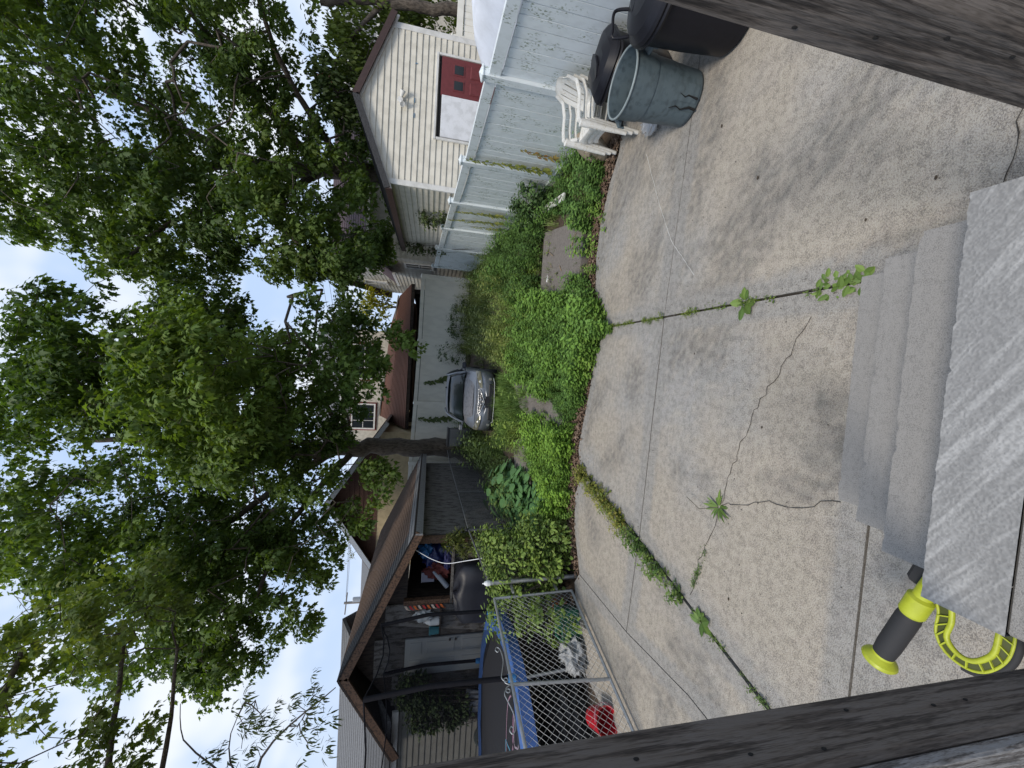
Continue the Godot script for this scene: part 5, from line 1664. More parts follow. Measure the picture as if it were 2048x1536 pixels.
func make_car() -> void:
	var gy := 0.40
	var o := thing("parked_car", "dirty silver sedan with oxidised bonnet parked in the long grass", "car", Vector3(-1.1, gy, -10.35), 0.0)
	var N := FastNoiseLite
	var paint: StandardMaterial3D = textured(mat(0.20, 0.215, 0.245, 0.38, 0.45), M.soft_tex, Vector3.ONE * 1.0)
	var worn: StandardMaterial3D = textured(mat(0.20, 0.20, 0.215, 0.6, 0.2), tint_tex(256, [[noise_bytes(256, 0.03, N.TYPE_SIMPLEX, 5, 21), Color(0.62, 0.61, 0.6), Color(1.45, 1.45, 1.45), 2.0]]), Vector3.ONE * 0.8)
	var chrome := mat(0.6, 0.61, 0.63, 0.25, 0.9)
	var dark := mat(0.012, 0.012, 0.014, 0.5)
	var prof := func(w: float, yb: float, ysh: float, yt: float) -> Array:
		return [[0.0, yb], [w - 0.14, yb], [w - 0.03, yb + 0.1], [w, (yb + ysh) * 0.5 + 0.05], [w - 0.015, ysh - 0.06], [w - 0.08, ysh], [w * 0.7, (ysh + yt) * 0.5 + 0.012], [w * 0.35, yt], [0.0, yt + 0.006]]
	var b := MB.new()
	loft(b, [[0.012, prof.call(0.16, 0.42, 0.50, 0.53)], [0.0, prof.call(0.50, 0.32, 0.56, 0.60)], [-0.05, prof.call(0.66, 0.27, 0.60, 0.66)], [-0.16, prof.call(0.79, 0.22, 0.64, 0.72)], [-0.36, prof.call(0.86, 0.2, 0.72, 0.78)], [-0.8, prof.call(0.885, 0.2, 0.80, 0.86)], [-1.3, prof.call(0.89, 0.2, 0.86, 0.94)], [-1.5, prof.call(0.89, 0.2, 0.88, 0.95)], [-2.6, prof.call(0.89, 0.2, 0.90, 0.96)], [-3.7, prof.call(0.885, 0.22, 0.92, 0.98)], [-4.3, prof.call(0.85, 0.25, 0.90, 0.98)], [-4.6, prof.call(0.76, 0.3, 0.84, 0.92)], [-4.66, prof.call(0.6, 0.38, 0.76, 0.8)]])
	part("body", b, paint, o)
	# bonnet, a skin just above the body
	var hd := MB.new()
	hd.grid(14, 10, func(u: float, v: float) -> Vector3:
		var z := lerpf(-0.30, -1.30, v)
		var w := lerpf(0.66, 0.78, v)
		var x := (u * 2.0 - 1.0) * w
		var c := absf(x) / w
		return Vector3(x, lerpf(0.788, 0.972, pow(v, 0.85)) - 0.075 * pow(c, 2.4) + 0.018 * exp(-pow((c - 0.62) / 0.09, 2.0)), z + 0.10 * c * c * (1.0 - v) * -1.0))
	part("bonnet", hd, worn, o)
	# cabin: glass house with pillars and roof
	var cab := func(w: float, y: float, wb: float, yb: float) -> Array:
		return [[wb * 0.0, yb - 0.03], [wb, yb], [lerpf(wb, w, 0.5) + 0.012, lerpf(yb, y, 0.5)], [w, y - 0.05], [w - 0.06, y - 0.01], [w * 0.5, y + 0.022], [0.0, y + 0.03]]
	var gl := MB.new()
	loft(gl, [[-1.26, cab.call(0.74, 0.97, 0.76, 0.94)], [-1.65, cab.call(0.68, 1.21, 0.79, 0.94)], [-2.02, cab.call(0.60, 1.39, 0.80, 0.94)], [-2.2, cab.call(0.59, 1.415, 0.80, 0.94)], [-3.1, cab.call(0.58, 1.41, 0.80, 0.95)], [-3.5, cab.call(0.60, 1.3, 0.78, 0.96)], [-4.05, cab.call(0.66, 1.0, 0.74, 0.97)]])
	part("glass_house", gl, mat(0.012, 0.018, 0.018, 0.15), o)
	var rf := MB.new()
	rf.grid(10, 8, func(u: float, v: float) -> Vector3:
		var x := (u * 2.0 - 1.0) * 0.615
		return Vector3(x, 1.452 - 0.055 * pow(absf(x) / 0.615, 3.0) - 0.03 * pow(v * 2.0 - 1.0, 4.0), lerpf(-1.98, -3.2, v) - 0.05 * (1.0 - pow(absf(x) / 0.615, 2.0)) * (-1.0 if v < 0.5 else 1.0) * absf(v * 2.0 - 1.0)))
	part("roof", rf, paint, o)
	var nose := func(x: float, y: float) -> float:
		return 0.015 - 2.0 * pow(maxf(0.0, absf(x) - 0.48), 2.0) - 8.5 * pow(maxf(0.0, y - 0.565), 2.0)
	for s in [-1.0, 1.0]:
		var pl := MB.new()
		pl.tube([Vector3(s * 0.775, 0.95, -1.22), Vector3(s * 0.715, 1.2, -1.62), Vector3(s * 0.635, 1.40, -1.98), Vector3(s * 0.605, 1.43, -2.4), Vector3(s * 0.60, 1.43, -3.1), Vector3(s * 0.66, 1.28, -3.55), Vector3(s * 0.73, 1.0, -4.0)], [0.03, 0.035, 0.035, 0.03, 0.03, 0.04, 0.06], 8)
		part("pillar", pl, paint, o)
		var bp := MB.new()
		bp.tube([Vector3(s * 0.815, 0.95, -2.45), Vector3(s * 0.625, 1.41, -2.5)], 0.03, 6)
		part("pillar", bp, dark, o)
		# headlight wraps the corner
		var hl := MB.new()
		hl.grid(8, 4, func(u: float, v: float) -> Vector3:
			var x := lerpf(0.39, 0.84, u)
			var y := lerpf(0.575 + 0.05 * u, 0.69 + 0.045 * u - 0.06 * pow(1.0 - u, 3.0), v)
			return Vector3(s * x, y, nose.call(x, y) + 0.012))
		var hlp := part("headlight", hl, mat(0.15, 0.145, 0.105, 0.12), o)
		var bl := MB.new()
		bl.ellipsoid(Vector3(s * 0.56, 0.635, -0.035), Vector3(0.05, 0.04, 0.02), Basis(), 12, 6)
		part("bulb_housing", bl, mat(0.5, 0.5, 0.48, 0.2, 0.6), hlp)
		var fg := MB.new()
		fg.lathe([Vector2(0, 0.02), Vector2(0.035, 0.02), Vector2(0.045, 0.0)], Vector3(s * 0.64, 0.36, -0.035), 12, Basis(Vector3.RIGHT, Vector3.BACK, Vector3.DOWN))
		part("fog_light", fg, mat(0.3, 0.3, 0.29, 0.2, 0.5), o)
		var mi := MB.new()
		mi.cham(Vector3(s * 0.975, 0.985, -1.45), Vector3(0.19, 0.125, 0.09), 0.03)
		mi.bar(Vector3(s * 0.80, 0.94, -1.46), Vector3(s * 0.9, 0.965, -1.46), 0.05, 0.03)
		part("mirror", mi, paint if s < 0 else mat(0.02, 0.022, 0.035, 0.4), o)
		for wz in [-0.85, -3.65]:
			var ty := MB.new()
			var wb := Basis(Vector3.UP, Vector3.RIGHT * s, Vector3.FORWARD)
			ty.lathe([Vector2(0.19, 0.02), Vector2(0.30, 0.02), Vector2(0.318, -0.03), Vector2(0.318, -0.16), Vector2(0.29, -0.19), Vector2(0.19, -0.19)], Vector3(s * 0.885, 0.315, wz), 24, wb)
			var wh := part("wheel", ty, M.rubber, o)
			var ri := MB.new()
			ri.lathe([Vector2(0, 0.005), Vector2(0.05, 0.012), Vector2(0.08, -0.01), Vector2(0.17, 0.0), Vector2(0.20, 0.012), Vector2(0.2, -0.1)], Vector3(s * 0.885, 0.315, wz), 20, wb)
			part("rim", ri, chrome, wh)
	# grille: five-cornered opening, bars, badge
	var fx := Transform3D(Basis(Vector3.RIGHT, Vector3.UP, Vector3.BACK), Vector3(0, 0, 0.0))
	var gr := MB.new()
	gr.grid(16, 5, func(u: float, v: float) -> Vector3:
		var x := (u * 2.0 - 1.0) * 0.35
		var y := lerpf(0.505 + 0.12 * pow(absf(x) / 0.35, 0.9), 0.668, v)
		return Vector3(x, y, nose.call(x, y) + 0.012))
	var gp := part("grille", gr, dark, o)
	for k in [[0.36, 0.668, 0.0, 0.664, 0.012], [0.34, 0.645, 0.07, 0.61, 0.013], [0.36, 0.64, 0.0, 0.502, 0.018]]:
		for s in [-1.0, 1.0]:
			var br := MB.new()
			var bp := []
			for i in 6:
				var x := lerpf(k[0], k[2], i / 5.0); var y := lerpf(k[1], k[3], i / 5.0)
				bp.append(Vector3(s * x, y, nose.call(x, y) + 0.018))
			br.tube(bp, k[4] * 0.6, 6)
			part("grille_bar", br, chrome, gp)
	var em := MB.new()
	var et := Transform3D(Basis.from_euler(Vector3(-0.2, 0, 0)), Vector3(0, 0.592, -0.005))
	var ring := []
	for i in 21:
		var a := TAU * i / 20.0
		ring.append(et * Vector3(cos(a) * 0.068, sin(a) * 0.054, 0.035))
	em.tube(ring, 0.009, 6, false)
	em.tube([et * Vector3(-0.064, 0.012, 0.036), et * Vector3(-0.03, 0.022, 0.04), et * Vector3(0, -0.012, 0.042), et * Vector3(0.03, 0.022, 0.04), et * Vector3(0.064, 0.012, 0.036)], 0.007, 6, false)
	part("badge", em, chrome, o)
	# bumper: lower intake, plate, loose bright lip
	var ik := MB.new()
	ik.cham(Vector3(0, 0.33, -0.03), Vector3(1.0, 0.13, 0.12), 0.02)
	part("air_intake", ik, dark, o)
	var pt := MB.new()
	pt.cham(Vector3(0, 0.42, 0.025), Vector3(0.32, 0.12, 0.02), 0.004)
	part("plate_holder", pt, mat(0.008, 0.008, 0.012, 0.6), o)
	var lp := MB.new()
	lp.tube([Vector3(-0.62, 0.30, -0.1), Vector3(-0.55, 0.245, 0.0), Vector3(0, 0.235, 0.045), Vector3(0.55, 0.245, 0.0), Vector3(0.68, 0.27, -0.08)], 0.011, 6)
	part("bumper_lip", lp, mat(0.4, 0.41, 0.42, 0.4), o)
	var seam := MB.new()
	seam.tube([Vector3(-0.80, 0.70, -0.27), Vector3(-0.4, 0.735, -0.16), Vector3(0, 0.715, -0.08), Vector3(0.4, 0.735, -0.16), Vector3(0.80, 0.70, -0.27)], 0.005, 5)
	part("bonnet_gap", seam, dark, o)
	for s in [[-0.1, 0.45], [0.42, 0.70]]:
		var wp := MB.new()
		wp.tube([Vector3(s[0], 0.985, -1.25), Vector3((s[0] + s[1]) * 0.5, 1.04, -1.36), Vector3(s[1], 1.09, -1.42)], 0.009, 5)
		part("wiper", wp, dark, o)
	var an := MB.new()
	an.ellipsoid(Vector3(0.2, 1.475, -2.2), Vector3(0.03, 0.025, 0.05), Basis(), 10, 6)
	part("antenna_base", an, dark, o)

# ------------------------------------------------------------------ chain link
func link_mesh(mb: MB, a: Vector3, b: Vector3, h0: float, h1: float, pitch: float, r: float, nrm: Vector3) -> void:
	# diamonds between a and b (on the ground line), from height h0 to h1
	var d := b - a
	var L := d.length()
	d /= L
	var H := h1 - h0
	for s in [-1.0, 1.0]:
		var k := -H
		while k < L + H:
			# line x = k + s*(y)
			var pts := []
			var y := 0.0
			var x0: float = k if s > 0 else k
			var ya := 0.0
			var yb := H
			if s > 0:
				ya = maxf(0.0, -x0); yb = minf(H, L - x0)
			else:
				ya = maxf(0.0, x0 - L); yb = minf(H, x0)
			if yb - ya > 0.02:
				var p0 = a + d * (x0 + s * ya) + Vector3.UP * (h0 + ya) + nrm * r * s
				var p1 = a + d * (x0 + s * yb) + Vector3.UP * (h0 + yb) + nrm * r * s
				mb.tube([p0, p1], r, 4, false)
			k += pitch

func make_chain_link() -> void:
	# gate of two bays leaning in the frame, top rail, bottom rail, mid bar, scrolls
	var o := thing("chain_link_gate", "galvanised chain link gate with scrolled iron top in front of trampoline", "gate")
	var A := Vector3(-3.50, 0.06, -5.40); var B := Vector3(-3.95, 0.06, -3.2)
	var TA := Vector3(-3.58, 1.28, -5.46); var TB := Vector3(-3.80, 1.30, -3.2)
	var up := func(f: float, h: float) -> Vector3:
		return A.lerp(B, f).lerp(TA.lerp(TB, f), h)
	for seg in [["rail", A, B], ["rail", TA, TB], ["stile", A, TA], ["stile", up.call(0.62, 0.0), up.call(0.62, 1.0)], ["stile", B, TB]]:
		var mb := MB.new()
		mb.tube([seg[1], seg[2]], 0.019, 10)
		part(seg[0], mb, M.galv, o)
	var me := MB.new()
	var H := 1.16
	var L := A.distance_to(B)
	for s in [-1.0, 1.0]:
		var k := -H
		while k < L + H:
			var ya := maxf(0.0, -k) if s > 0 else maxf(0.0, k - L)
			var yb := minf(H, L - k) if s > 0 else minf(H, k)
			if yb - ya > 0.03:
				var pts := []
				var nseg := maxi(2, int((yb - ya) / 0.06))
				for q in nseg + 1:
					var y := lerpf(ya, yb, float(q) / nseg)
					pts.append(up.call((k + s * y) / L, y / H) + Vector3(0.004 * s * (1.0 if q % 2 else -1.0), 0, 0))
				me.tube(pts, 0.0021, 4, false)
			k += 0.086
	part("chain_link_mesh", me, M.wire, o)
	for s in [1.0, -1.0]:
		var sc := MB.new()
		var pts := []
		var c: Vector3 = up.call(0.62, 1.0)
		var dd = (TB - TA).normalized() * s
		for q in [[0.0, 0.02], [0.03, 0.075], [0.08, 0.085], [0.09, 0.05], [0.055, 0.04], [0.05, 0.075], [0.10, 0.11], [0.20, 0.085], [0.34, 0.05], [0.48, 0.06], [0.53, 0.10], [0.49, 0.125], [0.455, 0.10], [0.475, 0.085]]:
			pts.append(c + dd * q[0] + Vector3.UP * q[1])
		sc.tube(polyline(pts, 0.02), 0.006, 6)
		part("scroll", sc, M.galv, o)
	for f in [0.25, 0.75]:
		for st in [0.0, 0.62]:
			var bd := MB.new()
			var p: Vector3 = up.call(st, f)
			bd.lathe([Vector2(0.024, -0.012), Vector2(0.024, 0.012)], p, 10)
			part("tension_band", bd, M.galv, o)
	# terminal post with its ball cap
	var tp := thing("gate_post", "galvanised steel gate post with rounded cap beside the shrub", "post", Vector3(-3.40, 0.0, -5.62))
	var pm := MB.new()
	pm.tube([Vector3(0, -0.1, 0), Vector3(-0.03, 1.34, 0)], 0.032, 14)
	part("pipe", pm, M.galv, tp)
	var cap := MB.new()
	cap.lathe([Vector2(0.038, 0), Vector2(0.04, 0.02), Vector2(0.042, 0.05), Vector2(0.03, 0.08), Vector2(0.012, 0.095), Vector2(0.008, 0.12), Vector2(0, 0.125)], Vector3(-0.03, 1.33, 0), 14)
	part("cap", cap, M.white, tp)
	for y in [0.3, 1.0]:
		var hg := MB.new()
		hg.lathe([Vector2(0.036, -0.02), Vector2(0.036, 0.02)], Vector3(-0.01, y, 0), 12)
		hg.box(Vector3(-0.08, y, 0.1), Vector3(0.03, 0.03, 0.2))
		part("hinge", hg, M.galv, tp)
	# fence that runs back along the shed
	var f := thing("chain_link_fence", "old grey chain link fence running back along the plywood shed", "fence")
	var zs := [-5.7, -7.6, -9.9, -12.3, -14.6, -16.2]
	var hs := [1.33, 1.47, 1.53, 1.6, 1.62, 1.62]
	var x := -3.47
	for i in zs.size():
		var ps := MB.new()
		ps.tube([Vector3(x, gh(x, zs[i]) - 0.1, zs[i]), Vector3(x, hs[i] + 0.02, zs[i])], 0.024, 10)
		part("post", ps, M.wire_old, f)
		if i > 0:
			var rl := MB.new()
			rl.tube([Vector3(x, hs[i - 1], zs[i - 1]), Vector3(x, hs[i], zs[i])], 0.017, 8)
			part("rail", rl, M.wire_old, f)
			var lm := MB.new()
			var b0 := gh(x, (zs[i] + zs[i - 1]) * 0.5) + 0.02
			link_mesh(lm, Vector3(x + 0.03, 0, zs[i - 1]), Vector3(x + 0.03, 0, zs[i]), b0, (hs[i] + hs[i - 1]) * 0.5 - 0.01, 0.075, 0.0024, Vector3.RIGHT)
			part("chain_link_mesh", lm, M.wire_old, f)
	var cp := MB.new()
	cp.ellipsoid(Vector3(x, 1.5, -7.6), Vector3(0.035, 0.045, 0.035), Basis(), 12, 8)
	part("post_cap", cp, M.black, f)

# ------------------------------------------------------------------ trampoline
func make_trampoline() -> void:
	var C := Vector3(-6.75, 0.0, -5.6)
	var R := 2.33
	var h := 1.0
	var o := thing("trampoline", "round trampoline with blue rim pad and black padded net poles", "trampoline", C)
	var pad := MB.new()
	pad.grid(72, 4, func(u: float, v: float) -> Vector3:
		var r := lerpf(R + 0.05, R - 0.30, v)
		return Vector3(cos(u * TAU) * r, h + 0.035 * sin(v * PI) + 0.006 * sin(u * TAU * 18.0), sin(u * TAU) * r))
	pad.grid(72, 2, func(u: float, v: float) -> Vector3:
		return Vector3(cos(u * TAU) * (R + 0.05), h - 0.16 * v, sin(u * TAU) * (R + 0.05 + 0.004 * sin(u * TAU * 30.0))))
	part("rim_pad", pad, textured(mat(0.055, 0.13, 0.36, 0.5), M.soft_tex, Vector3.ONE), o)
	var bed := MB.new()
	bed.lathe([Vector2(R - 0.27, h - 0.01), Vector2(0, h - 0.03)], Vector3.ZERO, 64)
	var bd := part("jumping_mat", bed, mat(0.016, 0.016, 0.02, 0.75), o)
	# loops chalked on the mat
	for k in [[1.35, 0.45, 0.5, 0.22, Color(0.5, 0.3, 0.4)], [1.6, 0.8, 0.30, 0.22, Color(0.45, 0.2, 0.33)], [1.62, 0.8, 0.2, 0.14, Color(0.5, 0.4, 0.48)], [0.9, 0.5, 0.18, 0.25, Color(0.12, 0.35, 0.5)]]:
		var dr := MB.new()
		dr.col = k[4]
		var pts := []
		for i in 25:
			var a := TAU * i / 24.0
			pts.append(Vector3(k[0] + cos(a) * k[2] + 0.04 * sin(a * 3.0), h - 0.012, k[1] + sin(a) * k[3]))
		for i in 24:
			var p: Vector3 = pts[i]; var q: Vector3 = pts[i + 1]
			var n := Vector3(q.z - p.z, 0, p.x - q.x).normalized() * 0.012
			dr.quad(p - n, p + n, q + n, q - n, Vector3.UP)
		part("chalk_loop", dr, M.vcol, bd)
	var fr := MB.new()
	var ringp := []
	for i in 49:
		ringp.append(Vector3(cos(TAU * i / 48.0) * R, h - 0.07, sin(TAU * i / 48.0) * R))
	fr.tube(ringp, 0.022, 8, false)
	part("frame_ring", fr, M.galv, o)
	var degs := [-15.0, 35.0, 87.0, 139.0, 191.0, 243.0, 294.0]
	var tops := []
	for dg in degs:
		var a := -deg_to_rad(dg)
		var p := Vector3(cos(a) * R, 0, sin(a) * R)
		var out := Vector3(cos(a), 0, sin(a))
		var top_ := p + Vector3(0, 3.05, 0) + out * -0.05
		tops.append(top_)
		var pl := MB.new()
		pl.tube([p + Vector3(0, h + 0.08, 0) + out * 0.04, p + Vector3(0, 2.2, 0) + out * 0.06, top_], 0.034, 10)
		part("net_pole", pl, M.black_soft, o)
		var lg := MB.new()
		lg.tube([p + Vector3(0, 0.02 + gh(C.x + p.x, C.z + p.z), 0) + out * 0.1, p + Vector3(0, h - 0.07, 0), p + Vector3(0, h + 0.12, 0) + out * 0.04], 0.021, 8)
		part("leg", lg, M.galv, o)
		var sl := MB.new()
		sl.lathe([Vector2(0.05, -0.05), Vector2(0.055, 0.0), Vector2(0.05, 0.06)], p + Vector3(0, h + 0.05, 0) + out * 0.03, 10)
		part("pole_sleeve", sl, mat(0.04, 0.2, 0.45, 0.5), o)
	var net := MB.new()
	for i in degs.size():
		var a0 := -deg_to_rad(degs[i]); var a1 := -deg_to_rad(degs[(i + 1) % degs.size()])
		var b0 := Vector3(cos(a0) * (R - 0.28), h, sin(a0) * (R - 0.28)); var b1 := Vector3(cos(a1) * (R - 0.28), h, sin(a1) * (R - 0.28))
		var t0: Vector3 = tops[i]; var t1: Vector3 = tops[(i + 1) % degs.size()]
		net.grid(8, 1, func(u: float, v: float) -> Vector3:
			return b0.lerp(b1, u).lerp(t0.lerp(t1, u) - Vector3(0, 0.14 * sin(u * PI), 0), v))
	var nm := mat(0.008, 0.008, 0.01, 0.9)
	nm.transparency = BaseMaterial3D.TRANSPARENCY_ALPHA
	nm.albedo_color.a = 0.34
	nm.metallic_specular = 0.0
	part("safety_net", net, nm, o)
	var cord := MB.new()
	for i in degs.size():
		var t0: Vector3 = tops[i]; var t1: Vector3 = tops[(i + 1) % degs.size()]
		cord.tube([t0, t0.lerp(t1, 0.25) - Vector3(0, 0.10, 0), t0.lerp(t1, 0.5) - Vector3(0, 0.14, 0), t0.lerp(t1, 0.75) - Vector3(0, 0.10, 0), t1], 0.012, 5, false)
	part("net_edge", cord, M.black_soft, o)

# ------------------------------------------------------------------ bins
func make_bins() -> void:
	# open grey bin, cracked
	var g := thing("dustbin", "open grey plastic dustbin without lid, cracked near its base", "dustbin", Vector3(2.76, 0.0, -3.52), 0.4, "dustbins")
	var b := MB.new()
	b.lathe([Vector2(0.0, 0.012), Vector2(0.225, 0.012), Vector2(0.236, 0.03), Vector2(0.246, 0.28), Vector2(0.252, 0.285), Vector2(0.262, 0.50), Vector2(0.270, 0.505), Vector2(0.283, 0.70), Vector2(0.283, 0.73)], Vector3.ZERO, 40)
	b.lathe([Vector2(0.275, 0.73), Vector2(0.262, 0.52), Vector2(0.235, 0.04), Vector2(0.0, 0.03)], Vector3.ZERO, 40)
	part("body", b, M.bin_grey, g)
	var rm := MB.new()
	var pts := []
	for i in 41: pts.append(Vector3(cos(TAU * i / 40.0) * 0.285, 0.735, sin(TAU * i / 40.0) * 0.285))
	rm.tube(pts, 0.011, 8, false)
	part("rim", rm, textured(mat(0.22, 0.26, 0.27, 0.5), M.soft_tex, Vector3.ONE), g)
	for s in [0.0, PI]:
		var hd := MB.new()
		var d := Vector3(cos(s), 0, sin(s)).rotated(Vector3.UP, 1.75)
		hd.bar(d * 0.275 + Vector3(0, 0.63, 0), d * 0.345 + Vector3(0, 0.615, 0), 0.16, 0.035, Vector3.UP, 0.008)
		hd.bar(d * 0.335 + Vector3(0, 0.63, 0), d * 0.335 + Vector3(0, 0.56, 0), 0.15, 0.02, d, 0.004)
		part("handle", hd, M.bin_grey, g)
	# moulded panels towards the yard, and the splits
	var fw := Vector3(-0.72, 0, 0.69).rotated(Vector3.UP, -0.4)
	for k in [[-0.55, 0.36], [0.35, 0.34]]:
		var pn := MB.new()
		pn.grid(6, 1, func(u: float, v: float) -> Vector3:
			var d := fw.rotated(Vector3.UP, k[0] + (u - 0.5) * 0.6)
			var y := lerpf(0.05, k[1], v)
			return d * (0.2365 + 0.0095 * y / 0.28 + 0.006) + Vector3.UP * y)
		part("moulded_panel", pn, M.bin_grey, g)
	var ck := MB.new()
	for k in [[-0.22, 0.30, -0.12, 0.24, -0.20, 0.18, -0.08, 0.10, -0.12, 0.03], [0.28, 0.24, 0.20, 0.18, 0.27, 0.15, 0.22, 0.05]]:
		var pp := []
		for i in range(0, k.size(), 2):
			var d := fw.rotated(Vector3.UP, k[i])
			pp.append(d * (0.2465 + 0.0095 * k[i + 1] / 0.28) + Vector3.UP * k[i + 1])
		ck.tube(pp, [0.002, 0.005, 0.006, 0.011, 0.012].slice(0, pp.size()), 5)
	part("split", ck, M.gap, g)
	# tall black bin with domed lid beside the post
	for spec in [[Vector3(3.06, 0, -2.93), 0.27, 0.335, 0.80, 0.0, "tall round black dustbin with lid standing against the porch post", 0.3], [Vector3(3.33, 0, -4.06), 0.22, 0.275, 0.70, 5.0, "black dustbin with square swing lid between white chair and grey dustbin", 0.55]]:
		var o := thing("dustbin", spec[5], "dustbin", spec[0], spec[6], "dustbins")
		var r0: float = spec[1]; var r1: float = spec[2]; var h: float = spec[3]; var sq: float = spec[4]
		var bm := MB.new()
		bm.lathe([Vector2(0, 0.01), Vector2(r0 - 0.02, 0.01), Vector2(r0, 0.03), Vector2(lerpf(r0, r1, 0.5), h * 0.5), Vector2(r1 - 0.01, h)], Vector3.ZERO, 40, Basis(), sq)
		part("body", bm, M.black, o)
		var lm := MB.new()
		lm.lathe([Vector2(r1 + 0.012, h - 0.05), Vector2(r1 + 0.022, h - 0.03), Vector2(r1 + 0.01, h - 0.015), Vector2(r1 + 0.02, h + 0.005), Vector2(r1 + 0.005, h + 0.03), Vector2(r1 * 0.85, h + 0.075), Vector2(r1 * 0.5, h + 0.105), Vector2(0, h + 0.115)], Vector3.ZERO, 40, Basis(), sq)
		var lid := part("lid", lm, M.black, o)
		if sq > 0.0:
			var fl := MB.new()
			fl.prism(v2([-0.14, -0.2, 0.14, -0.2, 0.16, 0.0, 0.12, 0.07, 0.0, 0.1, -0.12, 0.07, -0.16, 0.0]), 0.02, Transform3D(Basis(Vector3.RIGHT, Vector3(0, 0.25, 0.97), Vector3(0, 0.97, -0.25)), Vector3(0, h + 0.095, -0.03)))
			part("swing_flap", fl, M.black, lid)
		else:
			var hn := MB.new()
			hn.tube(polyline([Vector3(-0.30, h + 0.03, -0.10), Vector3(-0.36, h + 0.16, -0.10), Vector3(-0.36, h + 0.17, 0.05), Vector3(-0.36, h + 0.16, 0.12), Vector3(-0.30, h + 0.03, 0.12)], 0.03), 0.014, 8)
			var hp := part("handle", hn, M.black, o)
			hp.rotation.y = -1.9
			var tr := MB.new()
			tr.prism(v2([-0.10, -0.10, 0.10, -0.10, 0.0, 0.12]), 0.012, Transform3D(Basis(Vector3.RIGHT, Vector3.BACK, Vector3.UP), Vector3(0.08, h + 0.098, -0.05)))
			part("lid_emboss", tr, M.black, lid)
	# clear crumpled bag
	var cm := mat(0.75, 0.77, 0.8, 0.2)
	cm.transparency = BaseMaterial3D.TRANSPARENCY_ALPHA
	cm.albedo_color.a = 0.35
	var cb := MB.new()
	cb.grid(18, 14, func(u: float, v: float) -> Vector3:
		var th := u * TAU; var ph := v * PI
		var d := Vector3(sin(ph) * cos(th), cos(ph), sin(ph) * sin(th))
		var q := d * Vector3(0.13, 0.075, 0.15)
		var k := 1.0 + 0.55 * noise_c.get_noise_3dv(d * 1.5)
		return Vector3(2.86, 0.08, -4.08) + Vector3(q.x * k, maxf(q.y * k, -0.072), q.z * k))
	top("plastic_bag", cb, cm, "crumpled clear plastic bag lying between grey dustbin and white chair", "bag")

# ------------------------------------------------------------------ chairs
func chair_sheet(mb: MB, f: Callable, u0: float, u1: float, v0: float, v1: float, nu: int, nv: int, th := 0.006) -> void:
	# thin moulded shell: front and back skin with rims
	for s in [0.0, 1.0]:
		mb.grid(nu, nv, func(u: float, v: float) -> Vector3:
			var p: Array = f.call(lerpf(u0, u1, u), lerpf(v0, v1, v))
			return p[0] + p[1] * (th * (s - 0.5)))
	for e in [[u0, v0, u1, v0], [u1, v0, u1, v1], [u1, v1, u0, v1], [u0, v1, u0, v0]]:
		var n := nu if e[1] == e[3] else nv
		for i in n:
			var a: Array = f.call(lerpf(e[0], e[2], float(i) / n), lerpf(e[1], e[3], float(i) / n))
			var b: Array = f.call(lerpf(e[0], e[2], float(i + 1) / n), lerpf(e[1], e[3], float(i + 1) / n))
			mb.quad(a[0] + a[1] * th * 0.5, b[0] + b[1] * th * 0.5, b[0] - b[1] * th * 0.5, a[0] - a[1] * th * 0.5)

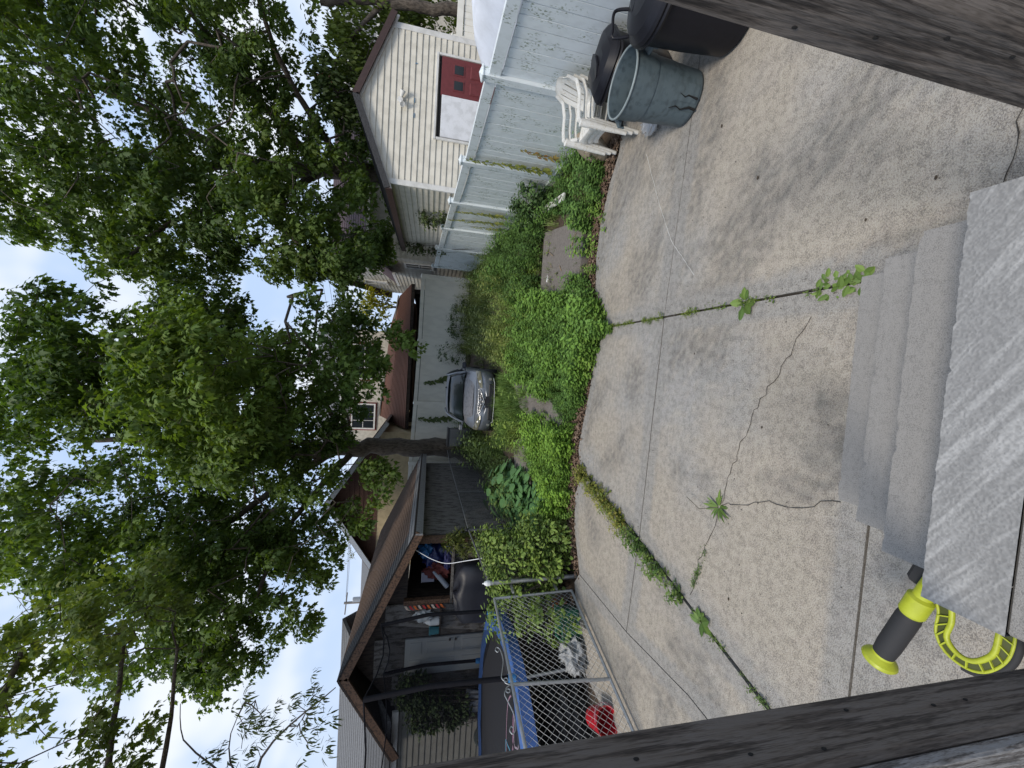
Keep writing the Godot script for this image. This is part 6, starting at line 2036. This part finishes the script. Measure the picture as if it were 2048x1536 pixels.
func make_chairs() -> void:
	# monobloc chair facing +z in its own frame
	var proto := thing("plastic_chair", "white plastic garden chair at the top of the stack by fence", "chair", Vector3.ZERO, 0.0, "stacked white plastic chairs")
	var seat := func(u: float, v: float) -> Array:
		# u across -1..1, v 0 front .. 1 back
		var w := lerpf(0.235, 0.20, v)
		var y := 0.425 - 0.03 * v + 0.012 * u * u - 0.02 * pow(1.0 - v, 6.0) - 0.018 * sin(v * PI)
		return [Vector3(u * w, y, lerpf(0.22, -0.20, v)), Vector3.UP]
	for s in [[-1.0, -0.72], [-0.66, -0.38], [-0.32, -0.03], [0.03, 0.32], [0.38, 0.66], [0.72, 1.0]]:
		var mb := MB.new()
		chair_sheet(mb, seat, s[0], s[1], 0.12, 0.92, 4, 12)
		part("seat_slat", mb, M.chair, proto)
	var rim := MB.new()
	chair_sheet(rim, seat, -1.0, 1.0, 0.0, 0.13, 14, 3)
	chair_sheet(rim, seat, -1.0, 1.0, 0.91, 1.0, 14, 2)
	rim.grid(14, 2, func(u: float, v: float) -> Vector3:
		var x := (u * 2.0 - 1.0) * 0.235
		return Vector3(x, 0.417 - 0.07 * v - 0.05 * v * pow(absf(u * 2.0 - 1.0), 3.0), 0.22 + 0.012 * sin(v * PI)))
	part("seat_rim", rim, M.chair, proto)
	var back := func(u: float, v: float) -> Array:
		# v 0 bottom .. 1 top
		var w := lerpf(0.20, 0.235, sin(minf(v, 0.75) / 0.75 * PI * 0.5)) * (1.0 - 0.35 * pow(maxf(0.0, v - 0.7) / 0.3, 2.0))
		var y := lerpf(0.40, 0.86, v) - 0.03 * u * u * v
		var z := -0.20 - 0.13 * v + 0.055 * u * u
		return [Vector3(u * w, y, z), Vector3(0, 0.25, 1).normalized()]
	for s in [[-1.0, -0.74], [-0.68, -0.42], [-0.36, -0.06], [0.0, 0.0], [0.06, 0.36], [0.42, 0.68], [0.74, 1.0]]:
		if s[0] == s[1]: continue
		var mb := MB.new()
		chair_sheet(mb, back, s[0], s[1], 0.14, 0.80, 3, 10)
		part("back_slat", mb, M.chair, proto)
	var br := MB.new()
	chair_sheet(br, back, -1.0, 1.0, 0.79, 1.0, 16, 5)
	part("back_rim", br, M.chair, proto)
	var bb := MB.new()
	chair_sheet(bb, back, -1.0, 1.0, 0.0, 0.15, 16, 2)
	part("back_base", bb, M.chair, proto)
	for s in [-1.0, 1.0]:
		# arm: broad ribbon from the back, forward and down into the front leg
		var arm := func(u: float, v: float) -> Array:
			var path := [Vector3(0.215, 0.80, -0.27), Vector3(0.25, 0.69, -0.22), Vector3(0.275, 0.645, -0.08), Vector3(0.282, 0.64, 0.10), Vector3(0.278, 0.625, 0.215), Vector3(0.27, 0.55, 0.255)]
			var t: float = v * (path.size() - 1)
			var i := mini(int(t), path.size() - 2)
			var p: Vector3 = path[i].lerp(path[i + 1], t - i)
			var wd := lerpf(0.05, 0.085, minf(1.0, v * 2.0))
			return [Vector3(s * (p.x + u * wd * 0.5), p.y, p.z), Vector3(0, 1, 0.1)]
		var am := MB.new()
		chair_sheet(am, arm, -1.0, 1.0, 0.0, 1.0, 3, 20, 0.012)
		part("arm", am, M.chair, proto)
		var fl := MB.new()
		for q in [[Vector3(s * 0.27, 0.60, 0.235), Vector3(s * 0.30, 0.0, 0.27), 0.10, 0.05], [Vector3(s * 0.225, 0.45, 0.20), Vector3(s * 0.275, 0.60, 0.225), 0.06, 0.03]]:
			fl.tube([q[0], (q[0] as Vector3).lerp(q[1], 0.5), q[1]], [q[2] * 0.5, lerpf(q[2], q[3], 0.5) * 0.5, q[3] * 0.5], 8)
		part("leg", fl, M.chair, proto)
		var bl := MB.new()
		bl.tube([Vector3(s * 0.20, 0.41, -0.19), Vector3(s * 0.235, 0.2, -0.26), Vector3(s * 0.265, 0.0, -0.32)], [0.042, 0.034, 0.024], 8)
		part("leg", bl, M.chair, proto)
	var place := Transform3D(Basis(Vector3.UP, -PI / 2 - 0.10), Vector3(3.30, 0.0, -4.78))
	for k in 3:
		var c: Node3D = proto
		if k < 2:
			c = proto.duplicate()
			c.name = numbered("plastic_chair")
			add_child(c)
			c.set_meta("label", ["lowest white plastic chair of the stack by the fence", "middle white plastic chair of the stack by the fence"][k])
		c.transform = place
		c.position += Vector3(-0.025 * k, 0.085 * k, 0.008 * k) + Vector3(0, 0.002, 0)
	# tan round tub standing on edge beyond the chairs
	var t := thing("tan_tub", "tan round plastic tub leaning on its side beside the stacked chairs", "tub", Vector3(3.26, 0.24, -5.46), 0.0)
	var tb := MB.new()
	var ax := Basis(Vector3(0, 0.15, 1).normalized(), Vector3(-0.85, 0.45, 0.05).normalized(), Vector3(0.45, 0.85, -0.1).normalized()).orthonormalized()
	tb.lathe([Vector2(0.27, -0.05), Vector2(0.285, -0.03), Vector2(0.28, 0.0), Vector2(0.255, 0.02), Vector2(0.20, 0.035), Vector2(0.15, 0.03), Vector2(0.06, 0.06), Vector2(0.04, 0.10), Vector2(0, 0.10)], Vector3.ZERO, 36, ax)
	part("shell", tb, M.tan, t)
	for k in 6:
		var rb := MB.new()
		var d := (ax.x * cos(k * TAU / 6) + ax.z * sin(k * TAU / 6))
		rb.bar(d * 0.07 + ax.y * 0.055, d * 0.24 + ax.y * 0.03, 0.012, 0.02, ax.y)
		part("rib", rb, M.tan, t)

# ------------------------------------------------------------------ lime and black tool beside the landing
func make_yard_tool() -> void:
	var o := thing("yard_tool", "lime and black plastic yard tool with ribbed loop handle beside the landing", "tool")
	# grip: flange at the outer end, black sleeve, lime collar; leaning against the landing
	var e0 := Vector3(-1.14, 0.50, -1.15); var e1 := Vector3(-0.70, 0.52, -1.0)
	var d := (e1 - e0).normalized()
	var bx := d.cross(Vector3.UP).normalized()
	var bas := Basis(bx, d, bx.cross(d))
	var fl := MB.new()
	fl.lathe([Vector2(0, -0.008), Vector2(0.056, -0.008), Vector2(0.06, 0.0), Vector2(0.056, 0.01), Vector2(0.036, 0.03), Vector2(0.034, 0.05)], e0, 28, bas)
	part("flange", fl, M.lime, o)
	var sl := MB.new()
	sl.lathe([Vector2(0.03, 0.035), Vector2(0.036, 0.04), Vector2(0.039, 0.09), Vector2(0.039, 0.25), Vector2(0.036, 0.275), Vector2(0.03, 0.28)], e0, 28, bas)
	part("sleeve", sl, M.rubber, o)
	var co := MB.new()
	co.lathe([Vector2(0.034, 0.272), Vector2(0.041, 0.285), Vector2(0.041, 0.36), Vector2(0.03, 0.37), Vector2(0.028, 0.46), Vector2(0, 0.46)], e0, 28, bas)
	part("collar", co, M.lime, o)
	var kn := MB.new()
	kn.bar(e0 + d * 0.03 - bas.z * 0.037, e0 + d * 0.30 - bas.z * 0.039, 0.014, 0.01, bas.z)
	part("spine", kn, M.lime, o)
	var hs := MB.new()
	hs.cham(Vector3(-0.70, 0.47, -1.05), Vector3(0.07, 0.14, 0.07), 0.014, bas)
	part("motor_housing", hs, M.rubber, o)
	var pv := MB.new()
	pv.lathe([Vector2(0, -0.02), Vector2(0.014, -0.02), Vector2(0.014, 0.02), Vector2(0, 0.02)], Vector3(-0.815, 0.50, -1.015), 12, Basis(Vector3.UP, Vector3.RIGHT, Vector3.FORWARD))
	part("pivot_bolt", pv, M.galv, o)
	# loop: a closed path in a tilted plane, lime web with black outer grip
	var cen := Vector3(-0.86, 0.5, -0.90)
	var uz := Vector3.UP
	var outer := [Vector3(-0.80, 0.5, -0.997), Vector3(-0.83, 0.5, -0.99), Vector3(-0.906, 0.5, -0.99), Vector3(-0.958, 0.5, -0.958), Vector3(-0.972, 0.5, -0.90), Vector3(-0.945, 0.5, -0.853), Vector3(-0.878, 0.5, -0.815), Vector3(-0.80, 0.5, -0.803), Vector3(-0.70, 0.5, -0.81)]
	var inner := [Vector3(-0.78, 0.505, -0.955), Vector3(-0.835, 0.505, -0.95), Vector3(-0.90, 0.505, -0.958), Vector3(-0.936, 0.505, -0.927), Vector3(-0.935, 0.505, -0.89), Vector3(-0.90, 0.505, -0.857), Vector3(-0.85, 0.505, -0.838), Vector3(-0.72, 0.505, -0.835)]
	outer = polyline(outer, 0.015); inner = polyline(inner, 0.015)
	var ou := MB.new()
	ou.tube(outer, 0.005, 8)
	var loopn := part("loop_rim", ou, M.lime, o)
	var iu := MB.new()
	iu.tube(inner, 0.009, 8)
	part("inner_rim", iu, M.lime, o)
	var web := MB.new()
	var n := mini(outer.size(), inner.size())
	for i in n - 1:
		var a: Vector3 = outer[int(float(i) / n * outer.size())]; var b: Vector3 = outer[int(float(i + 1) / n * outer.size())]
		var c: Vector3 = inner[int(float(i + 1) / n * inner.size())]; var e: Vector3 = inner[int(float(i) / n * inner.size())]
		web.quad(a, b, c, e, uz)
	part("web", web, mat(0.06, 0.07, 0.012, 0.6), o)
	for i in range(1, 14):
		var rb := MB.new()
		var f := i / 14.0
		var a: Vector3 = outer[int(f * (outer.size() - 1))]; var b: Vector3 = inner[int(clampf(f + 0.04, 0, 1) * (inner.size() - 1))]
		rb.bar(a, b, 0.004, 0.014, uz)
		part("rib", rb, M.lime, o)
	var gp := MB.new()
	gp.tube(outer.slice(int(outer.size() * 0.42), int(outer.size() * 0.97)).map(func(p: Vector3) -> Vector3: return p + (p - cen).normalized() * 0.008 - uz * 0.01), 0.012, 10)
	part("outer_grip", gp, M.rubber, o)

# ------------------------------------------------------------------ clutter in and around the shed
func lump(at: Vector3, r: Vector3, seed_: float, amp := 0.5, flat := -99.0) -> MB:
	var mb := MB.new()
	mb.grid(30, 20, func(u: float, v: float) -> Vector3:
		var th := u * TAU; var ph := v * PI
		var d := Vector3(sin(ph) * cos(th), cos(ph), sin(ph) * sin(th))
		var k := 1.0 + amp * (noise_c.get_noise_3dv(d * 0.7 + Vector3(seed_, 0, 0)) + 0.5 * noise_c.get_noise_3dv(d * 2.1 + Vector3(0, seed_, 0)))
		var p := at + d * r * k
		p.y = maxf(p.y, flat)
		return p)
	return mb

func make_clutter() -> void:
	var z := -8.75
	top("blue_bag", lump(Vector3(-4.42, 2.28, z), Vector3(0.2, 0.17, 0.2), 3.0), mat(0.015, 0.10, 0.25, 0.35), "bright blue plastic bag high in the shed's open bay", "bag")
	top("dark_blue_bag", lump(Vector3(-4.62, 2.05, z - 0.1), Vector3(0.35, 0.3, 0.3), 5.0), mat(0.012, 0.02, 0.09, 0.4), "dark blue plastic bag heaped inside the shed's open bay", "bag")
	top("red_cloth", lump(Vector3(-4.86, 1.98, z + 0.1), Vector3(0.2, 0.26, 0.15), 9.0, 0.9), mat(0.09, 0.016, 0.014, 0.8), "crumpled red cloth in the shed's open bay", "cloth")
	top("navy_bundle", lump(Vector3(-4.45, 1.80, z + 0.25), Vector3(0.32, 0.08, 0.1), 12.0, 0.7), mat(0.035, 0.035, 0.12, 0.6), "navy printed bundle lying on the shed bay sill", "bundle")
	var bx := MB.new()
	bx.cham(Vector3(-5.05, 2.22, z + 0.05), Vector3(0.2, 0.28, 0.2), 0.006, Basis(Vector3.UP, 0.3))
	var bo := top("white_box", bx, mat(0.2, 0.2, 0.26, 0.6), "small pale box standing in the shed's open bay", "box")
	var bt := MB.new()
	bt.cham(Vector3(-5.05, 2.365, z + 0.05), Vector3(0.21, 0.012, 0.21), 0.002, Basis(Vector3.UP, 0.3))
	part("box_flap", bt, mat(0.4, 0.4, 0.46, 0.6), bo)
	var tu := MB.new()
	tu.tube([Vector3(-5.2, 1.78, z + 0.25), Vector3(-4.95, 2.0, z + 0.22), Vector3(-4.85, 2.12, z + 0.2)], [0.06, 0.055, 0.03], 10)
	top("clear_tube_bag", tu, mat(0.22, 0.25, 0.3, 0.25), "grey translucent roll leaning in the shed bay corner", "roll")
	# shelf with cleaning things between post and door
	var sh := MB.new()
	sh.cham(Vector3(-5.75, 1.92, -8.18), Vector3(0.6, 0.03, 0.2), 0.003)
	top("wall_shelf", sh, M.dark_wood, "narrow dark shelf on the shed wall beside the door", "shelf")
	top("white_sack", lump(Vector3(-5.62, 2.30, -8.15), Vector3(0.12, 0.2, 0.08), 21.0), mat(0.3, 0.32, 0.33, 0.6), "pale grey sack hanging on the shed wall beside garland", "sack")
	var jug := MB.new()
	jug.lathe([Vector2(0, 0), Vector2(0.08, 0), Vector2(0.085, 0.02), Vector2(0.085, 0.2), Vector2(0.05, 0.28), Vector2(0.03, 0.3), Vector2(0.03, 0.34), Vector2(0, 0.34)], Vector3(-5.78, 1.94, -8.18), 18)
	var jo := top("white_jug", jug, mat(0.42, 0.43, 0.43, 0.5), "white plastic jug standing on the shed shelf", "jug")
	var jh := MB.new()
	jh.tube(polyline([Vector3(-5.73, 2.14, -8.12), Vector3(-5.66, 2.2, -8.1), Vector3(-5.72, 2.26, -8.14)], 0.02), 0.012, 6)
	part("handle", jh, mat(0.42, 0.43, 0.43, 0.5), jo)
	var cu := MB.new()
	cu.lathe([Vector2(0, 0), Vector2(0.07, 0), Vector2(0.085, 0.2), Vector2(0.078, 0.2), Vector2(0.06, 0.01)], Vector3(-6.0, 1.94, -8.18), 18)
	var co := top("teal_tub", cu, mat(0.06, 0.25, 0.3, 0.5), "teal plastic tub standing on the shed shelf by door", "tub")
	var cr := MB.new()
	cr.lathe([Vector2(0.085, 0.19), Vector2(0.092, 0.2), Vector2(0.085, 0.21)], Vector3(-6.0, 1.94, -8.18), 18)
	part("rim", cr, mat(0.08, 0.3, 0.35, 0.5), co)
	# bright spiral garland hanging on the bay post
	var ga := thing("spiral_garland", "orange and red spiral garland hanging on the shed post", "garland", Vector3(-5.46, 1.8, -8.2))
	for k in 9:
		var mb := MB.new()
		mb.col = [Color(0.6, 0.13, 0.02), Color(0.45, 0.03, 0.03), Color(0.62, 0.5, 0.4)][k % 3]
		var y := k * 0.095
		mb.quad(Vector3(-0.05, y, 0.0), Vector3(0.0, y + 0.05, 0.05), Vector3(0.0, y + 0.10, 0.05), Vector3(-0.05, y + 0.05, 0.0))
		mb.quad(Vector3(0.0, y + 0.05, 0.05), Vector3(0.05, y + 0.10, 0.0), Vector3(0.05, y + 0.15, 0.0), Vector3(0.0, y + 0.10, 0.05))
		part("twist", mb, M.vcol, ga)
	# black cover over a grill in front of the half wall
	var gc := MB.new()
	gc.grid(36, 10, func(u: float, v: float) -> Vector3:
		var th := u * TAU
		var k := 1.0 / pow(pow(absf(cos(th)), 4.0) + pow(absf(sin(th)), 4.0), 0.25)
		var w := lerpf(0.02, 1.0, minf(1.0, v * 2.6))
		var y := 1.66 - 0.12 * pow(minf(1.0, v * 2.6), 3.0) - maxf(0.0, v - 0.385) / 0.615 * 1.45
		var fold := 1.0 + 0.05 * sin(th * 9.0) * maxf(0.0, v - 0.3) + 0.12 * maxf(0.0, v - 0.4)
		return Vector3(-4.85 + cos(th) * k * 0.62 * w * fold, y + 0.05 * sin(u * 31.0) * (1.0 - v), -7.75 + sin(th) * k * 0.32 * w * fold))
	top("grill_cover", gc, textured(mat(0.012, 0.012, 0.018, 0.5), M.soft_tex, Vector3.ONE), "black fabric cover draped over a grill below the shed bay", "grill cover")
	# white cord from the shed eave down to the fence
	var cd := MB.new()
	cd.tube(polyline([Vector3(-4.05, 2.52, -8.0), Vector3(-4.1, 2.2, -7.7), Vector3(-4.05, 1.9, -7.4), Vector3(-3.8, 1.55, -7.0), Vector3(-3.55, 1.32, -6.6)], 0.06), 0.007, 6)
	top("slack_line", cd, M.white, "thin white cord strung from the shed corner to the shrub", "cord")
	# folded pale chair by the wall, red bucket, white sack, green bin behind the gate
	var ft := thing("folding_table", "pale folded table leaning on the shed wall behind trampoline", "table", Vector3(-7.45, 0.2, -8.05))
	var fm := MB.new()
	fm.bar(Vector3(-0.15, 0.72, 0.1), Vector3(-0.12, 1.08, 0.02), 0.5, 0.03, Vector3.BACK, 0.004)
	part("table_top", fm, mat(0.25, 0.26, 0.28, 0.6), ft)
	for s in [-1.0, 1.0]:
		var lg := MB.new()
		lg.tube([Vector3(s * 0.2, 0, 0.15), Vector3(s * 0.2 - 0.1, 0.75, 0.08)], 0.014, 6)
		part("leg", lg, M.wire_old, ft)
	var rb := thing("red_bucket", "red plastic bucket tipped over on the concrete behind the gate", "bucket", Vector3(-4.30, 0.15, -4.05))
	var bk := MB.new()
	var ba := Basis(Vector3(0.2, 0.95, 0.1).normalized(), Vector3(0.55, -0.15, 0.85).normalized(), Vector3.RIGHT).orthonormalized()
	bk.lathe([Vector2(0, -0.14), Vector2(0.115, -0.14), Vector2(0.15, 0.14), Vector2(0.16, 0.145), Vector2(0.16, 0.16), Vector2(0.145, 0.15), Vector2(0.11, -0.12), Vector2(0, -0.12)], Vector3.ZERO, 28, ba)
	part("pail", bk, mat(0.34, 0.012, 0.02, 0.35), rb)
	var bh := MB.new()
	bh.tube(polyline([ba * Vector3(0.155, 0.13, 0), ba * Vector3(0.12, 0.1, 0.13), ba * Vector3(0, 0.08, 0.175), ba * Vector3(-0.12, 0.1, 0.13), ba * Vector3(-0.155, 0.13, 0)], 0.03), 0.005, 6)
	part("handle", bh, mat(0.5, 0.25, 0.3, 0.4), rb)
	top("white_cover", lump(Vector3(-4.22, 0.14, -4.98), Vector3(0.19, 0.17, 0.24), 33.0, 0.8, 0.01), textured(mat(0.30, 0.31, 0.32, 0.6), M.soft_tex, Vector3.ONE), "crumpled grey white plastic cover on the ground behind the gate", "cover")
	top("dark_heap", lump(Vector3(-5.3, 0.22, -5.0), Vector3(0.7, 0.25, 0.6), 36.0, 0.7, 0.0), mat(0.02, 0.018, 0.017, 0.8), "dark tarpaulin heap on the ground under the trampoline edge", "tarpaulin")
	var gb := thing("green_crate", "dark green plastic crate behind the gate near its hinge post", "crate", Vector3(-3.93, 0.0, -5.28), 0.3)
	var gm := MB.new()
	for s in [-1.0, 1.0]:
		gm.cham(Vector3(s * 0.2, 0.15, 0), Vector3(0.02, 0.28, 0.3), 0.004)
		gm.cham(Vector3(0, 0.15, s * 0.15), Vector3(0.38, 0.28, 0.02), 0.004)
	gm.box(Vector3(0, 0.02, 0), Vector3(0.38, 0.02, 0.28))
	part("crate_walls", gm, mat(0.012, 0.10, 0.06, 0.5), gb)
	var gr := MB.new()
	for s in [-1.0, 1.0]:
		gr.cham(Vector3(s * 0.21, 0.285, 0), Vector3(0.04, 0.02, 0.34), 0.004)
		gr.cham(Vector3(0, 0.285, s * 0.16), Vector3(0.38, 0.02, 0.04), 0.004)
	part("crate_rim", gr, mat(0.015, 0.12, 0.07, 0.5), gb)
	var op := MB.new()
	op.lathe([Vector2(0, 0), Vector2(0.09, 0), Vector2(0.13, 0.2), Vector2(0.12, 0.2), Vector2(0.08, 0.02), Vector2(0, 0.02)], Vector3(-3.95, 0.0, -5.75), 20)
	top("terracotta_pot", op, mat(0.25, 0.09, 0.03, 0.8), "small terracotta flower pot behind the gate among shrub leaves", "pot")
	var wt := MB.new()
	wt.tube(polyline([Vector3(-5.6, 0.35, -5.4), Vector3(-5.2, 0.4, -5.1), Vector3(-4.9, 0.3, -5.2), Vector3(-4.7, 0.15, -5.3)], 0.05), [0.03, 0.032, 0.03, 0.03, 0.03, 0.03, 0.03, 0.03, 0.03, 0.03, 0.03, 0.03, 0.03, 0.03, 0.03, 0.03, 0.03, 0.03, 0.03, 0.03, 0.03, 0.03, 0.03, 0.03, 0.03, 0.03, 0.03, 0.03, 0.03, 0.03], 8)
	top("black_hose", wt, M.black_soft, "thick black hose lying beside the dark tarpaulin", "hose")
	# dark coil of hoses on the ground at the grey wall
	var hc := MB.new()
	for k in 4:
		var rg := []
		for i in 25:
			var a := TAU * i / 24.0
			rg.append(Vector3(-8.35 + cos(a) * (0.3 - k * 0.03), 0.75 + sin(a) * (0.3 - k * 0.02), -7.9 + k * 0.03))
		hc.tube(rg, 0.016, 6, false)
	top("hose_coil", hc, mat(0.05, 0.06, 0.055, 0.6), "coiled garden hose hanging on the grey clapboard wall", "hose")

func make_small_things() -> void:
	rng.seed = 31
	# white cloth over something behind the fence
	var sc := MB.new()
	sc.grid(30, 24, func(u: float, v: float) -> Vector3:
		var x := lerpf(3.95, 6.0, v)
		var z := lerpf(-5.75, -2.6, u)
		var rim := minf(minf(u, 1.0 - u) * 6.0, minf(v, 1.0 - v) * 5.0)
		var y := 2.14 - 0.55 * pow(1.0 - clampf(rim, 0.0, 1.0), 2.0) - 0.07 * sin(u * 9.0 + v * 2.0) * (1.0 - v) + 0.05 * noise_b.get_noise_2d(u * 9.0, v * 2.0) - 0.08 * u
		return Vector3(x, y, z))
	sc.grid(30, 8, func(u: float, v: float) -> Vector3:
		return Vector3(3.95 + 0.05 * sin(u * 40.0) * v, 1.60 - 0.07 * sin(u * 9.0) - 0.9 * v, lerpf(-5.75, -2.6, u)))
	top("white_cloth", sc, M.cloth, "white cloth sheet draped over bulky goods behind the vinyl fence", "cloth")
	# weathered plank lying in the weeds
	var pk := MB.new()
	pk.bar(Vector3(3.38, 0.42, -9.2), Vector3(3.02, 0.24, -6.55), 0.13, 0.035, Vector3.UP, 0.004)
	var po := top("plank", pk, textured(mat(0.62, 0.62, 0.58, 0.8), M.soft_tex, Vector3.ONE * 2.0), "weathered white painted plank lying in the weeds by the fence", "plank")
	for k in 7:
		var fk := MB.new()
		var f := rr(0.05, 0.95)
		var p := Vector3(3.38, 0.44, -9.2).lerp(Vector3(3.02, 0.26, -6.55), f)
		fk.bar(p + Vector3(rr(-0.03, 0.03), 0.0, -0.1), p + Vector3(rr(-0.03, 0.03), 0.004, 0.12), rr(0.02, 0.04), 0.004)
		part("bare_patch", fk, M.ply, po)
	for q in [[1.75, 0.17, -7.4, 0.0, "white crumpled paper lying on the dark buried slab"], [-3.15, 0.34, -8.9, 1.0, "white scrap of paper by the chain link fence"]]:
		top("paper_scrap", lump(Vector3(q[0], q[1], q[2]), Vector3(0.10, 0.035, 0.07), q[3] * 7.0 + 2.0, 0.8), M.white, q[4], "paper")
	# broken twigs on the buried slab
	for k in 4:
		var tw := MB.new()
		var p := Vector3(rr(1.7, 2.4), 0.0, rr(-7.2, -6.3))
		p.y = gh(p.x, p.z) + 0.115
		var d := Vector3(rr(-0.3, 0.3), 0, rr(-0.35, 0.35))
		var p2 := p + d
		p2.y = gh(p2.x, p2.z) + 0.115
		tw.tube([p, (p + p2) * 0.5 + Vector3(0.02, 0.006, 0.0), p2], [0.008, 0.006, 0.003], 5)
		top("twig", tw, mat(0.28, 0.2, 0.12, 0.9), "broken brown twig lying on the dark buried slab", "twig", "twigs on the buried slab")
	# pebbles and bits on the patio
	for q in [[1.55, -2.55, 0.012], [-0.35, -2.3, 0.008], [-1.75, -2.45, 0.01], [0.95, -1.75, 0.008], [1.05, -1.45, 0.009], [-2.0, -4.5, 0.01], [2.2, -3.0, 0.012], [0.2, -3.1, 0.007]]:
		top("leaf_bit", lump(Vector3(q[0], q[2] * 0.5 + 0.004, q[1]), Vector3(q[2] * 1.1, q[2] * 0.4, q[2] * 0.6), q[0] * 5.0), mat(0.06, 0.045, 0.03, 0.9), "tiny dark bit of debris lying on the concrete patio", "debris", "dark bits on the patio")
	# grit gathered on the slabs
	var gm := MB.new()
	gm.ellipsoid(Vector3.ZERO, Vector3(0.004, 0.0026, 0.0034), Basis(), 6, 4)
	var gme := gm.mesh(M.litter)
	var gx := []
	var gc := []
	for i in 2600:
		var x := rr(-2.2, 3.6); var zz := rr(-5.4, -1.0)
		var near_joint := absf(x - 0.6) < 0.12 or absf(zz + 3.65) < 0.08 or zz < -5.05 or (absf(x) < 0.8 and zz > -1.75)
		if not near_joint and rng.randf() > 0.22: continue
		gx.append(Transform3D(Basis(Vector3.UP, rr(0, TAU)).scaled(Vector3.ONE * rr(0.4, 1.6)), Vector3(x, 0.004, zz)))
		var t := rr(0.06, 0.4)
		gc.append(Color(t, t * 0.93, t * 0.82))
	var go2 := thing("grit", "fine grit and crumbs scattered over the concrete patio", "grit")
	go2.set_meta("kind", "stuff")
	scatter("grains", gme, gx, gc, go2, "stuff")
	# grey storage cabinet beside the car
	var cb := thing("storage_cabinet", "grey plastic storage cabinet between parked car and big maple", "cabinet", Vector3(-2.75, 0.65, -13.6), 0.1)
	var cm := MB.new()
	cm.cham(Vector3(0, 0.5, 0), Vector3(0.62, 1.0, 0.5), 0.01)
	part("body", cm, mat(0.10, 0.105, 0.11, 0.6), cb)
	var cl := MB.new()
	cl.cham(Vector3(0, 1.03, 0), Vector3(0.68, 0.06, 0.56), 0.012)
	part("lid", cl, mat(0.02, 0.02, 0.024, 0.5), cb)
	for s in [-1.0, 1.0]:
		var dp := MB.new()
		dp.cham(Vector3(s * 0.15, 0.5, 0.255), Vector3(0.28, 0.9, 0.02), 0.006)
		part("door", dp, mat(0.10, 0.105, 0.11, 0.6), cb)
	# utility pole with transformer far away, and its wires
	var up := thing("utility_pole", "distant utility pole with transformer and wires above the shed roof", "utility pole", Vector3(-25.6, 0.0, -40.0))
	var pm := MB.new()
	pm.tube([Vector3(0, -1, 0), Vector3(0.05, 9.9, 0)], [0.16, 0.12], 10)
	part("pole", pm, mat(0.22, 0.2, 0.18, 0.9), up)
	var ca := MB.new()
	ca.cham(Vector3(0.0, 9.7, 0), Vector3(2.0, 0.1, 0.1), 0.01, Basis(Vector3.UP, 0.5))
	part("cross_arm", ca, mat(0.2, 0.18, 0.16, 0.9), up)
	var tf := MB.new()
	tf.lathe([Vector2(0, 0), Vector2(0.24, 0), Vector2(0.25, 0.7), Vector2(0.2, 0.76), Vector2(0, 0.78)], Vector3(0.42, 8.3, 0.1), 16)
	part("transformer", tf, M.galv, up)
	for k in 3:
		var wi := MB.new()
		var a := Vector3(-0.7 + k * 0.7, 9.75, 0)
		var w := []
		for i in 13:
			var f := i / 12.0
			w.append(a.lerp(Vector3(34.0, 9.6 + k * 0.5, 12.0), f) - Vector3(0, 4.0 * f * (1.0 - f), 0))
		wi.tube(w, 0.012, 4, false)
		part("wire", wi, M.wire_old, up)
	# low grey block at the house wall
	var gk := MB.new()
	gk.cham(Vector3(2.0, 0.09, -1.05), Vector3(0.75, 0.18, 0.62), 0.012)
	var go := top("concrete_block", gk, M.step, "pale grey concrete kerb block beyond the grey porch post", "block")
	var gt := MB.new()
	gt.cham(Vector3(2.0, 0.19, -1.05), Vector3(0.69, 0.02, 0.56), 0.004)
	part("cap", gt, M.step, go)
